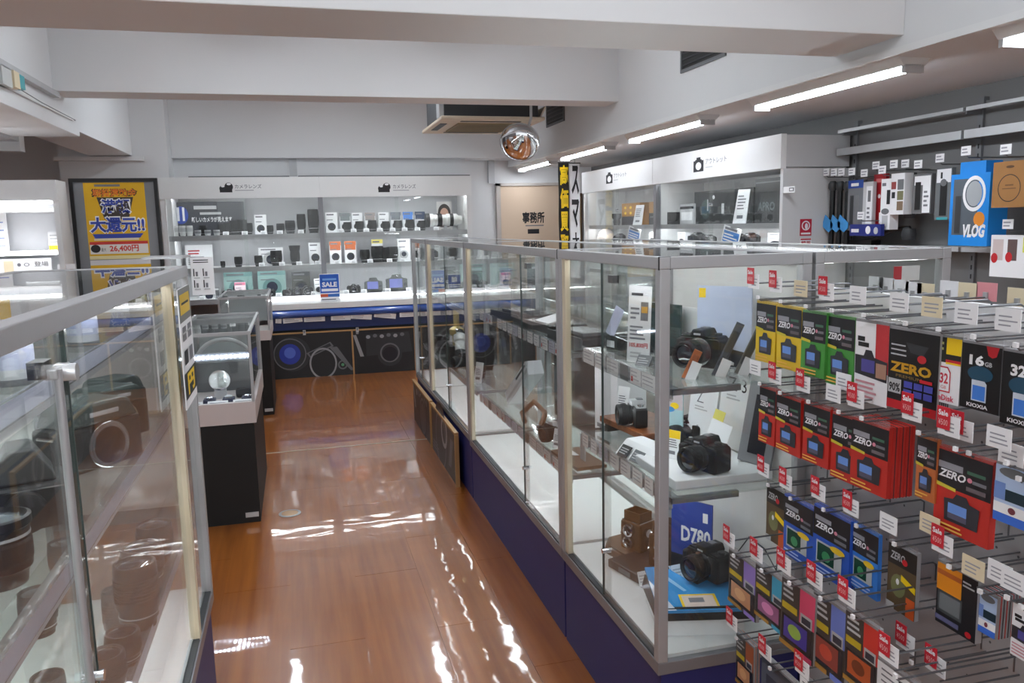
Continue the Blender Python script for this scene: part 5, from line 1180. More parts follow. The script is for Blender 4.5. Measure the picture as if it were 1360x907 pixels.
def zero_print(p, kind, col, seed):
    """printed front of a hanging pack, drawn in 0..1 x 0..1"""
    dk = pm((38, 38, 42), 0.3)
    if kind == 'zero':
        p.rect(0, 0, 1, 1, col).rect(0, 0.55, 1, 1, dk)
        p.rect(0.05, 0.78, 0.5, 0.86, pm((150, 150, 158), 0.4)).text('ZERO', 0.06, 0.67, 0.56, 0.77, PAPER, bold=0.03, shear=0.25)
        p.disc(0.63, 0.73, 0.045, 0.03, pm((214, 130, 150), 0.5), 10).rect(0.68, 0.70, 0.92, 0.74, INKG).rect(0.58, 0.8, 0.9, 0.84, pm((70, 110, 90), 0.5)).rect(0.58, 0.6, 0.92, 0.65, pm((110, 100, 104), 0.5))
        p.poly([(0, 0.6), (0.4, 0.57), (0.4, 0.53), (0, 0.55)], pm((206, 190, 60), 0.5))
        p.poly([(0.22, 0.15), (0.82, 0.15), (0.84, 0.42), (0.66, 0.44), (0.6, 0.51), (0.42, 0.51), (0.36, 0.44), (0.2, 0.42)], pm((54, 56, 62), 0.3))
        p.rect(0.28, 0.19, 0.62, 0.38, pm((110, 150, 220), 0.25)).rect(0.28, 0.19, 0.62, 0.26, pm((90, 90, 110), 0.3))
        p.lines(0.05, 0.02, 0.7, 0.12, 2, pm((240, 190, 90), 0.5), seed)
    elif kind == 'screen':
        p.rect(0, 0, 1, 1, col).rect(0, 0.58, 1, 1, dk)
        p.rect(0.05, 0.82, 0.5, 0.89, pm((150, 150, 158), 0.4)).text('ZERO', 0.06, 0.7, 0.56, 0.8, PAPER, bold=0.03, shear=0.25)
        p.disc(0.63, 0.75, 0.045, 0.03, pm((214, 130, 150), 0.5), 10).rect(0.68, 0.72, 0.92, 0.76, INKG).rect(0.6, 0.62, 0.92, 0.67, INKG)
        p.rect(0.12, 0.18, 0.82, 0.52, LGREY).rect(0.15, 0.21, 0.62, 0.49, pm((30, 70, 56), 0.2)).disc(0.4, 0.32, 0.12, 0.08, pm((60, 140, 90), 0.3), 12)
        p.disc(0.7, 0.5, 0.2, 0.05, pm((240, 196, 40), 0.5), 14).lines(0.06, 0.03, 0.8, 0.14, 2, pm((190, 210, 250), 0.5), seed)
    elif kind == 'black_zero':
        p.rect(0, 0, 1, 1, pm((22, 22, 24), 0.3)).rect(0, 0, 1, 0.11, RED)
        p.poly([(0.35, 0.86), (0.8, 0.84), (0.7, 0.72), (0.45, 0.74)], DGREY).disc(0.68, 0.68, 0.09, 0.05, RED, 12)
        p.lines(0.05, 0.66, 0.4, 0.84, 3, LGREY, seed, 0.3)
        p.text('ZERO', 0.05, 0.47, 0.88, 0.6, GOLD, bold=0.04).text('PREMIUM', 0.18, 0.41, 0.7, 0.445, pm((150, 120, 60), 0.5))
        p.rect(0.03, 0.2, 0.3, 0.38, LGREY).text('90%', 0.05, 0.22, 0.28, 0.33, INK, bold=0.03)
        for q in range(6): p.rect(0.36 + 0.2 * (q % 3), 0.3 - 0.1 * (q // 3), 0.53 + 0.2 * (q % 3), 0.38 - 0.1 * (q // 3), pm((72, 78, 170), 0.4))
        p.rect(0.68, 0.4, 0.92, 0.44, RED)
    elif kind == 'sd_red':
        p.rect(0, 0, 1, 1, PAPER).rect(0, 0.62, 0.5, 1, pm((34, 36, 30), 0.4)).rect(0.5, 0.6, 1, 1, YELL).rect(0.5, 0.66, 1, 0.75, pm((40, 34, 30), 0.4)).rect(0.5, 0.63, 1, 0.67, RED)
        p.lines(0.08, 0.7, 0.42, 0.95, 3, pm((180, 180, 120), 0.5), 2)
        p.poly([(0.28, 0.17), (0.7, 0.17), (0.7, 0.48), (0.6, 0.56), (0.28, 0.56)], pm((206, 40, 60), 0.5)).poly([(0.31, 0.19), (0.67, 0.19), (0.67, 0.47), (0.58, 0.54), (0.31, 0.54)], PAPER)
        p.text('32', 0.35, 0.3, 0.63, 0.46, pm((206, 60, 80), 0.5), bold=0.03).text('GB', 0.4, 0.22, 0.58, 0.27, pm((206, 60, 80), 0.5)).text('SanDisk', 0.12, 0.04, 0.86, 0.13, pm((214, 60, 90), 0.5), bold=0.02)
        p.rect(0.06, 0.48, 0.18, 0.56, INKG)
    elif kind in ('k16', 'k32'):
        p.rect(0, 0, 1, 1, pm((20, 21, 23), 0.3)).text(kind[1:], 0.2, 0.68, 0.58, 0.84, PAPER, bold=0.04).text('GB', 0.6, 0.69, 0.78, 0.76, LGREY, bold=0.03)
        p.poly([(0.62, 1.0), (0.94, 1.0), (0.88, 0.86), (0.78, 0.83), (0.68, 0.86)], RED).disc(0.5, 0.56, 0.32, 0.12, pm((26, 72, 96), 0.4), 24)
        p.poly([(0.3, 0.14), (0.68, 0.14), (0.68, 0.42), (0.62, 0.46), (0.3, 0.46)], pm((200, 208, 220), 0.3)).rect(0.33, 0.16, 0.65, 0.38, pm((66, 126, 214), 0.3))
        p.text('KIOXIA', 0.2, 0.04, 0.74, 0.1, PAPER, bold=0.03)
    elif kind == 'cam_white':
        p.rect(0, 0, 1, 1, PAPER).poly([(0.62, 1), (1, 1), (1, 0.4), (0.62, 0.46)], pm((196, 52, 58), 0.4)).rect(0.08, 0.76, 0.3, 0.82, INK).lines(0.1, 0.68, 0.6, 0.76, 1, INK, 1, 0.7)
        p.poly([(0.02, 0.34), (0.98, 0.3), (0.98, 0.55), (0.6, 0.58), (0.52, 0.66), (0.34, 0.66), (0.28, 0.58), (0.02, 0.58)], pm((46, 46, 52), 0.4)).rect(0.22, 0.38, 0.62, 0.54, pm((80, 76, 150), 0.3)).rect(0.66, 0.34, 0.96, 0.52, pm((170, 130, 110), 0.4))
        p.lines(0.06, 0.04, 0.9, 0.28, 4, pm((206, 150, 160), 0.5), seed)
    elif kind == 'film':
        p.rect(0, 0, 1, 1, pm((66, 62, 60), 0.35)).rect(0.56, 0.5, 1, 1, col).lines(0.06, 0.72, 0.5, 0.96, 3, LGREY, seed).rect(0.04, 0.56, 0.5, 0.66, pm((196, 170, 40), 0.4))
        p.rect(0.6, 0.5, 0.94, 0.66, LGREY).rect(0.64, 0.52, 0.9, 0.62, pm((50, 56, 70), 0.3))
        sc_ = (pm((196, 140, 100), 0.3), pm((150, 90, 130), 0.3), pm((70, 60, 150), 0.3), pm((150, 70, 60), 0.3), pm((190, 90, 50), 0.3))[seed % 5]
        p.rect(0.06, 0.1, 0.94, 0.48, pm((44, 46, 52), 0.25)).rect(0.12, 0.14, 0.82, 0.45, sc_).disc(0.45, 0.3, 0.2, 0.1, (pm((220, 170, 120), 0.3), pm((220, 140, 190), 0.3), pm((150, 180, 80), 0.3), pm((200, 80, 60), 0.3), pm((120, 60, 40), 0.3))[seed % 5], 14)
        p.rect(0.0, 0.0, 0.5, 0.07, pm((176, 130, 60), 0.4)).rect(0.6, 0.0, 0.98, 0.08, col)
    elif kind == 'orange':
        p.rect(0, 0, 1, 1, pm((30, 30, 33), 0.35)).rect(0.0, 0.56, 0.62, 1, pm((226, 140, 30), 0.4)).rect(0, 0.82, 0.62, 0.9, pm((190, 96, 40), 0.4))
        p.rect(0.04, 0.2, 0.66, 0.56, pm((70, 74, 76), 0.3)).rect(0.09, 0.25, 0.61, 0.52, pm((116, 120, 122), 0.25)).rect(0.0, 0.06, 0.6, 0.14, pm((96, 96, 130), 0.4)).disc(0.84, 0.08, 0.08, 0.05, RED, 10).lines(0.66, 0.8, 0.96, 0.92, 2, LGREY, 1)
    elif kind == 'green':
        p.rect(0, 0, 1, 1, pm((92, 74, 52), 0.4)).rect(0, 0.7, 1, 1, pm((44, 40, 36), 0.4)).text('ZERO', 0.08, 0.78, 0.6, 0.9, LGREY, bold=0.02, shear=0.25).disc(0.6, 0.8, 0.1, 0.05, RED, 10)
        p.disc(0.4, 0.4, 0.26, 0.18, pm((120, 120, 80), 0.4), 14).disc(0.38, 0.46, 0.06, 0.05, PAPER, 8).poly([(0.5, 0.6), (1, 0.5), (1, 0.4), (0.5, 0.5)], YELL).rect(0.7, 0, 1, 0.3, pm((206, 90, 40), 0.4)).rect(0.0, 0.0, 0.3, 0.1, LGREY)
    elif kind == 'bluew':
        p.rect(0, 0, 1, 1, pm((176, 196, 226), 0.4)).rect(0, 0, 1, 0.16, pm((60, 110, 210), 0.4)).rect(0, 0.16, 1, 0.34, PAPER).disc(0.5, 0.9, 0.4, 0.09, MGREY, 14).rect(0.3, 0.4, 1, 0.6, pm((24, 48, 60), 0.4)).rect(0, 0.4, 0.3, 0.7, pm((110, 140, 200), 0.4)).disc(0.5, 0.25, 0.1, 0.06, pm((120, 60, 70), 0.4), 12)
    elif kind == 'sheet':
        p.rect(0, 0, 1, 1, PAPER).lines(0.08, 0.5, 0.9, 0.95, 5, INKG, seed, 0.3).rect(0.4, 0.85, 0.6, 0.9, INK)
    elif kind == 'dark':
        p.rect(0, 0, 1, 1, pm((92, 100, 112), 0.25)).rect(0, 0.9, 1, 1, pm((60, 70, 80), 0.3)).rect(0.15, 0.1, 0.85, 0.75, pm((70, 74, 86), 0.2)).disc(0.5, 0.5, 0.2, 0.15, LGREY, 12)

YC = pm((226, 190, 44), 0.4); GC = pm((74, 150, 66), 0.4); RC = pm((192, 48, 40), 0.4); BC = pm((48, 92, 190), 0.4); OC = pm((196, 110, 60), 0.4)
# (x left, x right, y top at the left edge, y bottom at the left edge, kind, colour, layers, sale, description)
ROWS = [
 [(1006, 1031, 399, 478, 'zero', YC, 4, 1, 'yellow screen protector pack at the far end'), (1032, 1066, 404, 487, 'zero', YC, 3, 1, 'yellow screen protector pack beside a yellow one'),
  (1067, 1098, 411, 496, 'zero', GC, 3, 0, 'green screen protector pack with a price card'), (1098, 1137, 416, 508, 'zero', GC, 2, 1, 'green screen protector pack with a red sale tag'),
  (1137, 1183, 422, 530, 'cam_white', RC, 3, 0, 'white pack showing a black camera and a red corner'), (1183, 1250, 432, 540, 'black_zero', RC, 6, 0, 'black pack with golden ZERO lettering and red base'),
  (1240, 1279, 442, 531, 'sd_red', RC, 2, 0, 'white memory card pack with a red 32'), (1279, 1333, 451, 540, 'k16', BC, 3, 0, 'black memory card pack reading 16'),
  (1333, 1392, 462, 562, 'k32', BC, 3, 0, 'black memory card pack reading 32 at the right edge')],
 [(1010, 1031, 511, 585, 'zero', RC, 3, 0, 'red screen protector pack at the far end'), (1031, 1065, 521, 595, 'zero', RC, 4, 1, 'red screen protector pack, second in its row'),
  (1069, 1103, 533, 610, 'zero', RC, 5, 1, 'red screen protector pack, thick stack in the middle'), (1107, 1146, 546, 632, 'zero', RC, 2, 0, 'red screen protector pack half hidden by the next stack'),
  (1133, 1182, 553, 643, 'zero', RC, 14, 1, 'thickest stack of red screen protector packs'), (1219, 1246, 576, 660, 'zero', OC, 2, 1, 'rust red narrow screen protector pack'),
  (1246, 1321, 590, 700, 'zero', RC, 3, 1, 'large red screen protector pack in front'), (1324, 1376, 612, 690, 'bluew', BC, 3, 0, 'pale blue boxed accessory at the right edge')],
 [(1019, 1044, 641, 715, 'green', OC, 2, 1, 'brown screen protector pack at the far end'), (1042, 1082, 655, 735, 'screen', BC, 3, 1, 'blue pack with a green screen picture'),
  (1082, 1131, 668, 757, 'screen', BC, 4, 1, 'blue pack with a yellow oval flash'), (1131, 1169, 692, 778, 'screen', pm((60, 130, 220), 0.4), 2, 1, 'bright blue pack with an orange picture'),
  (1181, 1220, 716, 805, 'green', OC, 2, 0, 'brown pack with a yellow slash'), (1246, 1302, 742, 826, 'orange', OC, 3, 1, 'orange and black pack with a grey screen'),
  (1302, 1326, 782, 838, 'bluew', RC, 12, 0, 'small upright box with a landscape picture'), (1346, 1392, 797, 870, 'cam_white', RC, 4, 0, 'red and white pack at the lower right edge')],
 [(968, 1006, 727, 797, 'film', pm((150, 126, 206), 0.4), 2, 1, 'screen film pack with a lilac corner'), (1004, 1045, 746, 815, 'film', pm((70, 170, 206), 0.4), 3, 1, 'screen film pack with a cyan corner'),
  (1040, 1084, 762, 852, 'film', pm((216, 76, 110), 0.4), 3, 1, 'screen film pack with a pink corner'), (1081, 1126, 782, 882, 'film', pm((110, 130, 206), 0.4), 2, 1, 'screen film pack with a blue corner'),
  (1124, 1170, 806, 902, 'film', pm((214, 60, 50), 0.4), 2, 1, 'screen film pack with a red corner'), (1166, 1245, 872, 960, 'sheet', PAPER, 2, 1, 'white printed pack at the lower edge')],
 [(978, 1002, 838, 905, 'film', pm((170, 90, 50), 0.4), 4, 1, 'brown edged film pack in the lowest row'), (1012, 1060, 868, 940, 'dark', BC, 3, 1, 'grey blue accessory pack in the lowest row'), (1062, 1110, 893, 960, 'sheet', PAPER, 2, 1, 'white card pack in the lowest row')],
]
SALER = pm((204, 36, 52), 0.45, var=0.04)
def make_hook(y, z, xf, sale, seed, lb, cream=False):
    t = thing('display_hook', lb, 'hook', (PX, y, z))
    L = PX - xf
    mb = MB(); mb.tube([(0.0, -0.012, -0.012), (-L - 0.012, -0.012, -0.012), (-L - 0.02, -0.012, -0.004)], 0.0021, 6); mb.tube([(0.0, 0.014, -0.012), (-L - 0.0, 0.014, -0.012)], 0.0018, 6); mb.build('product_wire', WIRE, t)
    mb = MB(); mb.tube([(0.0, 0.0, -0.012), (0.0, 0.0, 0.024), (-0.01, 0.0, 0.03), (-L - 0.025, 0.0, 0.03)], 0.0021, 6); mb.build('tag_wire', WIRE, t)
    B('tip', PAPER, (-L - 0.023, -L - 0.018, -0.016, -0.008, -0.008, 0.0), parent=t)
    rot = Matrix.Rotation(math.radians(8), 4, 'Y')
    mb = MB(); mb.T = Matrix.Translation((-L - 0.026, 0, 0.033)); mb.box(-0.0008, 0.0008, -0.024, 0.024, -0.016, 0.02)
    tg = mb.build('price_tag', CREAM if cream else PAPER, t)
    p = Print((-L - 0.0269, 0.024, 0.017), (0, -0.048, 0), (0, 0, 0.036)); p.lines(0.35 if sale else 0.15, 0.15, 0.9, 0.75, 3, TINK, seed, 0.35); p.build('tag_print', tg)
    if sale:
        mb = MB(); mb.T = Matrix.Translation((-L - 0.029, 0.008, 0.05)); mb.box(-0.0008, 0.0008, -0.013, 0.016, -0.022, 0.018)
        st = mb.build('sale_sticker', SALER, tg, bevel=0.0)
        p = Print((-L - 0.0299, 0.024, 0.028), (0, -0.029, 0), (0, 0, 0.04)); p.text('Sale', 0.12, 0.6, 0.88, 0.86, PAPER, bold=0.03).text('¥500', 0.15, 0.18, 0.88, 0.45, pm((240, 190, 190), 0.5)); p.build('sticker_print', tg)
    return t
RN = ['top', 'second', 'third', 'fourth', 'lowest']
for ri, row in enumerate(ROWS):
    for ci, (xl, xr, yt, yb, kind, col, ly, sale, desc) in enumerate(row):
        XF = (1.13, 1.13, 1.15, 1.035, 1.05)[ri] - 0.003 * (ci % 3)
        a = at_x(xl, yt, XF); b = at_x(xr, yt, XF); c = at_x(xl, yb, XF)
        w = a.y - b.y; h = a.z - c.z; ym = (a.y + b.y) / 2
        t = thing('screen_protector_pack' if kind not in ('sd_red', 'k16', 'k32') else 'memory_card_pack', desc, 'accessory pack', (XF, ym, a.z), rz=0.0, group='packs on the pegboard hooks')
        th = 0.0045 * ly
        body = B('backing_card', col if kind in ('zero', 'screen') else pm((150, 150, 152), 0.4), (0, th, -w / 2, w / 2, -h, 0), parent=t)
        tilt = random.Random(ri * 20 + ci).uniform(-0.03, 0.03)
        p = Print((-0.0003, w / 2, -h), (0, -w, 0), (0, 0, h * 0.965)); zero_print(p, kind, col, ri * 10 + ci); p.build('pack_print', t)
        B('hanging_strip', ACRYL, (-0.0005, 0.001, -w / 2, w / 2, -h * 0.03, 0.012), parent=t)
        if ly > 3:
            for q in range(1, min(ly, 8)):
                B('stacked_card', pm((30, 30, 34), 0.4) if kind == 'black_zero' else (col if q % 2 else pm((60, 58, 60), 0.4)), (th * q / min(ly, 8) + 0.001, th * q / min(ly, 8) + 0.002, -w / 2 - 0.0012, w / 2 + 0.0012, -h - 0.001, 0.001), parent=t)
        t.rotation_euler = (0, tilt * 0.5, tilt)
        make_hook(ym, a.z + 0.018, XF - 0.012, sale, ri * 10 + ci, '%s hook for the %s' % ('sale tag' if sale else 'price tag', desc), cream=(ci % 4 == 2 and not sale))
# hooks without packs
for k, (px, py, sale, lb) in enumerate(((1118, 470 + 40, 0, 'empty wire hook behind the green packs'), (1275, 575, 1, 'empty wire hook with a sale tag right of the black ZERO pack'), (1340, 607, 0, 'empty wire hook with a white price tag at the right edge'), (1232, 700, 0, 'empty wire hook with a cream price tag in the third row'),
                                        (1200, 855, 1, 'empty wire hook with a sale tag below the brown pack'), (1240, 886, 1, 'empty wire hook with a sale tag near the lower edge'), (1325, 765, 0, 'empty wire hook with a price tag above the landscape box'))):
    v = at_x(px, py, 1.11)
    make_hook(v.y, v.z - 0.03, 1.14, sale, 90 + k, lb, cream=(k == 3))
# price tags along the top header strip
for k, px in enumerate((1215, 1262, 1312)):
    v = at_x(px, 424, 1.17)
# hooks and tags on the far side of the rack, seen over its top edge
for k, (px, py, m_) in enumerate(((1163, 378, 0), (1177, 380, 0), (1196, 383, 0), (1213, 386, 0), (1229, 388, 1), (1260, 385, 0), (1285, 388, 1), (1310, 388, 2), (1352, 396, 1))):
    v = at_x(px, py, 1.52)
    t = thing('rear_tag_hook', ('white', 'cream', 'red and white')[m_] + ' price tag on the pegboard rear, %s from the left' % ORD[k], 'hook', (PX + 0.042, v.y, v.z), group='hooks on the rear of the pegboard rack')
    L = 1.52 - PX - 0.042
    mb = MB(); mb.tube([(0, 0, -0.05), (0, 0, -0.02), (0.02, 0, -0.012), (L, 0, -0.012)], 0.0022, 6); mb.build('tag_wire', WIRE, t)
    B('price_tag', (PAPER, CREAM, pm((226, 150, 156), 0.5))[m_], (L, L + 0.0016, -0.028, 0.028, -0.02, 0.022), parent=t)
    B('tag_holder', ALU, (L - 0.004, L, -0.006, 0.006, -0.016, 0.0), parent=t)
# ================================================================== GOODS IN THE NEAREST RIGHT SHOWCASE
S1, S2, S3 = 1.0755, 0.7805, 0.3555
def zp(px, py, z): v = at_z(px, py, z); return (v.x, v.y, z)
FACE = math.radians(-38)          # turned towards the viewer in the aisle
# -- top shelf
t = thing('photo_board', 'pale blue board with a yellow corner mark on the top shelf of the nearest showcase', 'display board', zp(957, 486, S1), rz=math.radians(-52))
B('board', pm((196, 206, 230), 0.35, var=0.04, scale=4), (-0.075, 0.09, 0, 0.006, 0, 0.235), parent=t)
p = Print((-0.075, 0, 0), (0.165, 0, 0), (0, 0, 0.235)); B('corner_mark', YELL, (-0.07, -0.049, -0.0004, 0, 0.2, 0.228), parent=t); p.poly([(0.35, 0.0), (1, 0.0), (1, 0.18), (0.35, 0.26)], pm((40, 42, 50), 0.4)).rect(0.2, 0.02, 0.7, 0.06, PAPER); p.build('board_print', t)
B('strut', LGREY, (-0.01, 0.01, 0.006, 0.06, 0, 0.004), parent=t)
place('c_big', b_camera(0.145, 0.115, 0.06, 0.038, 0.085, n=22), 'digital_camera', 'black camera with long lens in front of the pale blue board', 'camera', zp(935, 486, S1), rz=math.radians(-62), sc=0.98)
t = thing('flat_pad', 'white backing card lying behind the camera on the top shelf', 'card', (1.2, 2.36, S1), rz=math.radians(-80))
B('card', pm((214, 214, 214), 0.5), (-0.12, 0.12, 0, 0.004, 0, 0.15), parent=t); B('foot', LGREY, (-0.12, 0.12, 0.004, 0.04, 0, 0.004), parent=t)
def pen(label, px, py, c1, c2, L=0.15, lean=0.42):
    t = thing('cleaning_pen_pack', label, 'pen pack', zp(px, py, S1), rz=math.radians(-30))
    mb = MB(); mb.T = Matrix.Rotation(lean, 4, 'Y'); mb.box(-0.011, 0.011, 0, 0.008, 0.0, L); mb.build('pack', c1, t)
    mb = MB(); mb.T = Matrix.Rotation(lean, 4, 'Y'); mb.box(-0.008, 0.008, -0.004, 0.0, 0.03, L * 0.85); mb.build('pen', c2, t, bevel=0.002)
    mb = MB(); mb.T = Matrix.Rotation(lean * 0.9, 4, 'Y'); mb.box(-0.001, 0.026, -0.006, -0.005, 0.0, 0.055); mb.build('price_card', PAPER, t)
    B('stand', ACRYL, (-0.01, 0.035, -0.004, 0.02, 0, 0.004), parent=t)
    return t
pen('slim orange cleaning pen pack leaning on the top shelf', 910, 503, pm((176, 96, 44), 0.4), pm((150, 78, 34), 0.4), 0.085)
pen('slim black pen pack leaning in front of the pale blue board', 950, 499, pm((70, 74, 84), 0.4), pm((40, 42, 48), 0.4), 0.16)
pen('slim grey pen pack leaning nearest the pegboard', 980, 497, pm((110, 106, 100), 0.4), pm((56, 56, 56), 0.4), 0.16)
t = thing('tall_price_card', 'tall white price card reading 105,830 yen at the front of the top shelf', 'price card', zp(847, 482, S1), rz=math.radians(-52))
mb = MB(); mb.T = Matrix.Rotation(0.04, 4, 'Y'); mb.box(-0.038, 0.038, 0, 0.002, 0.0, 0.235); mb.build('card', PAPER, t)
p = Print((-0.038, -0.0002, 0.0), (0.076, 0, -0.002), (0.0095, 0, 0.235)); p.lines(0.12, 0.86, 0.9, 0.93, 1, INK, 1, 0.5).rect(0.55, 0.56, 0.88, 0.8, pm((120, 120, 124), 0.4)).rect(0.58, 0.66, 0.85, 0.74, pm((226, 170, 60), 0.5)).lines(0.1, 0.56, 0.5, 0.74, 3, INKG, 2).lines(0.1, 0.3, 0.92, 0.5, 4, INKG, 3).text('105,830円', 0.1, 0.2, 0.92, 0.27, RED, bold=0.03).lines(0.15, 0.06, 0.7, 0.16, 2, LGREY, 5)
p.build('card_print', t)
B('acrylic_sleeve', ACRYL, (-0.042, 0.042, 0.003, 0.005, 0, 0.27), (-0.042, 0.042, 0.003, 0.05, 0, 0.003), parent=t)
t = thing('display_plinth', 'dark glossy plinth with a tilted price strip on the top shelf', 'plinth', (1.075, 2.42, S1), rz=math.radians(-75))
mb = MB(); mb.prism([(-0.13, 0), (0.13, 0), (0.13, 0.02), (-0.1, 0.05), (-0.13, 0.05)], 'y', -0.04, 0.06); mb.build('plinth', BLACKG, t, bevel=0.003)
B('backdrop', pm((36, 60, 58), 0.15, var=0.2, coat=0.4), (-0.11, 0.13, 0.062, 0.07, 0, 0.16), parent=t)
mb = MB(); mb.T = Matrix.Translation((-0.11, -0.04, 0.05)) @ Matrix.Rotation(0.35, 4, 'Y') @ Matrix.Rotation(-0.2, 4, 'X'); mb.box(-0.02, 0.025, 0, 0.002, 0, 0.1); mb.build('price_strip', pm((186, 190, 214), 0.5), t)
B('small_label', LGREY, (-0.12, -0.08, -0.0415, -0.04, 0.008, 0.03), parent=t)
t = thing('label_block', 'small grey label block at the foot of the tall price card', 'label', zp(852, 474 + 12, S1), rz=math.radians(-60))
mb = MB(); mb.prism([(0, 0), (0.03, 0), (0.02, 0.03)], 'x', -0.025, 0.025); mb.build('block', MGREY, t); p = Print((-0.025, 0.0, 0), (0.05, 0, 0), (0, 0.02, 0.03)); p.lines(0.1, 0.2, 0.9, 0.8, 3, LGREY, 1); p.build('block_print', t)
# -- middle shelf
t = thing('wooden_platform', 'brown wooden platform on the middle shelf under a silver camera', 'platform', (1.105, 2.43, S2), rz=math.radians(-83))
B('board', WOOD, (-0.16, 0.13, -0.09, 0.1, 0.03, 0.05), parent=t, bevel=0.002)
for xx in (-0.14, 0.1): B('leg', pm((50, 34, 24), 0.5), (xx, xx + 0.02, -0.08, 0.09, 0, 0.03), parent=t)
place('c_sil', b_camera(0.125, 0.085, 0.04, 0.034, 0.05, body=BLACK, top=pm((200, 200, 202), 0.3, 0.35), silver=True, grip=False, n=20), 'film_camera', 'silver topped camera on the brown wooden platform', 'camera', (1.07, 2.42, S2 + 0.0505), rz=math.radians(-100))
place('pcard_a', b_card(0.05, 0.1, lean=0.2, seed=3), 'price_card', 'white slim price card at the far end of the wooden platform', 'price card', (1.07, 2.56, S2 + 0.0505), rz=math.radians(-60))
t = thing('pastel_booklet', 'pastel blue booklet with a floral photo standing on the wooden platform', 'booklet', (1.13, 2.31, S2 + 0.0505), rz=math.radians(-55))
B('booklet', pm((176, 210, 216), 0.5), (-0.045, 0.05, 0, 0.006, 0, 0.13), parent=t); p = Print((-0.045, 0, 0), (0.095, 0, 0), (0, 0, 0.13)); p.rect(0, 0.55, 1, 1, pm((196, 186, 190), 0.5)).disc(0.35, 0.75, 0.12, 0.1, pm((110, 70, 60), 0.5)).disc(0.7, 0.65, 0.16, 0.08, YELL).disc(0.5, 0.55, 0.2, 0.07, SKYB); p.build('booklet_print', t)
t = thing('white_slope_stand', 'white sloped stand with grey price plates below the wooden platform', 'display stand', (0.99, 2.20, S2), rz=math.radians(-80))
mb = MB(); mb.prism([(-0.045, 0), (0.06, 0), (0.06, 0.045), (0.0, 0.045)], 'x', -0.09, 0.08); mb.build('stand', PAPER, t, bevel=0.002)
for k in range(2):
    mb = MB(); mb.T = Matrix.Translation((-0.045 + k * 0.07, -0.05, 0.004)) @ Matrix.Rotation(-0.7, 4, 'X'); mb.box(-0.026, 0.026, 0, 0.002, 0, 0.04); o = mb.build('price_plate', DGREY if k == 0 else MGREY, t)
    p = Print((-0.071 + k * 0.07, -0.0502, 0.004), (0.052, 0, 0), (0, 0.026, 0.031)); p.lines(0.1, 0.2, 0.9, 0.8, 3, LGREY, k); p.build('plate_print', o)
t = thing('white_platform', 'white block platform at the near end of the middle shelf', 'platform', (1.075, 1.995, S2))
B('block', pm((232, 232, 234), 0.4, var=0.01), (-0.125, 0.17, -0.10, 0.17, 0, 0.028), parent=t, bevel=0.003)
B('seam', LGREY, (-0.1255, 0.17, -0.1005, -0.1, 0.003, 0.005), parent=t)
place('c_mid', b_camera(0.135, 0.1, 0.065, 0.036, 0.055, n=22), 'digital_camera', 'black camera on the white block platform', 'camera', (1.08, 1.97, S2 + 0.0285), rz=math.radians(-72), sc=0.95)
place('c_big', None, 'digital_camera', 'black camera behind the yellow and white card on the middle shelf', 'camera', (1.2, 2.3, S2), rz=math.radians(-70), sc=0.85)
place('pcard_b', b_card(0.055, 0.085, head=YELL, lean=0.1, seed=5), 'price_card', 'yellow topped white card in front of the rear middle-shelf camera', 'price card', (1.03, 2.09, S2 + 0.0285), rz=math.radians(-60))
for k, (x, y, h_, tx, lb) in enumerate(((1.2, 2.3 - 0.06, 0.22, 'Z', 'white poster with a small outlined letter behind the rear middle-shelf camera'), (1.245, 2.13, 0.26, 'Z 3', 'tall white poster with a large outlined letter on the middle shelf'))):
    t = thing('letter_poster', lb, 'poster', (x, y, S2 + (0.0285 if k else 0)), rz=math.radians(-58))
    mb = MB(); mb.T = Matrix.Rotation(0.12, 4, 'Y'); mb.box(-0.05, 0.045, 0, 0.003, 0, h_); mb.build('sheet', PAPER, t)
    p = Print((-0.05, -0.0002, 0), (0.094, 0, -0.011), (h_ * 0.12, 0, h_ * 0.993)); p.text(tx, 0.2, 0.72, 0.5 if k == 0 else 0.85, 0.88, INKG if k == 0 else INK, bold=-0.01 if k == 0 else 0.0, shear=-0.2).lines(0.2, 0.6, 0.7, 0.68, 2, LGREY, 1); p.build('sheet_print', t)
    B('foot', ACRYL, (-0.05, 0.045, 0.003, 0.04, 0, 0.003), parent=t)
t = thing('tablet_stand', 'grey framed tablet with a dark screen leaning beside the pegboard', 'tablet', (1.222, 1.965, S2 + 0.0285), rz=math.radians(-62))
mb = MB(); mb.T = Matrix.Rotation(-0.12, 4, 'X') @ Matrix.Rotation(0.1, 4, 'Y'); mb.box(-0.05, 0.055, 0, 0.012, 0, 0.235); mb.build('frame', pm((128, 128, 132), 0.4), t, bevel=0.003)
mb = MB(); mb.T = Matrix.Rotation(-0.12, 4, 'X') @ Matrix.Rotation(0.1, 4, 'Y'); mb.box(-0.022, 0.032, -0.0015, 0, 0.03, 0.2); mb.build('screen', pm((40, 40, 46), 0.15), t)
mb = MB(); mb.T = Matrix.Rotation(-0.12, 4, 'X') @ Matrix.Rotation(0.1, 4, 'Y'); mb.box(0.038, 0.05, -0.0015, 0, 0.205, 0.222); mb.build('corner_sticker', YELL, t)
t = thing('pastel_price_card', 'white and yellow price card leaning in front of the tall letter poster', 'price card', (1.17, 2.1, S2 + 0.0285), rz=math.radians(-60))
mb = MB(); mb.T = Matrix.Rotation(0.25, 4, 'Y') @ Matrix.Rotation(-0.15, 4, 'X'); mb.box(-0.035, 0.035, 0, 0.002, 0, 0.1); mb.build('card', PAPER, t)
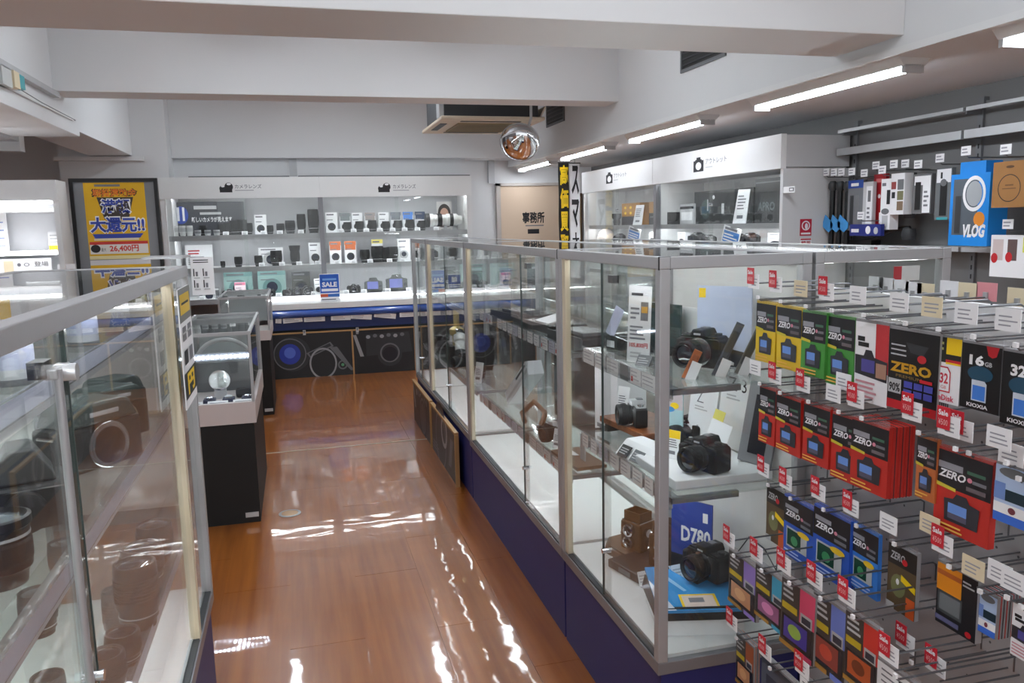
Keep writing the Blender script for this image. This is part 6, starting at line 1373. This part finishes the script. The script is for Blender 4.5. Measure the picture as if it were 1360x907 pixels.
mb = MB(); mb.T = Matrix.Rotation(0.25, 4, 'Y') @ Matrix.Rotation(-0.15, 4, 'X'); mb.box(-0.035, 0.0, 0.002, 0.004, 0.03, 0.13); mb.build('yellow_sheet', pm((232, 222, 110), 0.5), t)
# -- lower deck
t = thing('low_platform', 'low brown hexagon platform on the lit deck of the nearest showcase', 'platform', (1.09, 2.46, S3), rz=math.radians(-75))
mb = MB(); mb.prism([(-0.13, -0.03), (-0.07, -0.09), (0.07, -0.09), (0.13, -0.03), (0.13, 0.08), (-0.13, 0.08)], 'z', 0.0, 0.025); mb.build('board', pm((96, 66, 44), 0.3), t, bevel=0.002)
mb = MB(); mb.prism([(-0.12, -0.025), (-0.065, -0.08), (0.065, -0.08), (0.12, -0.025), (0.12, 0.07), (-0.12, 0.07)], 'z', 0.025, 0.028); mb.build('felt', pm((120, 96, 78), 0.8), t)
def b_tlr(t):
    LE = pm((92, 66, 40), 0.45, var=0.15, scale=40); 
    mb = MB(); mb.box(-0.045, 0.045, -0.04, 0.04, 0, 0.1); mb.build('body', LE, t, bevel=0.006)
    B('top_plate', CHROME, (-0.04, 0.04, -0.036, 0.036, 0.1, 0.104), parent=t)
    for z in (0.032, 0.075):
        mb = MB(); mb.lathe([(0.022, 0), (0.022, 0.014), (0.016, 0.016), (0.014, 0.01)], o=(0, -0.04, z), d=(0, -1, 0), n=18); l = mb.build('lens', CHROME, t, smooth=True)
        mb = MB(); mb.lathe([(0.014, 0.01), (0, 0.013)], o=(0, -0.04, z), d=(0, -1, 0), n=18); mb.build('front_glass', LENSG, l, smooth=True)
    for k, (z, y) in enumerate(((0.03, 0.0), (0.07, -0.01))):
        mb = MB(); mb.cyl((0.045, y, z), (0.058, y, z), 0.014, n=14); mb.build('knob', CHROME, t, smooth=True)
    B('hood', LE, (-0.036, 0.036, -0.03, -0.026, 0.104, 0.135), (-0.036, 0.036, 0.026, 0.03, 0.104, 0.135), (-0.036, -0.032, -0.026, 0.026, 0.104, 0.135), (0.032, 0.036, -0.026, 0.026, 0.104, 0.135), parent=t)
    for k in range(6): 
        mb = MB(); mb.cyl((-0.046, -0.03 + 0.012 * k, 0.05 + 0.01 * (k % 3)), (-0.05, -0.03 + 0.012 * k, 0.05 + 0.01 * (k % 3)), 0.004); mb.build('rivet', CHROME, t)
place('tlr', b_tlr, 'twin_lens_camera', 'brown leather twin lens camera on the low hexagon platform', 'camera', (1.085, 2.45, S3 + 0.0285), rz=math.radians(-65))
place('tlr', None, 'twin_lens_camera', 'brown leather twin lens camera standing beside the dark flat case', 'camera', (1.12, 2.29, S3 + 0.03), rz=math.radians(-50), sc=1.1)
t = thing('flat_case', 'dark brown flat case with a plate lying on the lit deck', 'case', (1.06, 2.3, S3), rz=math.radians(-75))
mb = MB(); mb.box(-0.12, 0.1, -0.08, 0.09, 0, 0.029); mb.build('case', pm((60, 46, 40), 0.4), t, bevel=0.004); B('plate', MGREY, (-0.06, 0.0, -0.0815, -0.08, 0.006, 0.022), parent=t)
t = thing('price_holder', 'black price holder with white ruled slips beside the blue box', 'price holder', (1.03, 2.11, S3), rz=math.radians(-70))
R_ = Matrix.Rotation(math.radians(28), 4, 'Y')
mb = MB(); mb.prism([(-0.12, 0), (0.12, 0), (0.12, 0.14), (0.1, 0.14), (-0.12, 0.03)], 'y', 0.0, 0.06); mb.build('holder', BLACK, t, bevel=0.003)
for k in range(3):
    U = Vector((0.22, 0, 0.11)).normalized()
    o = Vector((-0.12, -0.0002, 0.0)) + U * (0.005 + k * 0.08)
    mb = MB()
    a, b = o, o + U * 0.076
    mb.add([a, b, b + Vector((-0.012, 0, 0.045)), a + Vector((-0.012, 0, 0.045)), a + Vector((0, -0.002, 0)), b + Vector((0, -0.002, 0)), b + Vector((-0.012, -0.002, 0.045)), a + Vector((-0.012, -0.002, 0.045))], [(0, 1, 2, 3), (7, 6, 5, 4), (4, 5, 1, 0), (6, 7, 3, 2)])
    sl = mb.build('price_slip', PAPER, t)
    p = Print(a + Vector((0, -0.0022, 0)), U * 0.076, Vector((-0.012, 0, 0.045))); p.rect(0.9, 0.05, 0.96, 0.95, INK).lines(0.1, 0.2, 0.8, 0.8, 3, LGREY, k); p.build('slip_print', sl)
t = thing('blue_model_sign', 'blue upright sign reading D780 behind the black price holder', 'sign', (1.12, 2.13, S3), rz=math.radians(-58))
B('sign', pm((44, 70, 156), 0.4), (-0.07, 0.07, 0, 0.006, 0, 0.3), parent=t); p = Print((-0.07, 0, 0), (0.14, 0, 0), (0, 0, 0.3)); p.text('D780', 0.25, 0.55, 0.97, 0.72, PAPER, bold=0.03).rect(0.78, 0.8, 0.9, 0.9, PAPER).rect(0, 0, 1, 0.4, pm((30, 34, 44), 0.4)); p.build('sign_print', t)
B('foot', BLACK, (-0.05, 0.05, 0.006, 0.05, 0, 0.004), parent=t)
t = thing('blue_box', 'bright blue topped flat box with a yellow label at the near end of the deck', 'box', (1.05, 1.965, S3), rz=math.radians(-14))
B('riser', PAPER, (-0.118, 0.118, -0.075, 0.135, 0, 0.05), parent=t)
mb = MB(); mb.prism([(-0.13, 0.05), (0.13, 0.05), (0.122, 0.085), (-0.122, 0.085)], 'y', -0.085, 0.14); mb.build('base', BLACK, t)
mb = MB(); mb.add([(-0.124, -0.09, 0.075), (0.124, -0.09, 0.075), (0.122, 0.14, 0.1), (-0.122, 0.14, 0.1), (-0.124, -0.09, 0.083), (0.124, -0.09, 0.083), (0.122, 0.14, 0.108), (-0.122, 0.14, 0.108)], [(0, 3, 2, 1), (4, 5, 6, 7), (0, 1, 5, 4), (1, 2, 6, 5), (2, 3, 7, 6), (3, 0, 4, 7)]); mb.build('lid', pm((64, 150, 214), 0.25, var=0.04), t)
p = Print((-0.124, -0.09, 0.083), (0.248, 0, 0), (0, 0.23, 0.025)); p.rect(0.28, 0.04, 0.7, 0.34, YELL).rect(0.31, 0.07, 0.67, 0.31, pm((226, 206, 196), 0.5)).rect(0.38, 0.16, 0.55, 0.26, INKG).poly([(0.0, 0.0), (0.2, 0.0), (0.0, 0.7)], pm((206, 214, 226), 0.4)).poly([(0.1, 0.9), (0.16, 0.92), (0.4, 0.42), (0.36, 0.4)], pm((150, 200, 236), 0.3)); p.build('lid_print', t)
place('c_mid', None, 'digital_camera', 'black camera with grip standing on the bright blue box', 'camera', (1.13, 2.03, S3 + 0.1025), rz=math.radians(-75), sc=1.0)
t = thing('security_cable', 'thin black security cable on the white back panel above the blue box', 'cable', (1.26, 1.9, S3 + 0.1))
mb = MB(); mb.tube([(-0.06, 0.13, 0.04), (-0.02, 0.1, 0.12), (0.0, 0.05, 0.1), (0.0, -0.01, 0.06), (0.005, -0.02, 0.16), (0.005, -0.03, 0.26), (0.005, -0.03, 0.34)], 0.002, 6); mb.build('cord', DGREY, t)
mb = MB(); mb.cyl((0.002, -0.03, 0.34), (0.008, -0.03, 0.34), 0.006); mb.build('plug', DGREY, t)

# ================================================================== GOODS IN THE SECOND RIGHT SHOWCASE
U1, U2_ = 1.0505, 0.6005
for k, (x, y, rz, lb) in enumerate(((1.03, 3.72, -80, 'flat black tray at the far end of the top shelf, second showcase'), (1.05, 3.3, -84, 'flat black tray with a white booklet on the top shelf, second showcase'), (1.05, 2.88, -86, 'flat black tray nearest the post on the top shelf, second showcase'))):
    t = thing('camera_tray', lb, 'tray', (x, y, U1), rz=math.radians(rz))
    mb = MB(); mb.box(-0.16, 0.16, -0.08, 0.1, 0, 0.03); mb.build('tray', BLACKG, t, bevel=0.004)
    B('rim', DGREY, (-0.165, 0.165, -0.086, -0.08, 0.0, 0.036), parent=t)
    if k == 1:
        mb = MB(); mb.T = Matrix.Translation((0, 0.0, 0.032)) @ Matrix.Rotation(0.22, 4, 'X'); mb.box(-0.09, 0.06, -0.05, 0.07, 0, 0.006); mb.build('booklet', PAPER, t)
    else:
        B('device', pm((90, 92, 96), 0.25), (-0.1, 0.1, -0.05, 0.06, 0.03, 0.045), parent=t, bevel=0.004)
t = thing('dark_panel', 'large dark glossy panel standing on the lower shelf of the second showcase', 'panel', (1.16, 3.3, U2_), rz=math.radians(-88))
B('panel', pm((44, 46, 46), 0.12, var=0.3, scale=4), (-0.27, 0.33, 0, 0.014, 0, 0.42), parent=t); B('foot', BLACK, (-0.2, 0.2, 0.014, 0.05, 0, 0.01), parent=t)
t = thing('white_carton', 'white carton with dark print beside the dark panel in the second showcase', 'carton', (1.12, 2.83, U2_), rz=math.radians(-86))
B('carton', PAPER, (-0.1, 0.1, 0, 0.12, 0, 0.36), parent=t); p = Print((-0.1, 0, 0), (0.2, 0, 0), (0, 0, 0.36)); p.poly([(0, 0.25), (1, 0.4), (1, 0.36), (0, 0.2)], INK).lines(0.1, 0.05, 0.9, 0.2, 2, INK, 3).lines(0.1, 0.26, 0.8, 0.36, 1, INKG, 4); p.build('carton_print', t)
t = thing('leaning_carton', 'long white carton leaning diagonally at the far end of the second showcase', 'carton', (1.02, 3.86, U2_), rot=(0, math.radians(0), math.radians(-86)))
mb = MB(); mb.T = Matrix.Rotation(math.radians(-34), 4, 'Y'); mb.box(-0.02, 0.36, -0.02, 0.06, 0.0, 0.07); mb.build('carton', pm((222, 224, 228), 0.4), t)
mb = MB(); mb.T = Matrix.Rotation(math.radians(-34), 4, 'Y'); mb.box(0.18, 0.34, -0.0205, -0.02, 0.05, 0.062); mb.build('printed_marks', INK, t)
mb = MB(); mb.T = Matrix.Rotation(math.radians(-34), 4, 'Y'); mb.box(-0.02, 0.36, -0.0208, -0.02, 0.018, 0.034); mb.build('grey_band', LGREY, t)
t = thing('leather_strap', 'brown leather strap loop on the lower shelf of the second showcase', 'strap', (0.985, 3.42, U2_))
mb = MB(); mb.tube([(0.0, -0.14, 0.01), (0.04, -0.1, 0.06), (0.07, 0.0, 0.05), (0.05, 0.1, 0.08), (0.0, 0.14, 0.02), (-0.02, 0.02, 0.01)], 0.012, 8); mb.build('strap', pm((130, 92, 70), 0.5), t, smooth=True)
mb = MB(); mb.cyl((0, -0.14, 0.004), (0, -0.14, 0.03), 0.014); mb.build('buckle', CHROME, t, smooth=True)
place('c_sil', None, 'film_camera', 'silver topped camera beside the leather strap in the second showcase', 'camera', (1.01, 3.12, U2_), rz=math.radians(-75), sc=1.0)
t = thing('acrylic_tray', 'brown framed acrylic tray with white cards near the post of the second showcase', 'tray', (1.0, 2.82, U2_), rz=math.radians(-86))
B('tray', pm((120, 92, 70), 0.3), (-0.13, 0.13, -0.06, 0.06, 0, 0.012), parent=t)
mb = MB(); mb.T = Matrix.Translation((0.03, 0, 0.012)); mb.box(-0.008, 0.035, 0, 0.004, 0, 0.1); mb.build('upright_card', LGREY, t)
mb = MB(); mb.T = Matrix.Translation((-0.06, 0.0, 0.013)) @ Matrix.Rotation(-0.2, 4, 'X'); mb.box(-0.05, 0.04, -0.04, 0.04, 0, 0.002); mb.build('flat_card', PAPER, t)
place('pcard_a', None, 'price_card', 'white slim price card between the camera and the acrylic tray', 'price card', (0.97, 3.0, U2_), rz=math.radians(-60), sc=0.8)

# ================================================================== GOODS IN THE FAR RIGHT SHOWCASES
V2 = 0.6005
for k, (x, y, key, rz, s_, lb) in enumerate(((1.02, 4.6, 'lt', 0, 0.8, 'black telephoto lens in the third right showcase nearest the post'), (1.08, 5.2, 'lm', 0, 1.2, 'black lens behind the figurine lamp in the third right showcase'), (1.0, 5.75, 'lm', 0, 1.1, 'black lens at the near end of the furthest right showcase'), (1.1, 6.0, 'lg', 0, 1.3, 'grey lens at the far end of the furthest right showcase'), (1.12, 4.85, 'lh', 0, 1.2, 'black zoom lens with hood in the third right showcase'))):
    place(key, None, 'camera_lens', lb, 'lens', (x, y, V2), sc=s_)
place('cfar', None, 'digital_camera', 'black camera on the lower shelf of the third right showcase', 'camera', (1.0, 4.95, V2), rz=-1.3, sc=1.2)
place('cfar', None, 'digital_camera', 'black camera on the lower shelf of the furthest right showcase', 'camera', (1.0, 5.9, V2), rz=-1.2, sc=1.1)
t = thing('brass_projector', 'old brass projector lamp on a dark box in the third right showcase', 'projector', (1.02, 5.3, V2))
B('box', pm((38, 34, 30), 0.4), (-0.07, 0.07, -0.06, 0.06, 0, 0.1), parent=t)
mb = MB(); mb.lathe([(0.03, 0.1), (0.03, 0.16), (0.05, 0.18), (0.05, 0.21), (0.02, 0.23), (0.02, 0.4), (0.0, 0.4)], n=16); mb.build('column', pm((190, 170, 110), 0.35, 0.5), t, smooth=True)
mb = MB(); mb.cyl((0, -0.05, 0.2), (0, -0.12, 0.2), 0.026, n=14); mb.build('lens_tube', CHROME, t, smooth=True)
t = thing('white_tube_lens', 'white tube lens leaning at the middle of the third right showcase', 'lens', (1.0, 5.08, V2))
mb = MB(); mb.lathe([(0.03, 0), (0.034, 0.03), (0.034, 0.16), (0.042, 0.17), (0.042, 0.21)], d=(0.1, 0.6, 1), n=16); mb.build('barrel', WL, t, smooth=True); mb = MB(); mb.lathe([(0.036, 0.06), (0.036, 0.1)], d=(0.1, 0.6, 1), n=16); mb.build('grip_ring', DGREY, t)
for k, (x, y, lb) in enumerate(((1.03, 5.6, 'white price card at the start of the furthest right showcase'), (0.97, 4.45, 'white price card near the post of the third right showcase'))):
    place('pcard_a', None, 'price_card', lb, 'price card', (x, y, V2), rz=-1.0, sc=1.2)
t = thing('sale_tag_sign', 'small red and white tag hanging inside the rear showcase front', 'tag', (1.62, 1.84, 1.345))
B('tag', PAPER, (-0.05, 0.03, 0, 0.002, -0.02, 0.02), parent=t); B('sale_sticker', SALER, (-0.055, -0.03, -0.002, 0, -0.016, 0.02), parent=t)
for k, (y, lb) in enumerate(((2.2, 'black camera on the top shelf of the rear showcase'), (3.0, 'second black camera on the top shelf of the rear showcase'))):
    place('cfar', None, 'digital_camera', lb, 'camera', (1.5, y, 1.0505), rz=math.radians(90), sc=1.0)

# ================================================================== GOODS IN THE LEFT SHOWCASE
LA, LB, LCZ = 1.2855, 1.0005, 0.6205
def b_reflection_jar(t):  # jar shapes added to imitate a reflection in the showcase glass
    mb = MB(); mb.lathe([(0.034, 0), (0.036, 0.004), (0.036, 0.1), (0.034, 0.104)], n=22); mb.build('glass_wall', JARG, t, smooth=True)
    mb = MB(); mb.lathe([(0.037, 0.0), (0.037, 0.012), (0.0, 0.012)], n=22); mb.build('base_ring', MGREY, t, smooth=True)
    mb = MB(); mb.lathe([(0.038, 0.1), (0.038, 0.112), (0.03, 0.114), (0.0, 0.114)], n=22); mb.build('lid', pm((150, 150, 152), 0.35), t, smooth=True)
    mb = MB(); mb.lathe([(0.0365, 0.03), (0.0365, 0.07)], n=22); mb.build('label_band', pm((186, 192, 216), 0.4), t, smooth=True)
for k, (px, py, s_, lb) in enumerate(((42, 508, 1.0, 'added clear jar imitating a glass reflection near the lock, left showcase top shelf'), (124, 458, 0.95, 'added clear jar imitating a glass reflection further along the left showcase top shelf'))):
    v = at_z(px, py, LA)
    place('jar', b_reflection_jar, 'reflection_jar', lb, 'jar', (min(v.x, -0.41), v.y, LA), sc=s_ * 0.8)
def b_mf(t, lens=False):
    G = pm((66, 78, 76), 0.45, var=0.12)
    mb = MB(); mb.box(-0.085, 0.085, -0.04, 0.04, 0, 0.085); mb.build('body', pm((44, 46, 46), 0.5, var=0.15), t, bevel=0.008)
    mb = MB(); mb.prism([(-0.075, 0.085), (0.075, 0.085), (0.06, 0.118), (0.045, 0.125), (-0.045, 0.125), (-0.06, 0.118)], 'y', -0.045, 0.04); mb.build('prism_housing', G, t, bevel=0.006)
    B('name_plate', LGREY, (-0.03, 0.03, -0.0465, -0.045, 0.1, 0.108), parent=t)
    mb = MB(); mb.lathe([(0.043, 0), (0.043, 0.012), (0.038, 0.014), (0.033, 0.013), (0.031, 0.004)], o=(0.0, -0.04, 0.045), d=(0, -1, 0), n=26); mb.build('lens_mount', CHROME, t, smooth=True)
    mb = MB(); mb.lathe([(0.031, 0.004), (0.0, 0.001)], o=(0.0, -0.04, 0.045), d=(0, -1, 0), n=26); mb.build('mirror_box', pm((30, 22, 18), 0.3), t, smooth=True)
    mb = MB(); mb.cyl((0.06, 0, 0.085), (0.06, 0, 0.105), 0.014, n=16); mb.build('shutter_dial', CHROME, t, smooth=True)
    mb = MB(); mb.tube([(-0.085, 0.02, 0.07), (-0.1, 0.0, 0.075), (-0.085, -0.02, 0.07)], 0.003); mb.build('strap_lug', CHROME, t)
LF = math.radians(52)
place('mf', b_mf, 'film_camera', 'dark film camera with an open chrome lens mount on the middle shelf, left showcase', 'camera', zp(122, 618, LB), rz=LF, sc=1.18)
place('mf', None, 'film_camera', 'dark green topped film camera behind the open mount one, left showcase', 'camera', (-0.47, 2.12, LB), rz=LF, sc=1.05)
place('mf', None, 'film_camera', 'furthest dark film camera on the middle shelf of the left showcase', 'camera', (-0.5, 2.33, LB), rz=LF, sc=0.95)
def b_prism(t):
    mb = MB(); mb.box(-0.07, 0.07, -0.06, 0.05, 0, 0.085); mb.build('body', pm((30, 30, 31), 0.45, var=0.2), t, bevel=0.006)
    mb = MB(); mb.prism([(-0.055, 0.085), (0.055, 0.085), (0.05, 0.1), (0.02, 0.15), (-0.02, 0.15), (-0.05, 0.1)], 'y', -0.05, 0.04); mb.build('prism_finder', pm((60, 62, 62), 0.4), t, bevel=0.005)
    mb = MB(); mb.cyl((0.07, -0.02, 0.045), (0.085, -0.02, 0.045), 0.026, n=20); mb.build('winding_knob', DGREY, t, smooth=True)
    B('trim_line', CHROME, (0.0702, 0.0712, -0.06, 0.05, 0.075, 0.078), (-0.07, 0.07, -0.0612, -0.06, 0.075, 0.078), parent=t)
    B('knob_bar', LGREY, (0.085, 0.088, -0.042, 0.002, 0.042, 0.048), parent=t)
    mb = MB(); mb.lathe([(0.034, 0), (0.036, 0.03), (0.03, 0.032)], o=(0, -0.06, 0.042), d=(0, -1, 0), n=20); mb.build('lens', BLACK, t, smooth=True)
place('prism', b_prism, 'film_camera', 'black camera with a tall pyramid viewfinder on the middle shelf, left showcase', 'camera', (-0.485, 1.53, LB), rz=math.radians(18), sc=0.95)
def b_biglens(t):
    mb = MB(); mb.lathe([(0.04, 0), (0.042, 0.02), (0.05, 0.03), (0.05, 0.1), (0.054, 0.104), (0.054, 0.118), (0.048, 0.12), (0.044, 0.112)], n=26); mb.build('barrel', BLACK, t, smooth=True)
    mb = MB(); mb.lathe([(0.045, 0.112), (0.02, 0.116), (0, 0.117)], n=26); mb.build('front_glass', pm((120, 128, 132), 0.08, coat=1.0), t, smooth=True)
    mb = MB(); mb.lathe([(0.0506, 0.085), (0.0506, 0.09)], n=26); mb.build('white_ring', LGREY, t, smooth=True)
    mb = MB(); mb.lathe([(0.0505, 0.04), (0.052, 0.045), (0.052, 0.075), (0.0505, 0.08)], n=26); mb.build('grip_ring', RUBBER, t)
place('biglens', b_biglens, 'camera_lens', 'big black lens standing nearest the viewer on the middle shelf, left showcase', 'lens', (-0.44, 1.26, LB), sc=0.85)
t = thing('white_price_stand', 'white price stand between the cameras on the left showcase middle shelf', 'price card', (-0.6, 1.62, LB), rz=math.radians(50))
B('card', PAPER, (-0.04, 0.04, 0, 0.004, 0, 0.14), parent=t); B('foot', LGREY, (-0.04, 0.04, 0.004, 0.05, 0, 0.006), parent=t); p = Print((-0.04, 0, 0), (0.08, 0, 0), (0, 0, 0.14)); p.lines(0.1, 0.2, 0.9, 0.9, 6, INKG, 4); p.build('card_print', t)
for k, (px, py, r, h, lb) in enumerate(((208, 742, 0.046, 0.1, 'furthest tall lens with a brown floor reflection in its colour on the bottom shelf of the left showcase'), (192, 775, 0.05, 0.1, 'second dark lens on the bottom shelf of the left showcase'), (186, 830, 0.046, 0.15, 'tallest dark lens on the bottom shelf of the left showcase'), (166, 880, 0.034, 0.07, 'short dark lens with a chrome ring on the bottom shelf, left showcase'), (144, 918, 0.036, 0.08, 'nearest dark lens on the bottom shelf of the left showcase'))):
    v = at_z(px, py, LCZ)
    place('ll%d' % k, b_lens(r, h, pm((46, 40, 37), 0.35), pm((36, 32, 30), 0.6), n=24), 'camera_lens', lb, 'lens', (min(v.x, -0.39), v.y, LCZ))  # brown of the floor reflection is put into these lens colours
for k, (x, y, lb) in enumerate(((-0.6, 1.9, 'dark lens at the back of the bottom shelf, left showcase'), (-0.62, 2.2, 'dark lens at the far back corner of the bottom shelf, left showcase'), (-0.6, 1.4, 'dark lens near the back glass of the bottom shelf, left showcase'))):
    place('lm', None, 'camera_lens', lb, 'lens', (x, y, LCZ))
for k, (x, y, lb) in enumerate(((-0.55, 1.75, 'dark lens lying in the lowest tray of the left showcase'), (-0.5, 2.15, 'second dark lens in the lowest tray of the left showcase'))):
    place('lt', None, 'camera_lens', lb, 'lens', (x, y, 0.4455), sc=0.75)
t = thing('small_bottle', 'small amber and blue bottle at the far end of the left showcase top shelf', 'bottle', (-0.42, 2.35, LA))
mb = MB(); mb.lathe([(0.022, 0), (0.024, 0.004), (0.024, 0.05), (0.012, 0.065), (0.012, 0.075)], n=16); mb.build('bottle', pm((110, 96, 50), 0.2), t, smooth=True); mb = MB(); mb.lathe([(0.014, 0.075), (0.014, 0.09), (0, 0.09)], n=16); mb.build('cap', YELL, t, smooth=True)
